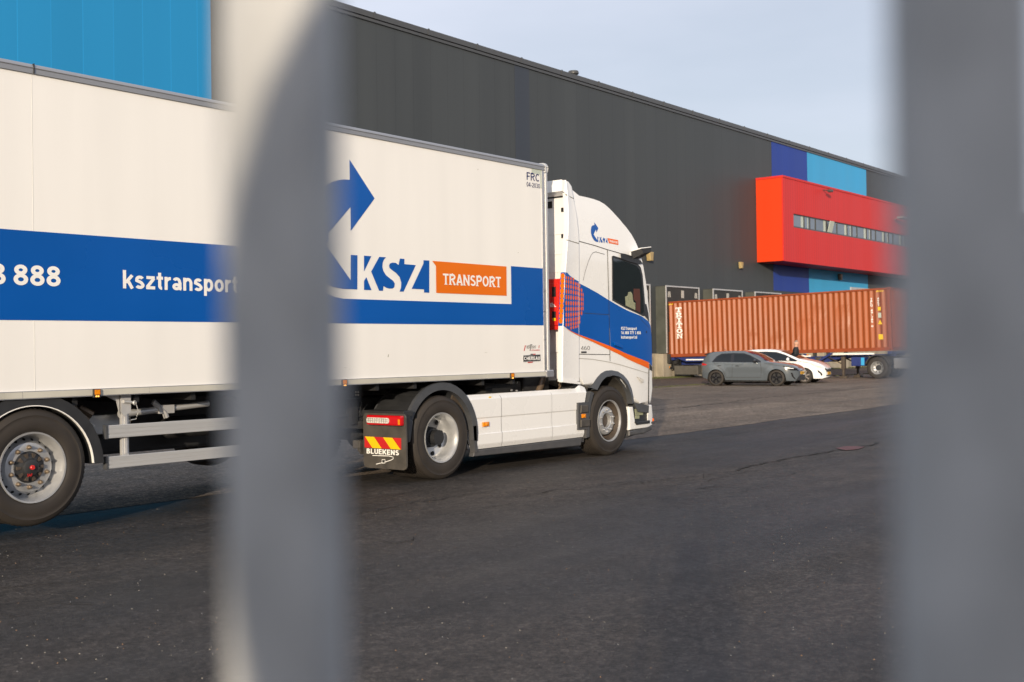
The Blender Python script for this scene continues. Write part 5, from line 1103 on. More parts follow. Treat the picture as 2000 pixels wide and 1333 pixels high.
def ztop(x_):
    pts = [(10.70, 0.965), (11.0, 0.985), (13.02, 0.99), (13.10, 1.04), (13.36, 0.955)]
    for i in range(len(pts) - 1):
        if x_ <= pts[i + 1][0]:
            t_ = (x_ - pts[i][0]) / (pts[i + 1][0] - pts[i][0]); return pts[i][1] * (1 - t_) + pts[i + 1][1] * t_
    return pts[-1][1]
for i in range(3):
    # left end is cut along the fender arc: shift x by height in the first panel
    v, f = skirt_rows(ztop, lambda q: 0.305, 10, 's', x_edges[i] + 0.0025, x_edges[i + 1] - 0.0025)
    mb = MB()
    if i == 0:
        nv = []
        for (x_, y_, z_) in v:
            cut = 10.26 + sqrt(max(0.0, 0.625 ** 2 - max(0.0, z_ - 0.50) ** 2)) + (0.0 if z_ > 0.5 else 0.0)
            t_ = (x_ - x_edges[0]) / (x_edges[1] - x_edges[0]); nv.append((cut * (1 - t_) + x_ * t_, y_, z_))
        v = nv
    if i == 2:
        nv = []
        for (x_, y_, z_) in v:
            end = 13.22 + 0.10 * max(0, (z_ - 0.75)) / 0.25 + (0.0)
            t_ = (x_ - x_edges[2]) / (x_edges[3] - x_edges[2]); nv.append((x_edges[2] * (1 - t_) + end * t_, y_, z_))
        v = nv
    mb.add(v, f, 0, False); mb.build('side_skirt', m_cabwhite, tk)
b = MB(); b.prism([(10.87, 0.30), (13.19, 0.30), (13.15, 0.195), (10.84, 0.225)], SIDE + 0.02, SIDE + 0.10, bev=0.008, seg=1); b.build('rubber_skirt', m_grey, tk)
for (px, py) in ((948.5, 829),):
    X_, Z_ = P(px, py); o_ = MB().box(X_ - 0.055, X_ + 0.055, SIDE - 0.012, SIDE + 0.012, Z_ - 0.028, Z_ + 0.028, c=0.004).build('side_marker', m_amber, tk); MB().lathe([(0, -0.02), (0.018, -0.012), (0.02, 0), (0, 0)], X_, Z_, SIDE - 0.012, 1, 14).build('lens', m_amber, o_)
X_, Z_ = P(960.5, 778); MB().box(X_ - 0.03, X_ + 0.015, SIDE + 0.02, SIDE + 0.024, Z_ - 0.02, Z_ + 0.02).build('yellow_label', m_yellow, tk)
# marker unit behind the front wheel
b = MB(); b.prism([P(1127.5, 787), P(1147, 785.5), P(1147, 838), P(1127.5, 840)], SIDE - 0.018, SIDE + 0.02, mi=0); mu = b.build('marker_unit', m_grey, tk)
b = MB(); b.prism([P(1130.5, 792), P(1144, 791), P(1144, 805.5), P(1129.5, 807)], SIDE - 0.05, SIDE - 0.0185, bev=0.010, seg=2); b.prism([P(1130, 820), P(1147, 818.5), P(1147, 833), P(1130, 834.5)], SIDE - 0.05, SIDE - 0.0185, bev=0.010, seg=2); b.build('cover', m_greydust, mu)
b = MB(); X_, Z_ = P(1137.5, 812.5); b.box(X_ - 0.05, X_ + 0.045, SIDE - 0.032, SIDE - 0.0185, Z_ - 0.028, Z_ + 0.028, c=0.004); b.lathe([(0, -0.015), (0.014, -0.01), (0.016, 0)], X_, Z_, SIDE - 0.032, 1, 12); b.build('lens', m_amber, mu)
# strip of grey arch behind the front wheel, running down
b = MB(); b.prism([P(1148, 787), P(1153, 765), P(1159, 768), P(1153, 790), P(1150, 820), P(1150.5, 853), P(1144, 856), P(1145, 820)], SIDE - 0.01, SIDE + 0.30); b.prism([P(1140, 850), P(1148, 850), P(1147, 864), P(1140, 864)], SIDE + 0.06, SIDE + 0.12); b.build('front_mudguard', m_grey, tk)
b = MB(); b.prism([P(1130, 748), P(1157, 760), P(1153, 770), P(1130, 762)], SIDE + 0.10, SIDE + 0.3); b.build('inner_shroud', m_black, tk)
# drive mudguard
MX, MZ = 10.26, 0.505
b = MB(); band_arc(b, MX, MZ, 0.565, 0.60, 5, 180, SIDE + 0.04, SIDE + 0.66, n=36); band_arc(b, MX, MZ, 0.565, 0.655, -8, 182, SIDE + 0.0, SIDE + 0.045, n=40)
b.prism([(MX - 0.66, MZ + 0.0), (MX - 0.60, MZ + 0.26), (MX - 0.52, MZ + 0.22), (MX - 0.57, MZ - 0.02)], SIDE - 0.012, SIDE + 0.06, bev=0.008, seg=2)
b.prism([(MX + 0.565, MZ + 0.1), (MX + 0.625, MZ + 0.1), (MX + 0.64, MZ - 0.23), (MX + 0.59, MZ - 0.23)], SIDE + 0.0, SIDE + 0.08)
mg = b.build('mudguard', m_grey, tk)
b = MB(); band_arc(b, MX, MZ, 0.601, 0.612, 60, 150, SIDE + 0.10, SIDE + 0.62, n=16)
for a_ in (70, 95, 120, 145): band_arc(b, MX, MZ, 0.612, 0.625, a_, a_ + 2.5, SIDE + 0.10, SIDE + 0.62, n=2)
b.build('top_ribs', m_black, mg)
b = MB(); band_arc(b, MX, MZ, 0.50, 0.60, 28, 60, SIDE + 0.08, SIDE + 0.10, n=8); b.prism([(MX + 0.50, 0.30), (MX + 0.56, 0.30), (MX + 0.53, 0.62), (MX + 0.49, 0.70)], SIDE + 0.10, SIDE + 0.5); b.build('inner_bracket', m_rust, mg)
# far side mudguard
b = MB(); band_arc(b, MX, MZ, 0.565, 0.60, 5, 175, 11.15, 11.77, n=20); b.build('mudguard', m_black, tk)
# tail lamp, flap, stripes and lettering (all face backwards)
FX = 9.52
fy0, fy1 = PX(793, 880, FX)[0], PX(710, 880, FX)[0]
def rrect(y0_, y1_, z0_, z1_, r, n=5):
    pts = []
    for cx, cz, a0 in ((y1_ - r, z1_ - r, 0), (y0_ + r, z1_ - r, 90), (y0_ + r, z0_ + r, 180), (y1_ - r, z0_ + r, 270)):
        for i in range(n + 1): a_ = radians(a0 + 90 * i / n); pts.append((cx + r * cos(a_), cz + r * sin(a_)))
    return pts
zf0, zf1 = PX(750, 916, FX)[1], PX(750, 808, FX)[1]
b = MB(); b.prism(rrect(fy0 + 0.0, fy1, zf0, zf1, 0.045), FX, FX + 0.025, axis='x', bev=0.005, seg=1); fp = b.build('mud_flap', m_greydust, tk)
b = MB(); b.box(FX + 0.001, FX + 0.16, fy0 + 0.03, fy1 + 0.02, PX(750, 812, FX)[1] - 0.01, PX(750, 806, FX)[1] + 0.02, c=0.008); b.box(FX + 0.03, FX + 0.1, fy0 + 0.03, fy1 - 0.03, 0.5, 0.8); b.build('lamp_shelf', m_black, tk)
ly0, lz0 = PX(782, 833, FX - 0.07); ly1, lz1 = PX(715, 812, FX - 0.07); lz0 = PX(750, 831.5, FX - 0.07)[1]; lz1 = PX(750, 811.5, FX - 0.07)[1]
b = MB(); b.box(FX - 0.07, FX - 0.001, ly0, ly1, lz0, lz1, 0, c=0.02); tl = b.build('tail_lamp', m_redlens, tk)
b = MB(); L_ = ly1 - ly0
b.prism(rrect(ly1 - L_ * 0.68, ly1 - L_ * 0.03, lz0 + 0.025, lz1 - 0.03, 0.018), FX - 0.082, FX - 0.071, axis='x', bev=0.003, seg=1); b.build('reversing_lens', m_clearlens, tl)
b = MB()
for i in range(9): b.box(FX - 0.0835, FX - 0.0822, ly1 - L_ * (0.08 + 0.065 * i), ly1 - L_ * (0.088 + 0.065 * i), lz0 + 0.03, lz1 - 0.035)
for i in range(2): b.box(FX - 0.0837, FX - 0.0822, ly1 - L_ * 0.66, ly1 - L_ * 0.05, lz0 + 0.05 + 0.022 * i, lz0 + 0.053 + 0.022 * i)
b.build('lens_grid', m_grey, tl)
MB().box(FX - 0.076, FX - 0.071, ly0 + 0.006, ly0 + 0.035, lz0 + 0.015, lz0 + 0.075, c=0.002).build('side_reflector', m_amber, tl)
sy0, sy1 = PX(784, 870, FX)[0], PX(713, 870, FX)[0]; sz0, sz1 = PX(750, 876.5, FX)[1], PX(750, 854.5, FX)[1]
b = MB(); b.box(FX - 0.008, FX - 0.001, sy0, sy1, sz0, sz1, 0); st = b.build('striped_board', m_redfilm, tk)
b = MB(); WS = sy1 - sy0; hS = sz1 - sz0
for u0, u1, u2, u3 in ((0.02, 0.27, 0.48, 0.22), (0.52, 0.77, 0.99, 0.73)):
    b.sheet([(sy1 - WS * u0, sz1), (sy1 - WS * u1, sz1), (sy1 - WS * u2, sz0), (sy1 - WS * u3, sz0)], FX - 0.010, axis='x')
b.build('yellow_stripes', m_yellow, st)
b = MB(); letter(b, 'BLUEKENS', PX(716.5, 882, FX)[0], PX(779.5, 884, FX)[0], PX(748, 888.0, FX)[1], PX(748, 878.0, FX)[1], FX - 0.003, axis='x', weight=.2, gap_=.10)
def strip(mb, pts, w_, X):
    for i in range(len(pts) - 1):
        a_, c_ = Vector(pts[i]), Vector(pts[i + 1]); d = (c_ - a_).normalized(); nn = Vector((-d.y, d.x)) * w_ / 2; a_ = a_ - d * w_ * .2; c_ = c_ + d * w_ * .2
        mb.add([(X, a_.x + nn.x, a_.y + nn.y), (X, a_.x - nn.x, a_.y - nn.y), (X, c_.x - nn.x, c_.y - nn.y), (X, c_.x + nn.x, c_.y + nn.y)], [(0, 1, 2, 3)])
strip(b, [PX(*p, FX) for p in ((728, 890), (760, 891), (768, 893), (769, 896), (764, 899), (752, 903), (735, 907))], 0.008, FX - 0.0035)
strip(b, [PX(*p, FX) for p in ((746.5, 898), (752.5, 898), (752.5, 905), (746.5, 905), (746.5, 898))], 0.006, FX - 0.004)
b.build('flap_lettering', m_letter, fp)
MB().sheet([PX(*p, FX) for p in ((747.5, 899), (751.5, 899), (751.5, 904), (747.5, 904))], FX - 0.0045, axis='x').build('flap_mark', m_blackfilm, fp)
# work lamps and rear fittings
def work_lamp(px, py, s_, X):
    y_, z_ = PX(px, py, X); b = MB(); b.box(X, X + 0.06, y_ - 0.055 * s_, y_ + 0.055 * s_, z_ - 0.045 * s_, z_ + 0.045 * s_, c=0.012); b.box(X + 0.01, X + 0.05, y_ - 0.015, y_ + 0.015, z_ + 0.04 * s_, z_ + 0.12 * s_); o_ = b.build('work_lamp', m_black, tk)
    b = MB()
    for dy in (-0.02, 0.02):
        for dz in (-0.017, 0.017): b.lathe([(0.013, 0), (0.012, -0.006), (0, -0.008)], y_ + dy * s_, z_ + dz * s_, X, axis='x', n=12, sgn=1)
    b.build('diode_cluster', m_clearlens, o_)
work_lamp(697.5, 769, 1.0, 9.62); work_lamp(691, 806.5, 0.9, 9.62)
b = MB(); rr2 = random.Random(5)
for i in range(7):
    y_, z_ = PX(rr2.uniform(688, 712), rr2.uniform(795, 838), 9.66); pts = [(9.66 + rr2.uniform(-.04, .04), y_ + rr2.uniform(-.08, .08), z_ + rr2.uniform(-.08, .08)) for _ in range(4)]; b.tube([Vector(p) for p in smooth_poly([(p[1], p[2]) for p in pts], 2, False) and pts], 0.010, n=6)
y_, z_ = PX(700, 822, 9.68); b.lathe([(0.0, -0.05), (0.05, -0.05), (0.06, 0.0), (0.06, 0.05), (0, 0.05)], y_, z_, 9.7, axis='x', n=20); y_, z_ = PX(704, 808, 9.68); b.lathe([(0.0, -0.06), (0.04, -0.06), (0.05, 0.0), (0, 0.05)], y_, z_, 9.7, axis='x', n=20)
b.build('air_couplings', m_black, tk)
y_, z_ = PX(702, 868, 9.7); b = MB(); b.box(9.66, 9.8, y_ - 0.05, y_ + 0.08, z_ - 0.05, z_ + 0.05, c=0.01); b.prism([(y_ - 0.04, z_ - 0.05), (y_ + 0.03, z_ - 0.05), (y_ - 0.04, z_ - 0.12)], 9.68, 9.76, axis='x'); b.build('tow_bracket', m_greydust, tk)
b = MB(); b.box(9.62, 9.72, 9.5, 11.5, 0.62, 0.72, c=0.01); b.build('rear_cross_beam', m_chassis, tk)
b = MB(); b.prism([(10.15, 0.45), (10.35, 0.45), (10.35, 0.6), (10.15, 0.6)], 9.6, 11.4); b.tube([(10.26, 9.3, 0.50), (10.26, 11.7, 0.50)], 0.09, n=14); b.lathe([(0.0, 0), (0.20, 0.05), (0.20, 0.35), (0, 0.4)], 10.26, 0.52, 10.35, 1, 20); b.build('axle', m_chassis, tk)
MB().tube([(13.86, 9.5, 0.50), (13.86, 11.6, 0.50)], 0.07, n=12).build('axle', m_chassis, tk)
truck_wheel(tk, 10.26, 0.50, SIDE + 0.005, 'drive', R=0.50, w=0.29)
truck_wheel(tk, 10.26, 0.50, SIDE + 0.345, 'drive', R=0.50, w=0.27, n=40)
truck_wheel(tk, 10.26, 0.50, 11.77, 'drive', R=0.50, w=0.29, sgn=-1, n=40)
truck_wheel(tk, 13.86, 0.50, SIDE + 0.0, 'steer', R=0.50, w=0.33)
truck_wheel(tk, 13.86, 0.50, 11.77, 'steer', R=0.50, w=0.33, sgn=-1, n=40)
# ------------------------------------------------------------------ container on its chassis at the dock
# local frame: +x runs from the dock towards the camera side (world -Y), -y faces world -X, z up
m_cont = mat('faded orange brown container paint', (0.290, 0.074, 0.021), 0.43, spec=0.4, var=0.14, scale=1.1, stretch=(1, 1, 0.35), rvar=0.1)
m_contd = mat('container frame paint', (0.25, 0.056, 0.020), 0.65, spec=0.2, var=0.15, scale=2)
m_steelblue = mat('dark blue chassis paint', (0.020, 0.035, 0.15), 0.4, var=0.15, scale=3)
m_woodbox = mat('grey side box', (0.075, 0.07, 0.06), 0.7, var=0.2)
CX_, CYr = 51.95, 31.03
ROT = (0, -0.019, -pi / 2)
ct = thing('shipping_container', 'orange brown corrugated shipping container backed up to the loading dock', 'container', (CX_, CYr, 1.065), ROT)
CLn, CH, CW = 11.88, 2.896, 2.44
b = MB(); n_ = 41; v = []; f = []
x_a, x_b = 0.20, CLn - 0.16; per = (x_b - x_a) / n_; rc = random.Random(11)
prx = []
for i in range(n_):
    x0 = x_a + i * per
    prx += [(x0, 0.012), (x0 + per * 0.17, 0.012), (x0 + per * 0.50, 0.072), (x0 + per * 0.68, 0.072)]
prx.append((x_b, 0.012))
zs = [0.16 + (CH - 0.27) * k_ / 14 for k_ in range(15)]
for (x, d) in prx:
    for k_, z in enumerate(zs):
        dd = d
        for (dx, dz, r_, a_) in ((7.7, 1.2, .5, .03), (8.3, 1.9, .4, .025), (4.9, 0.8, .35, .02), (2.3, .5, .4, .018), (9.6, 1.7, .5, .03), (6.2, .6, .4, .02)):
            q = ((x - dx) ** 2 + (z - dz) ** 2) / (r_ * r_); 
            if q < 1: dd += a_ * (1 - q)
        v.append((x, dd, z))
K = len(zs)
for i in range(len(prx) - 1):
    for j in range(K - 1): f.append((i * K + j, i * K + j + 1, (i + 1) * K + j + 1, (i + 1) * K + j))
b.add(v, f); b.build('side_wall', m_cont, ct, True)
b = MB(); v = []; f = []; nn_ = 17
for i in range(nn_ * 4 + 1):
    q = i / (nn_ * 4); y = 0.16 + q * (CW - 0.32); d = (0.03, 0.03, 0.06, 0.06)[i % 4]; v += [(CLn - d, y, 0.16), (CLn - d, y, CH - 0.11)]
for i in range(nn_ * 4): f.append((2 * i, 2 * i + 1, 2 * i + 3, 2 * i + 2))
b.add(v, f); b.build('front_wall', m_contd, ct, True)
b = MB(); b.box(0.05, CLn - 0.10, 0.06, CW - 0.002, CH - 0.045, CH - 0.012); b.box(0.1, CLn - 0.1, CW - 0.05, CW - 0.01, 0.16, CH - 0.05); b.box(0.1, CLn - 0.1, 0.02, CW - 0.02, 0.05, 0.155)
b.box(0.0, 0.04, 0.16, CW - 0.16, 0.16, CH - 0.12); b.build('shell', m_contd, ct, True)
b = MB()
for y0 in (0.0, CW - 0.07): b.box(0.16, CLn - 0.16, y0, y0 + 0.07, CH - 0.10, CH - 0.02); b.box(0.16, CLn - 0.16, y0, y0 + 0.07, 0.0, 0.158)
for x0 in (0.0, CLn - 0.16): b.box(x0, x0 + 0.16, 0.16, CW - 0.16, CH - 0.11, CH - 0.01); b.box(x0, x0 + 0.16, 0.16, CW - 0.16, 0.0, 0.158)
b.build('edge_rails', m_contd, ct, True)
for x0 in (0.0, CLn - 0.16):
    for y0 in (0.0, CW - 0.16):
        b = MB(); b.box(x0 + 0.004, x0 + 0.155, y0 + 0.004, y0 + 0.155, 0.12, CH - 0.12); pc = b.build('corner_post', m_cont if x0 == 0 else m_contd, ct, True)
        b = MB(); b.box(x0 - 0.006, x0 + 0.172, y0 - 0.008, y0 + 0.168, -0.005, 0.119, 0, c=0.008); b.box(x0 - 0.006, x0 + 0.172, y0 - 0.008, y0 + 0.168, CH - 0.119, CH + 0.005, 0, c=0.008)
        b.box(x0 + 0.05, x0 + 0.12, y0 - 0.010, y0 - 0.0085, 0.035, 0.085, 1); b.box(x0 + 0.05, x0 + 0.12, y0 - 0.010, y0 - 0.0085, CH - 0.085, CH - 0.035, 1); b.build('corner_casting', [m_contd, m_dark], pc, True)
# vertical name: block letters with slab serifs, top to bottom
def slab(ch, u0, z0, w_, h, mb, Y):
    t = 0.24 * w_; s_ = 0.20 * h
    X = lambda a: u0 + a * w_; Zz = lambda a: z0 + a * h
    def q(*pts): mb.sheet([(X(a), Zz(c)) for a, c in pts], Y)
    if ch == 'T': q((0, .80), (1, .80), (1, 1), (0, 1)); q((0, .62), (.14, .62), (.14, .80), (0, .80)); q((.86, .62), (1, .62), (1, .80), (.86, .80)); q((.36, .18), (.64, .18), (.64, .80), (.36, .80)); q((.20, 0), (.80, 0), (.80, .18), (.20, .18))
    if ch == 'I': q((.36, .18), (.64, .18), (.64, .82), (.36, .82)); q((.18, 0), (.82, 0), (.82, .18), (.18, .18)); q((.18, .82), (.82, .82), (.82, 1), (.18, 1))
    if ch == 'R': q((0, .82), (.62, .82), (.84, .94), (.62, 1), (0, 1)); q((.12, .18), (.38, .18), (.38, .82), (.12, .82)); q((0, 0), (.5, 0), (.5, .18), (0, .18)); q((.62, .82), (.62, .62), (.68, .44), (.9, .56), (.92, .84), (.84, .94)); q((.38, .40), (.64, .40), (.72, .52), (.62, .57), (.38, .57)); q((.50, .40), (.74, .40), (.90, .18), (.66, .18)); q((.60, 0), (1, 0), (1, .18), (.60, .18))
    if ch == 'N': q((0, .84), (.34, .84), (.34, 1), (0, 1)); q((.10, .16), (.28, .16), (.28, .84), (.10, .84)); q((0, 0), (.38, 0), (.38, .16), (0, .16)); q((.28, .84), (.34, .84), (.34, 1), (.62, .48), (.90, .0), (.72, .0), (.28, .72)); q((.72, .30), (.90, .0), (.90, .84), (.72, .84)); q((.60, .84), (1, .84), (1, 1), (.60, 1))
    if ch == 'O':
        n = 20; v = []; 
        for i in range(n): a = 2 * pi * i / n; v += [(X(.5 + .48 * cos(a)), Y, Zz(.5 + .5 * sin(a))), (X(.5 + .22 * cos(a)), Y, Zz(.5 + .27 * sin(a)))]
        mb.add(v, [(2 * i, (2 * i + 2) % (2 * n), (2 * i + 3) % (2 * n), 2 * i + 1) for i in range(n)])
b = MB()
for i, ch in enumerate('TRITON'): slab(ch, 0.60 + 0.004 * i, CH - 0.585 - 0.272 * i, 0.36, 0.245, b, -0.004)
b.build('vertical_name', m_letter, ct, True)
b = MB()
code = 'TRIU 458210 3'; zz = CH - 0.45
for i, ch in enumerate('TRLU 491785 0'):
    if ch != ' ': letter(b, ch, 10.93, 11.03 if ch not in 'I1' else 10.96, zz - 0.085, zz, 0.004)
    zz -= 0.105
zz = CH - 0.45
for ch in '45G1':
    letter(b, ch, 11.26, 11.35, zz - 0.08, zz, 0.004); zz -= 0.10
b.build('serial_number', m_letter, ct, True)
b = MB(); b.sheet([(11.27, 1.85), (11.41, 1.85), (11.41, 2.02), (11.27, 2.02)], 0.005, 0); b.sheet([(11.27, 1.52), (11.42, 1.52), (11.42, 1.75), (11.27, 1.75)], 0.005, 1); b.sheet([(11.25, 1.22), (11.46, 1.22), (11.355, 1.43)], 0.005, 0); b.sheet([(11.26, 0.52), (11.47, 0.52), (11.47, 0.76), (11.26, 0.76)], 0.005, 0)
for x0, x1, st_ in ((0.10, 0.50, .09), (11.22, 11.62, .09)):
    for k_ in range(4): b.sheet([(x0 + k_ * st_, CH - 0.19), (x0 + k_ * st_ + 0.05, CH - 0.19), (x0 + k_ * st_ + 0.09, CH - 0.115), (x0 + k_ * st_ + 0.04, CH - 0.115)], -0.003, 0)
b.build('warning_labels', [m_yellow, m_greenfilm], ct, True)

ch_ = thing('container_chassis', 'dark blue skeletal trailer under the orange brown container', 'trailer', (CX_, CYr, 0), (0, 0, -pi / 2))
def sl(x): return 1.065 + 0.019 * x - 0.012
b = MB()
for y0 in (0.62, 1.72): b.prism([(0.5, sl(.5) - 0.16), (8.4, sl(8.4) - 0.16), (9.2, sl(9.2) - 0.14), (11.8, sl(11.8) - 0.14), (11.8, sl(11.8) - 0.24), (9.3, sl(9.3) - 0.25), (8.5, sl(8.5) - 0.45), (0.5, sl(.5) - 0.40)], y0, y0 + 0.11)
for x0 in (0.25, 3.2, 6.2, 11.65): b.prism([(x0, sl(x0) - 0.14), (x0 + 0.16, sl(x0) - 0.14), (x0 + 0.16, sl(x0) - 0.01), (x0, sl(x0) - 0.01)], 0.02, CW - 0.02)
b.prism([(0.45, sl(.45) - 0.02), (2.9, sl(2.9) - 0.02), (2.9, 0.86), (1.1, 0.83), (0.65, 0.99)], 0.05, 0.12)
for s0, s1 in ((7.55, 8.25), (8.95, 8.25)): b.prism([(s0 - 0.10, sl(s0) - 0.02), (s0 + 0.10, sl(s0) - 0.02), (s1 + 0.08, 0.80), (s1 - 0.08, 0.80)], 0.05, 0.13)
b.build('frame', m_steelblue, ch_, True)
b = MB(); b.box(1.1, 2.85, 0.038, 0.0485, 0.90, 0.96); b.box(6.1, 7.9, 0.038, 0.0485, 1.03, 1.09); b.box(9.0, 10.1, 0.038, 0.0485, 1.12, 1.17); b.box(10.3, 11.0, 0.038, 0.0485, 1.13, 1.18); b.box(6.1, 7.9, 0.05, 0.10, 1.02, 1.10); b.box(9.0, 11.0, 0.05, 0.10, 1.11, 1.19); b.build('reflective_strips', m_letter, ch_, True)
b = MB(); b.box(0.35, 1.75, 0.10, 0.55, 0.16, 0.62, c=0.04); b.build('tool_box', m_woodbox, ch_, True)
b = MB(); b.box(0.05, 0.15, 0.10, CW - 0.1, 0.45, 0.57, c=0.01); b.box(0.15, 0.5, 0.3, 0.4, 0.5, 1.0); b.lathe([(0, 0), (0.09, 0.0), (0.11, 0.03), (0.11, 0.3), (0, 0.35)], 0.42, 0.80, 0.12, 1, 16); b.build('rear_bumper', m_chassis, ch_, True)
b = MB(); b.box(0.02, 0.10, 0.08, 0.14, 0.50, 0.60, c=0.006); b.build('marker_lamp', m_amber, ch_, True)
b = MB(); b.box(7.70, 7.78, 0.03, 0.09, 1.10, 1.15, c=0.006); b.build('marker_lamp', m_amber, ch_, True)
for x0 in (3.1, 4.4, 5.7): 
    truck_wheel(ch_, x0, 0.50, 0.0, 'trailer', n=32, w=0.36, local=True); truck_wheel(ch_, x0, 0.50, 2.44, 'trailer', n=24, w=0.36, sgn=-1, local=True)
    b = MB(); band_arc(b, x0, 0.52, 0.55, 0.58, 20, 160, 0.02, 0.40, n=12); b.build('mudguard', m_black, ch_, True)
for y0 in (0.25, 2.0):
    b = MB(); b.box(9.32, 9.50, y0, y0 + 0.18, 0.42, 1.02, c=0.01); b.box(9.36, 9.46, y0 + 0.03, y0 + 0.15, 0.10, 0.43, c=0.01); b.box(9.24, 9.60, y0 - 0.05, y0 + 0.23, 0.0, 0.10, c=0.02); b.tube([(9.4, y0 + 0.1, 0.65), (8.6, y0 + 0.3, 0.98)], 0.03); b.build('landing_leg', m_rust, ch_, True)
b = MB(); b.box(8.05, 8.35, 0.20, 0.60, 0.62, 1.0, c=0.02); b.build('valve_box', m_greydust, ch_, True)

# blue tractor in front of it
bt = thing('container_truck', 'dark blue tractor unit coupled under the container, mostly hidden by the right fence bar', 'lorry', (CX_, CYr, 0), (0, 0, -pi / 2))
m_tblue = mat('deep blue paint', (0.015, 0.045, 0.22), 0.3, var=0.08, coat=0.5)
b = MB(); b.box(9.9, 16.2, 0.75, 0.87, 0.70, 0.98); b.box(9.9, 16.2, 1.57, 1.69, 0.70, 0.98); b.box(10.6, 11.7, 0.7, 1.75, 0.98, 1.045, c=0.01); b.tube([(11.15, 0.2, 0.5), (11.15, 2.24, 0.5)], 0.09, n=12); b.box(12.9, 15.9, 0.5, 1.95, 0.45, 1.1); b.build('chassis_frame', m_chassis, bt, True)
b = MB(); b.prism([(13.05, 1.0), (13.05, 3.45), (13.4, 3.62), (14.2, 3.60), (14.9, 3.25), (15.35, 2.75), (15.6, 1.95), (15.65, 0.95), (15.65, 0.42), (15.15, 0.42), (15.05, 0.85), (14.75, 1.10), (14.35, 1.16), (13.95, 1.10), (13.7, 0.9), (13.6, 0.75), (13.05, 0.75)], 0.0, 2.44, bev=0.06, seg=3, smooth=True); cb = b.build('cab', m_tblue, bt, True)
b = MB(); b.prism([(14.3, 2.05), (15.35, 1.85), (15.15, 2.75), (14.3, 2.75)], -0.006, 0.02, bev=0.003, seg=1); b.build('door_window', m_glass, cb, True)
b = MB(); b.prism([(15.40, 2.68), (15.61, 2.0), (15.625, 2.0), (15.42, 2.70)], 0.15, 2.29); b.build('windscreen', m_glass, cb, True)
b = MB(); b.box(15.651, 15.67, 0.5, 1.94, 0.9, 1.6, c=0.004); b.build('grille', m_black, cb, True)
for y0 in (0.08, 2.1): b = MB(); b.box(15.645, 15.68, y0, y0 + 0.3, 0.65, 0.82, c=0.01); b.build('headlight', m_clearlens, bt, True)
b = MB(); b.box(15.2, 15.3, -0.28, -0.06, 1.9, 2.6, c=0.03); b.box(15.2, 15.25, -0.06, 0.05, 2.5, 2.54); b.build('mirror', m_black, bt, True)
b = MB(); b.box(9.9, 10.55, 0.04, 0.60, 0.58, 1.0, c=0.03); q_ = b.build('tank_box', m_steelblue, bt, True)
MB().box(10.38, 10.54, 0.030, 0.0395, 0.62, 0.97).build('sticker', m_skyblue, q_, True)
b = MB(); b.box(11.9, 13.0, 0.04, 0.60, 0.45, 0.95, c=0.06); b.build('fuel_tank', m_alu, bt, True)
truck_wheel(bt, 11.15, 0.50, 0.0, 'drive', n=40, local=True); truck_wheel(bt, 11.15, 0.50, 0.33, 'drive', n=24, local=True, w=0.27); truck_wheel(bt, 11.15, 0.50, 2.44, 'drive', n=24, sgn=-1, local=True)
truck_wheel(bt, 14.4, 0.50, 0.0, 'steer', n=32, local=True); truck_wheel(bt, 14.4, 0.50, 2.44, 'steer', n=24, sgn=-1, local=True)
b = MB(); band_arc(b, 11.15, 0.52, 0.55, 0.58, 15, 165, 0.0, 0.62, n=14); b.build('mudguard', m_greydust, bt, True)

# ------------------------------------------------------------------ cars
m_tint = mat('car window glass', (0.008, 0.011, 0.014), 0.03, rvar=0.01, spec=0.5, var=0.2, scale=2)
m_carblack = mat('gloss black trim', (0.012, 0.012, 0.014), 0.15, coat=0.5)
m_plate = mat('yellow number plate', (0.80, 0.42, 0.01), 0.4)
m_lampwhite = mat('lit daytime lamp', (0.8, 0.8, 0.78), 0.2, emit=((1, 0.95, 0.85), 0.6))
m_alloy = mat('light alloy', (0.50, 0.44, 0.40), 0.25, metal=0.6)
def interp(pts, x):
    if x <= pts[0][0]: return pts[0][1]
    for i in range(len(pts) - 1):
        if x <= pts[i + 1][0]:
            a, b_ = pts[i], pts[i + 1]; t = (x - a[0]) / (b_[0] - a[0]) if b_[0] > a[0] else 0
            return a[1] * (1 - t) + b_[1] * t
    return pts[-1][1]
def cspline(pts, n=10):
    out = []
    for i in range(len(pts) - 1):
        p0 = pts[max(i - 1, 0)]; p1 = pts[i]; p2 = pts[i + 1]; p3 = pts[min(i + 2, len(pts) - 1)]
        for k_ in range(n):
            t = k_ / n; q = []
            for c in (0, 1):
                q.append(0.5 * ((2 * p1[c]) + (-p0[c] + p2[c]) * t + (2 * p0[c] - 5 * p1[c] + 4 * p2[c] - p3[c]) * t * t + (-p0[c] + 3 * p1[c] - 3 * p2[c] + p3[c]) * t ** 3))
            out.append(tuple(q))
    return out + [pts[-1]]
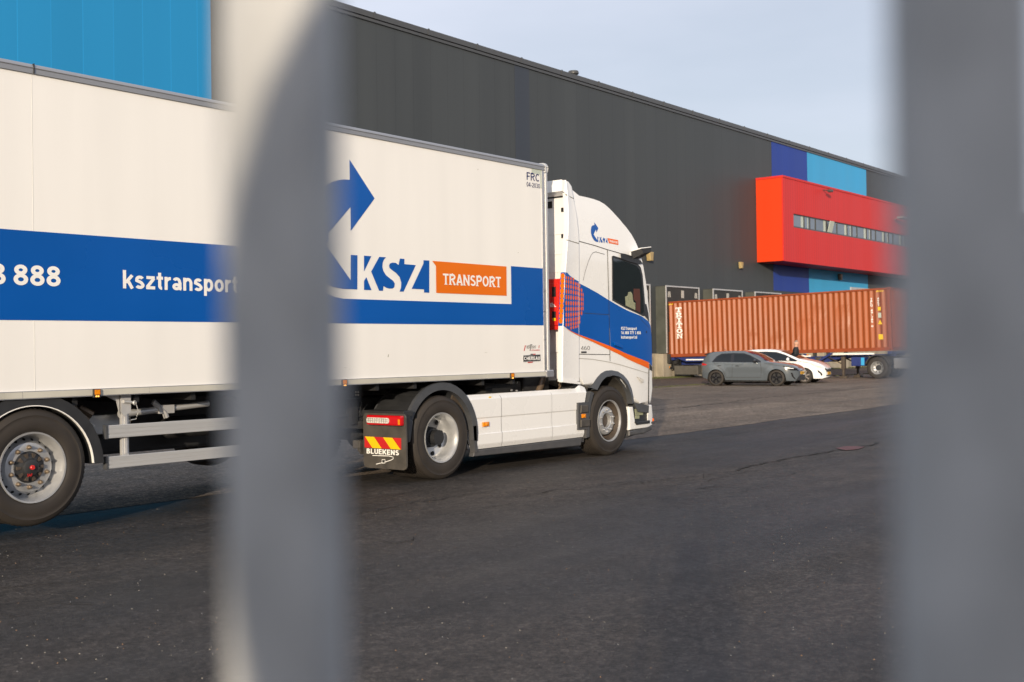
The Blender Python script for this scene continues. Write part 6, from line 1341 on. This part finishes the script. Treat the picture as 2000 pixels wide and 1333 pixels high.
def make_car(spec, root, paint):
    Ln = spec['L']; top = cspline(spec['top'], 8); axr, axf, R = spec['axr'], spec['axf'], spec['R']; belt = spec['belt']
    Wp = cspline(spec['W'], 6); bot = spec['bot']
    def ztop_(x): return interp(top, x)
    def zb(x):
        z = interp(bot, x)
        for ax in (axr, axf):
            d = abs(x - ax); r = R + 0.045
            if d < r: z = max(z, R + sqrt(r * r - d * d) * 0.98)
        return z
    def hw(x, z):
        wv = interp(Wp, x); zt_ = 1.45; bl = interp(belt, x)
        if z > bl: f_ = (z - bl) / 0.50; wv *= 1 - 0.235 * f_ ** 1.15
        else:
            wv *= 1 - 0.035 * max(0.0, (0.72 - z) / 0.4) ** 2 - 0.02 * max(0.0, (z - 0.72) / 0.3) ** 2
            for ax in (axr, axf):           # swollen arches
                d = sqrt((x - ax) ** 2 + (z - R) ** 2); 
                if d < R + 0.22: wv += 0.018 * (1 - max(0, (d - R) / 0.22))
            wv -= 0.014 * math.exp(-((z - 0.55) / 0.10) ** 2) * (1 if axr + .5 < x < axf - .5 else 0)
        return wv
    xs_ = [Ln * i / 130 for i in range(131)]; NR = 18; v = []; f = []; mi_f = []
    side = {}
    for s_ in (-1, 1):
        for i, x in enumerate(xs_):
            z0_, z1_ = zb(x), ztop_(x)
            if z0_ > z1_ - 0.02: z0_ = z1_ - 0.02
            for j in range(NR + 1):
                z = z0_ + (z1_ - z0_) * j / NR; yy = hw(x, z)
                if j == NR: yy -= 0.03
                side[(s_, i, j)] = len(v); v.append((x, s_ * yy, z - (0.0 if j < NR else -0.012)))
        for i in range(130):
            for j in range(NR): f.append([side[(s_, i, j)], side[(s_, i + 1, j)], side[(s_, i + 1, j + 1)], side[(s_, i, j + 1)]])
    NC = 10; capi = {}
    for i, x in enumerate(xs_):
        yt = abs(v[side[(1, i, NR)]][1]); zt_ = v[side[(1, i, NR)]][2]
        for k_ in range(NC + 1):
            if k_ == 0: capi[(i, k_)] = side[(-1, i, NR)]
            elif k_ == NC: capi[(i, k_)] = side[(1, i, NR)]
            else:
                u = -1 + 2 * k_ / NC; capi[(i, k_)] = len(v); v.append((x, yt * u, zt_ + 0.035 * (1 - abs(u) ** 2.4)))
    wf0, wf1 = spec['screen']; wr0, wr1 = spec['rear_screen']
    nb = len(f)
    for i in range(130):
        for k_ in range(NC):
            f.append([capi[(i, k_)], capi[(i + 1, k_)], capi[(i + 1, k_ + 1)], capi[(i, k_ + 1)]])
    for i in (0, 130):
        for j in range(NR): f.append([side[(-1, i, j)], side[(1, i, j)], side[(1, i, j + 1)], side[(-1, i, j + 1)]])
    f.append([capi[(0, k_)] for k_ in range(NC + 1)]); f.append([capi[(130, k_)] for k_ in range(NC + 1)])
    b = MB(); b.add(v, f, 0, True); body = b.build('body', paint, root, True)
    body.data.set_sharp_from_angle(angle=radians(50))
    b = MB(); b.box(0.25, Ln - 0.3, -0.62, 0.62, 0.17, 0.62); b.box(axr + .4, axf - .4, -0.76, 0.76, 0.17, 0.28)
    b.build('underbody', m_dark, root, True)
    # windscreens lying on the cap
    def screen(x0, x1, name, e=0.006):
        vv = []; ff = []; nx_ = 14; ny = 12
        for i in range(nx_ + 1):
            x = x0 + (x1 - x0) * i / nx_
            yt = hw(x, ztop_(x)) - 0.03; zt_ = ztop_(x) + 0.012
            for k_ in range(ny + 1):
                u = (-1 + 2 * k_ / ny) * 0.955; vv.append((x, yt * u, zt_ + 0.035 * (1 - abs(u) ** 2.4) + e * 1.5))
        for i in range(nx_):
            for k_ in range(ny): a = i * (ny + 1) + k_; ff.append((a, a + ny + 1, a + ny + 2, a + 1))
        return MB().add(vv, ff, 0, True).build(name, m_tint, root, True)
    screen(wf0, wf1, 'windscreen'); screen(wr0, wr1, 'rear_window')
    def patch(poly, s_, e, name, m, parent=root, fine=0.08):
        bm = bmesh.new(); vs = [bm.verts.new((p[0], 0, p[1])) for p in poly]; bm.faces.new(vs); bm.normal_update(); bmesh.ops.triangulate(bm, faces=bm.faces[:])
        for _ in range(4): bmesh.ops.subdivide_edges(bm, edges=[q for q in bm.edges if q.calc_length() > fine], cuts=1, use_grid_fill=True)
        bmesh.ops.triangulate(bm, faces=bm.faces[:]); bm.verts.index_update()
        o = MB().add([(q.co.x, s_ * (hw(q.co.x, q.co.z) + e), q.co.z) for q in bm.verts], [[q.index for q in ff.verts] for ff in bm.faces], 0, True).build(name, m, parent, True); bm.free(); return o
    for s_ in (-1, 1):
        for poly in spec['windows']: patch(poly, s_, 0.007, 'side_window', m_tint)
        for poly in spec.get('trims', []): patch(poly, s_, 0.004, 'window_surround', m_carblack)
        b = MB()
        for line in spec['seams']:
            q = cspline(line, 6)
            for i in range(len(q) - 1):
                A, B = Vector(q[i]), Vector(q[i + 1]); d = (B - A); 
                if d.length < 1e-5: continue
                d.normalize(); nn = Vector((-d.y, d.x)) * 0.007
                ps = [A + nn, A - nn, B - nn, B + nn]; b.add([(p.x, s_ * (hw(p.x, p.y) + 0.003), p.y) for p in ps], [(0, 1, 2, 3)])
        b.build('door_seams', m_gap, root, True)
        for (x, z) in spec['handles']:
            b = MB(); y_ = hw(x, z); b.box(x - 0.08, x + 0.08, s_ * (y_ + 0.004) if s_ > 0 else -y_ - 0.03, s_ * (y_ + 0.03) if s_ > 0 else -y_ - 0.004, z - 0.012, z + 0.012, c=0.008); b.build('door_handle', paint if not spec.get('hb') else m_carblack, root, True)
        mx_, mz = spec['mirror']; y_ = hw(mx_, mz)
        b = MB(); n_ = 10
        b.lathe([(0.0, -0.10), (0.05, -0.09), (0.075, -0.04), (0.08, 0.0), (0.07, 0.05), (0.04, 0.085), (0, 0.09)], mx_, mz + 0.02, s_ * (y_ + 0.12), 1, 16); b.v = [(mx_ + (p[0] - mx_) * 0.85, p[1], p[2]) for p in b.v]
        b.box(mx_ - 0.03, mx_ + 0.05, min(s_ * (y_ - 0.02), s_ * (y_ + 0.08)), max(s_ * (y_ - 0.02), s_ * (y_ + 0.08)), mz - 0.06, mz - 0.02); b.build('mirror', spec['mirror_m'], root, True)
        for poly, e in spec['headlight']: patch(poly, s_, e, 'headlight', m_carblack if spec['hl_dark'] else m_clearlens, fine=0.04)
        for poly in spec['drl']: patch(poly, s_, 0.012, 'daytime_lamp', m_lampwhite, fine=0.04)
        for poly in spec['fog']: patch(poly, s_, 0.005, 'bumper_vent', m_carblack, fine=0.04)
        for poly in spec['tail']: patch(poly, s_, 0.006, 'tail_light', m_redlens, fine=0.04)
        for ax in (axr, axf):
            y_ = s_ * (0.865)
            ty = MB(); ty.lathe([(R * 0.70, 0.02), (R * 0.74, 0.0), (R * 0.86, -0.004), (R - 0.02, 0.006), (R, 0.03), (R, 0.17), (R - 0.02, 0.195), (R * 0.7, 0.19)], ax, R, y_, -s_, 36); wo = ty.build('wheel', m_tyre, root, True)
            rm = MB(); rm.lathe([(R * 0.71, 0.02), (R * 0.73, 0.006), (R * 0.70, 0.008), (R * 0.66, 0.03), (R * 0.65, 0.14)], ax, R, y_, -s_, 36)
            nsp = spec['spokes']
            for k_ in range(nsp):
                a = 2 * pi * k_ / nsp + 0.3; w0, w1 = spec['spw']; ca, sa = cos(a), sin(a)
                for da in ((-0.16, 0.16) if nsp == 5 else (0,)):
                    c1, s1 = cos(a + da), sin(a + da); r0, r1 = R * 0.12, R * 0.69
                    p = [(ax + r0 * ca - w0 * sa, R + r0 * sa + w0 * ca), (ax + r1 * c1 - w1 * s1, R + r1 * s1 + w1 * c1), (ax + r1 * c1 + w1 * s1, R + r1 * s1 - w1 * c1), (ax + r0 * ca + w0 * sa, R + r0 * sa - w0 * ca)]
                    rm.prism(p, y_ - s_ * 0.012, y_ - s_ * 0.035)
            rm.lathe([(0, 0.008), (R * 0.14, 0.010), (R * 0.18, 0.03)], ax, R, y_, -s_, 16); rm.build('rim', spec['rim'], wo, True)
            dk = MB(); dk.lathe([(R * 0.66, 0.10), (0, 0.10)], ax, R, y_, -s_, 24); dk.lathe([(R * 0.45, 0.07), (0, 0.07)], ax, R, y_, -s_, 24); dk.build('brake_disc', m_chassis, wo, True)
    # nose: grille, plate, intake on the front face
    def nose(poly, e, name, m):
        bm = bmesh.new(); vs = [bm.verts.new((p[0], p[1], 0)) for p in poly]; bm.faces.new(vs); bm.normal_update(); bmesh.ops.triangulate(bm, faces=bm.faces[:])
        for _ in range(4): bmesh.ops.subdivide_edges(bm, edges=[q for q in bm.edges if q.calc_length() > 0.07], cuts=1, use_grid_fill=True)
        bmesh.ops.triangulate(bm, faces=bm.faces[:]); bm.verts.index_update()
        def fx(y, z):       # foremost x where the half width still reaches |y|
            lo, hi = Ln - 0.9, Ln
            if z > ztop_(Ln): 
                l2, h2 = Ln - 0.6, Ln
                for _ in range(18):
                    m2 = (l2 + h2) / 2
                    if ztop_(m2) > z: l2 = m2
                    else: h2 = m2
                hi = l2
            if hw(hi, z) >= abs(y): return hi
            for _ in range(18):
                m2 = (lo + hi) / 2
                if hw(m2, z) > abs(y): lo = m2
                else: hi = m2
            return lo
        o = MB().add([(fx(q.co.x, q.co.y) + e, q.co.x, q.co.y) for q in bm.verts], [[q.index for q in ff.verts] for ff in bm.faces], 0, True).build(name, m, root, True); bm.free(); return o
    for poly, e, nm, m in spec['nose']: nose(poly, e, nm, m)
    b = MB(); pw, pz = 0.26, spec['plate']; xn = Ln + 0.012; b.box(xn, xn + 0.012, -pw, pw, pz - 0.055, pz + 0.055); pl = b.build('number_plate', m_plate, root, True)
    # plate characters, facing forwards
    b = MB(); v_, f_ = text_mesh(spec['reg'], 0.02); b.add([(xn + 0.014, -pw * 0.8 + u * pw * 1.6, pz - 0.035 + w_ * 0.07) for u, w_ in v_], f_); b.build('plate_lettering', m_blackfilm, pl, True)
    b = MB(); xa = spec['aerial']; b.tube([(xa, 0, ztop_(xa) + 0.03), (xa - 0.22, 0, ztop_(xa) + 0.24)], 0.006, n=5); b.build('aerial', m_black, root, True)
    if spec.get('spoiler'):
        b = MB(); b.prism(spec['spoiler'], -0.58, 0.58, bev=0.008, seg=1); b.build('roof_spoiler', m_carblack, root, True)
    return body

m_pgrey = mat('grey blue car paint', (0.088, 0.104, 0.120), 0.16, var=0.0, coat=1.0, rvar=0.01)
m_pwhite = mat('white car paint', (0.80, 0.80, 0.80), 0.15, var=0.0, coat=1.0, rvar=0.01)
grey_spec = dict(L=4.06, axr=0.70, axf=3.24, R=0.325, screen=(2.02, 2.80), rear_screen=(0.16, 0.42),
    top=[(0, 0.78), (0.03, 0.92), (0.10, 1.06), (0.25, 1.26), (0.42, 1.36), (0.8, 1.395), (1.4, 1.415), (1.9, 1.385), (2.25, 1.27), (2.62, 1.08), (2.9, 0.965), (3.2, 0.925), (3.6, 0.86), (3.85, 0.79), (4.0, 0.70), (4.06, 0.62)],
    W=[(0, .60), (0.06, .72), (.2, .80), (.5, .855), (1.2, .875), (2.9, .875), (3.4, .86), (3.75, .79), (3.95, .66), (4.06, .52)],
    bot=[(0, 0.45), (0.12, 0.34), (0.4, 0.25), (3.7, 0.21), (3.95, 0.20), (4.06, 0.24)], belt=[(0, .93), (1, .955), (2.6, .93), (4.06, .90)],
    windows=[[(0.60, 1.02), (0.78, 1.22), (0.95, 1.30), (1.34, 1.325), (1.33, 1.00)], [(1.47, 0.995), (1.47, 1.325), (1.85, 1.31), (2.10, 1.235), (2.46, 1.03), (2.50, 0.985)]],
    trims=[[(0.52, 0.99), (0.72, 1.23), (0.92, 1.335), (1.40, 1.355), (1.87, 1.34), (2.14, 1.255), (2.60, 1.02), (2.62, 0.965), (1.40, 0.975)]],
    seams=[[(1.40, .97), (1.41, .7), (1.38, .36)], [(2.58, .96), (2.62, .7), (2.60, .40)], [(0.62, .98), (0.72, .85), (0.98, .68), (1.08, .5), (1.10, .36)], [(1.1, .345), (1.8, .34), (2.6, .35)], [(2.75, .93), (3.1, .86), (3.55, .80), (3.75, .78)]],
    handles=[(0.86, .84), (1.62, .825)], hb=True, mirror=(2.38, 1.0), mirror_m=m_carblack, hl_dark=True,
    headlight=[([(3.50, .80), (3.62, .80), (3.86, .74), (4.02, .70), (4.04, .62), (3.80, .63), (3.62, .70)], 0.005)], drl=[[(3.57, .765), (3.90, .71), (3.90, .69), (3.66, .725), (3.68, .64), (3.62, .66)]],
    fog=[[(3.80, .53), (3.86, .53), (3.90, .38), (3.98, .26), (3.93, .27), (3.84, .38)]], tail=[[(0.02, .93), (0.10, .95), (0.30, .90), (0.28, .86), (0.10, .85), (0.02, .84)]],
    nose=[([(-.60, .60), (.60, .60), (.60, .72), (.4, .765), (-.4, .765), (-.60, .72)], 0.006, 'grille', m_carblack), ([(-.62, .22), (.62, .22), (.54, .36), (.40, .44), (-.40, .44), (-.54, .36)], 0.006, 'lower_intake', m_black)],
    plate=0.52, reg='G-317-K', aerial=0.9, rim=m_carblack, spokes=5, spw=(0.03, 0.018), spoiler=[(0.10, 1.30), (0.32, 1.375), (0.55, 1.41), (0.55, 1.385), (0.14, 1.275)])
white_spec = dict(L=4.07, axr=0.74, axf=3.23, R=0.32, screen=(2.18, 3.02), rear_screen=(0.12, 0.40),
    top=[(0, 0.80), (0.04, 0.98), (0.12, 1.14), (0.28, 1.32), (0.5, 1.40), (0.95, 1.445), (1.5, 1.455), (1.95, 1.42), (2.3, 1.32), (2.7, 1.16), (3.02, 1.03), (3.3, 0.97), (3.6, 0.90), (3.85, 0.80), (4.0, 0.70), (4.07, 0.60)],
    W=[(0, .60), (0.06, .70), (.2, .78), (.5, .84), (1.2, .865), (2.9, .865), (3.35, .85), (3.7, .79), (3.93, .66), (4.07, .48)],
    bot=[(0, 0.45), (0.12, 0.34), (0.4, 0.25), (3.7, 0.20), (3.95, 0.20), (4.07, 0.25)], belt=[(0, .98), (1, .98), (2.8, .93), (4.07, .90)],
    windows=[[(0.66, 1.10), (0.86, 1.28), (1.10, 1.35), (1.50, 1.36), (1.50, 1.03)], [(1.60, 1.02), (1.60, 1.36), (1.98, 1.335), (2.35, 1.22), (2.86, 0.99), (2.84, 0.955)]],
    trims=[[(0.60, 1.08), (0.82, 1.29), (1.06, 1.375), (1.52, 1.385), (2.0, 1.358), (2.38, 1.24), (2.93, 0.99), (2.90, 0.94), (1.54, 1.0)]],
    seams=[[(1.55, 1.0), (1.56, .7), (1.52, .36)], [(2.74, .95), (2.78, .7), (2.72, .40)], [(0.7, 1.05), (0.76, .9), (0.98, .7), (1.12, .5), (1.14, .36)], [(1.1, .345), (1.8, .34), (2.7, .35)], [(2.9, .97), (3.3, .90), (3.55, .83), (3.62, .80)]],
    handles=[(1.0, .88), (1.82, .865)], mirror=(2.55, 1.02), mirror_m=m_pwhite, hl_dark=False,
    headlight=[([(3.40, .90), (3.55, .87), (3.80, .76), (3.97, .685), (3.92, .655), (3.72, .69), (3.58, .76)], 0.006)], drl=[],
    fog=[[(3.76, .58), (3.84, .52), (3.93, .43), (3.95, .34), (3.90, .32), (3.86, .42), (3.80, .46)]], tail=[[(0.02, .96), (0.08, .98), (0.30, .94), (0.28, .80), (0.06, .80)]],
    nose=[([(-.50, .66), (.50, .66), (.55, .60), (.42, .47), (-.42, .47), (-.55, .60)], 0.006, 'grille', m_black), ([(-.50, .30), (.50, .30), (.46, .35), (-.46, .35)], 0.006, 'lower_intake', m_black)],
    plate=0.42, reg='H-294-P', aerial=0.8, rim=m_alloy, spokes=7, spw=(0.022, 0.028))
# grey car: its right wheels touch the ground at (41.0, 22.4) and (41.6, 19.95)
hd = math.atan2(-0.985, 0.172)
def place_car(spec, paint, lab, pf, nm):
    hx, hy = cos(hd), sin(hd); rx, ry = sin(hd), -cos(hd)   # right-hand direction
    ox = pf[0] - hx * spec['axf'] - rx * 0.865; oy = pf[1] - hy * spec['axf'] - ry * 0.865
    r_ = thing(nm, lab, 'car', (ox, oy, 0.0), (0, 0, hd)); r_.scale = (0.965, 0.965, 0.965); make_car(spec, r_, paint); return r_
place_car(grey_spec, m_pgrey, 'grey blue hatchback with black wheels, parked nearest in front of the orange container', (41.55, 19.80), 'parked_car')
place_car(white_spec, m_pwhite, 'white hatchback parked on the far side of the grey blue car', (44.9, 20.15), 'parked_car')

# ------------------------------------------------------------------ people
m_skin = mat('skin', (0.50, 0.28, 0.19), 0.55, var=0.06, scale=20)
m_jacket = mat('black jacket cloth', (0.012, 0.013, 0.016), 0.8, var=0.2, scale=20, bump=0.2)
m_jeans = mat('dark trousers', (0.03, 0.035, 0.05), 0.85, var=0.2, scale=20)
m_hair = mat('short grey hair', (0.27, 0.20, 0.16), 0.8, var=0.3, scale=80)
m_eye = mat('eye', (0.05, 0.04, 0.03), 0.2); m_shoe = mat('black shoe', (0.015, 0.014, 0.013), 0.5)
def skin_mesh(name, nodes, edges, m, parent, sub=2):
    """nodes: list of (x, y, z, radius)"""
    me = bpy.data.meshes.new(name); me.from_pydata([n[:3] for n in nodes], edges, [])
    o = bpy.data.objects.new(name, me); C.objects.link(o)
    sk = o.modifiers.new('skin', 'SKIN'); sk.use_smooth_shade = True
    if not me.skin_vertices: me.skin_vertices.new(name='')
    for i, n in enumerate(nodes):
        r = n[3]; me.skin_vertices[0].data[i].radius = (r if not isinstance(r, tuple) else r[0], r if not isinstance(r, tuple) else r[1]); me.skin_vertices[0].data[i].use_root = (i == 0)
    ss = o.modifiers.new('sub', 'SUBSURF'); ss.levels = sub; ss.render_levels = sub
    dg = bpy.context.evaluated_depsgraph_get(); ev = bpy.data.meshes.new_from_object(o.evaluated_get(dg)); bpy.data.objects.remove(o)
    ev.name = name; ev.materials.clear(); ev.materials.append(m)
    for p in ev.polygons: p.use_smooth = True
    r_ = bpy.data.objects.new(name, ev); C.objects.link(r_); r_.parent = parent; return r_
def make_person(root, arms='down', H=1.76, lean=0.0, head_off=(0, 0), beard=False, hand_z=None):
    """local frame: faces +x, z up, feet at 0"""
    k_ = H / 1.78; hx, hy = head_off
    S_ = lambda x, y, z, r: (x * k_, y * k_, z * k_, (r[0] * k_, r[1] * k_) if isinstance(r, tuple) else r * k_)
    hipz, shz = 0.93, 1.45
    nodes = [S_(0, 0, hipz, .14), S_(0.0, 0, 1.12, .125), S_(0 + hx * .3, hy * .3, 1.30, .145), S_(hx * .6, hy * .6, 1.44, .11), S_(0.01 + hx * .9, hy * .9, 1.52, .068), S_(0.02 + hx, hy, 1.585, .082), S_(0.028 + hx, hy, 1.66, .128), S_(0.015 + hx, hy, 1.735, .100)]
    edges = [(0, 1), (1, 2), (2, 3), (3, 4), (4, 5), (5, 6), (6, 7)]
    sleeves = []; hands = []
    for s_ in (-1, 1):
        base = len(nodes)
        sh = (hx * .5, s_ * 0.17 + hy * .5, 1.43)
        if arms == 'down': el = (-0.03, s_ * 0.245, 1.15); wr = (0.05, s_ * 0.25, 0.90); hn = (0.07, s_ * 0.245, 0.82)
        else: el = (0.07 + hx * .7, s_ * 0.235 + hy * .7, 1.26); wr = (0.085 + hx, s_ * 0.115 + hy, 1.475); hn = (0.095 + hx, s_ * 0.092 + hy, 1.545)
        nodes += [S_(*sh, .068), S_(*el, .045), S_(*wr, .028), S_(*hn, (.018, .036))]
        edges += [(3, base), (base, base + 1), (base + 1, base + 2), (base + 2, base + 3)]
        sleeves.append((sh, el, wr))
        # fingers and thumb, each a short chain from the palm
        for q in range(4):
            off = (q - 1.5) * 0.019; b0 = len(nodes); ln = (0.062, 0.075, 0.072, 0.055)[q]
            if arms == 'down': p1 = (hn[0] + off, hn[1], hn[2] - 0.03); p2 = (hn[0] + off, hn[1] - s_ * 0.012, hn[2] - 0.03 - ln * .6); p3 = (hn[0] + off - 0.004, hn[1] - s_ * 0.028, hn[2] - 0.03 - ln)
            else: p1 = (hn[0] + 0.02, hn[1] + s_ * 0.0, hn[2] + 0.02 - off); p2 = (hn[0] + 0.02 + ln * .5, hn[1] - s_ * 0.012, hn[2] + 0.02 - off); p3 = (hn[0] + 0.02 + ln * .7, hn[1] - s_ * 0.040, hn[2] + 0.02 - off)
            nodes += [S_(*p1, .010), S_(*p2, .009), S_(*p3, .0075)]; edges += [(base + 3, b0), (b0, b0 + 1), (b0 + 1, b0 + 2)]
        b0 = len(nodes)
        if arms == 'down': t1 = (hn[0] + 0.04, hn[1] - s_ * 0.01, hn[2] + 0.01); t2 = (hn[0] + 0.055, hn[1] - s_ * 0.022, hn[2] - 0.035)
        else: t1 = (hn[0] - 0.015, hn[1] - s_ * 0.02, hn[2] - 0.02); t2 = (hn[0] - 0.02, hn[1] - s_ * 0.05, hn[2] - 0.005)
        nodes += [S_(*t1, .012), S_(*t2, .009)]; edges += [(base + 2, b0), (b0, b0 + 1)]
    legs = []
    for s_ in (-1, 1):
        base = len(nodes); hp = (0, s_ * 0.09, 0.88); kn = (0.03, s_ * 0.11, 0.50); an = (-0.02, s_ * 0.12, 0.09); to = (0.13, s_ * 0.135, 0.035)
        nodes += [S_(*hp, .085), S_(*kn, .055), S_(*an, .036), S_(*to, .032)]; edges += [(0, base), (base, base + 1), (base + 1, base + 2), (base + 2, base + 3)]; legs.append((hp, kn, an, to))
    body = skin_mesh('body', nodes, edges, m_skin, root)
    # face features joined into the body surface
    def hp_(x, y, z): return ((x + 0.025 + hx) * k_, (y + hy) * k_, z * k_)
    b = MB(); b.tube([hp_(0.075, 0, 1.675), hp_(0.098, 0, 1.655), hp_(0.105, 0, 1.635), hp_(0.085, 0, 1.627)], [.008 * k_, .012 * k_, .017 * k_, .012 * k_], n=8)
    for s_ in (-1, 1): b.tube([hp_(-0.005, s_ * 0.078, 1.625), hp_(-0.015, s_ * 0.088, 1.650), hp_(-0.012, s_ * 0.086, 1.680)], [.008 * k_, .014 * k_, .008 * k_], n=8)
    fo = b.build('nose_and_ears', m_skin, body, True)
    for s_ in (-1, 1):
        b = MB(); c = hp_(0.078, s_ * 0.030, 1.672); b.lathe([(0, -0.008), (0.007, -0.006), (0.010, 0), (0.007, 0.006), (0, 0.008)], c[0], c[2], c[1], 1, 10); b.build('eye', m_eye, body, True)
    b = MB(); c0, c1 = hp_(0.082, -0.024, 1.604), hp_(0.082, 0.024, 1.604); b.tube([c0, hp_(0.091, 0, 1.603), c1], 0.005 * k_, n=6); b.build('mouth', mat('lips', (0.35, 0.13, 0.10), 0.5), body, True)
    # hair cap
    b = MB(); v = []; f = []; nu, nv = 20, 8
    for j in range(nv + 1):
        th = radians(88) * j / nv
        for i in range(nu):
            a = 2 * pi * i / nu; fr = cos(a); tmax = 1.0 if fr < 0.2 else 0.72; t_ = th * tmax
            x = 0.093 * sin(t_) * cos(a) - 0.012; y = 0.083 * sin(t_) * sin(a); z = 1.700 + 0.098 * cos(t_) - 0.04 * (1 - fr) * (t_ / 1.6); v.append(hp_(x, y, z))
    for j in range(nv):
        for i in range(nu): f.append((j * nu + i, j * nu + (i + 1) % nu, (j + 1) * nu + (i + 1) % nu, (j + 1) * nu + i))
    b.add(v, f, 0, True); b.build('hair', m_hair, root, True)
    # jacket
    jn = [S_(0, 0, 0.90, (.15, .19)), S_(0, 0, 1.12, (.14, .18)), S_(hx * .3, hy * .3, 1.30, (.15, .21)), S_(hx * .6, hy * .6, 1.435, (.12, .16)), S_(hx * .85, hy * .85, 1.50, .072)]; je = [(0, 1), (1, 2), (2, 3), (3, 4)]
    for sh, el, wr in sleeves:
        base = len(jn); jn += [S_(*sh, .108), S_(*el, .072), S_(*wr, .050)]; je += [(3, base), (base, base + 1), (base + 1, base + 2)]
    skin_mesh('jacket', jn, je, m_jacket, root)
    tn = [S_(0, 0, 0.94, .150)]; te = []
    for hp, kn, an, to in legs:
        base = len(tn); tn += [S_(*hp, .096), S_(*kn, .068), S_(an[0], an[1], 0.10, .055)]; te += [(0, base), (base, base + 1), (base + 1, base + 2)]
    skin_mesh('trousers', tn, te, m_jeans, root)
    for hp, kn, an, to in legs: skin_mesh('shoe', [S_(an[0] - .03, an[1], 0.045, .042), S_(to[0] - .04, to[1], 0.042, .045), S_(to[0] + .03, to[1], 0.035, .032)], [(0, 1), (1, 2)], m_shoe, root)

pm = thing('person', 'man with cropped grey hair in a black jacket behind the white car', 'person', (46.05, 21.15, 0), (0, 0, -1.15))
make_person(pm, 'down', H=1.79)

# ------------------------------------------------------------------ the fence right in front of the lens, and the photographer behind it
m_galv = mat('galvanised steel bar', (0.372, 0.376, 0.376), 0.55, metal=0.0, var=0.22, scale=55, stretch=(1, 1, 0.6), rvar=0.1)
fwd = Vector((0.7826, 0.6225, 0)).normalized(); rgt = Vector((0.6226, -0.7826, 0)).normalized()
fn = thing('metal_fence', 'pale galvanised flat bar fence, out of focus right in front of the camera', 'fence', (0, 0, 0))
A0 = fwd * 0.300 + rgt * -0.0595; A1 = fwd * 0.252 + rgt * 0.0990
du = (A1 - A0); stp = du.length; du.normalize(); dn = Vector((-du.y, du.x, 0)) 
def fbar(c, hw_, th, z0, z1, name='upright_bar'):
    b = MB()
    if name == 'rail':
        p = []
        for z in (z0, z1):
            for su, sn in ((-1, -1), (1, -1), (1, 1), (-1, 1)):
                q = c + du * (su * hw_) + dn * (sn * th); p.append((q.x, q.y, z))
        b.add(p, [(0, 1, 2, 3), (7, 6, 5, 4), (0, 4, 5, 1), (1, 5, 6, 2), (2, 6, 7, 3), (3, 7, 4, 0)])
    else:                      # flattened round tube with a capped top
        v = []; n_ = 32; f = []
        for k_, (z, q_) in enumerate(((z0, 1), (z1 - 0.01, 1), (z1 - 0.003, .8), (z1, .3))):
            for i in range(n_):
                a = 2 * pi * i / n_; ca, sa = cos(a), sin(a); ex = 0.62
                w = c + du * (hw_ * q_ * math.copysign(abs(ca) ** ex, ca)) + dn * (th * q_ * math.copysign(abs(sa) ** ex, sa)); v.append((w.x, w.y, z))
        for k_ in range(3):
            for i in range(n_): f.append((k_ * n_ + i, k_ * n_ + (i + 1) % n_, (k_ + 1) * n_ + (i + 1) % n_, (k_ + 1) * n_ + i))
        f.append(tuple(range(3 * n_, 4 * n_))); b.add(v, f, 0, True)
    return b.build(name, m_galv, fn)
BW = 0.0153
for k_ in range(-1, 3):
    c = A0 + du * (stp * k_); fbar(Vector((c.x, c.y, 0)), BW, 0.010, 0.05, 2.25)
for z in (0.16, 2.08):
    c0 = A0 + du * (stp * 0.5) - dn * 0.0 + dn * 0.026; fbar(Vector((c0.x, c0.y, 0)), stp * 1.8, 0.010, z, z + 0.045, 'rail')

ph = thing('person', 'photographer in a black jacket, hooded shape added to cast shade, standing behind the fence with a raised camera', 'person', tuple(fwd * -0.245 + rgt * -0.031), (0, 0, math.atan2(fwd.y, fwd.x)))
make_person(ph, 'up', H=1.716)
b = MB(); v = []; f = []; nu, nv = 28, 18  # ellipsoid added over the head, shaped to throw shade on the bars
for j in range(nv + 1):
    th = pi * j / nv
    for i in range(nu):
        a = 2 * pi * i / nu; x = sin(th) * cos(a); y = sin(th) * sin(a); z = cos(th)
        if x > 0.55 and abs(y) < 0.62 and abs(z) < 0.72: x = 0.55 - 0.9 * (x - 0.55)      # face opening, turned in
        v.append((0.025 + 0.135 * x, 0.125 * y * (1.0 if z > -0.3 else 1.0 + 0.25 * (-0.3 - z)), 1.607 + 0.160 * z))
for j in range(nv):
    for i in range(nu): f.append((j * nu + i, j * nu + (i + 1) % nu, (j + 1) * nu + (i + 1) % nu, (j + 1) * nu + i))
b.add(v, f, 0, True); b.build('shading_hood', m_jacket, ph, True)
cmr = thing('camera', 'black camera held up by the photographer', 'camera', (0, 0, 1.53), (0, 0, math.atan2(fwd.y, fwd.x)))
b = MB(); b.box(-0.135, -0.075, -0.070, 0.070, -0.050, 0.045, c=0.01); b.box(-0.13, -0.08, -0.03, 0.03, 0.04, 0.075, c=0.01); b.build('camera_body', m_black, cmr, True)
b = MB(); b.lathe([(0.030, -0.08), (0.036, -0.07), (0.036, -0.022), (0.033, -0.018)], 0, 0, 0, axis='x', n=24); b.build('lens_barrel', m_black, cmr, True)
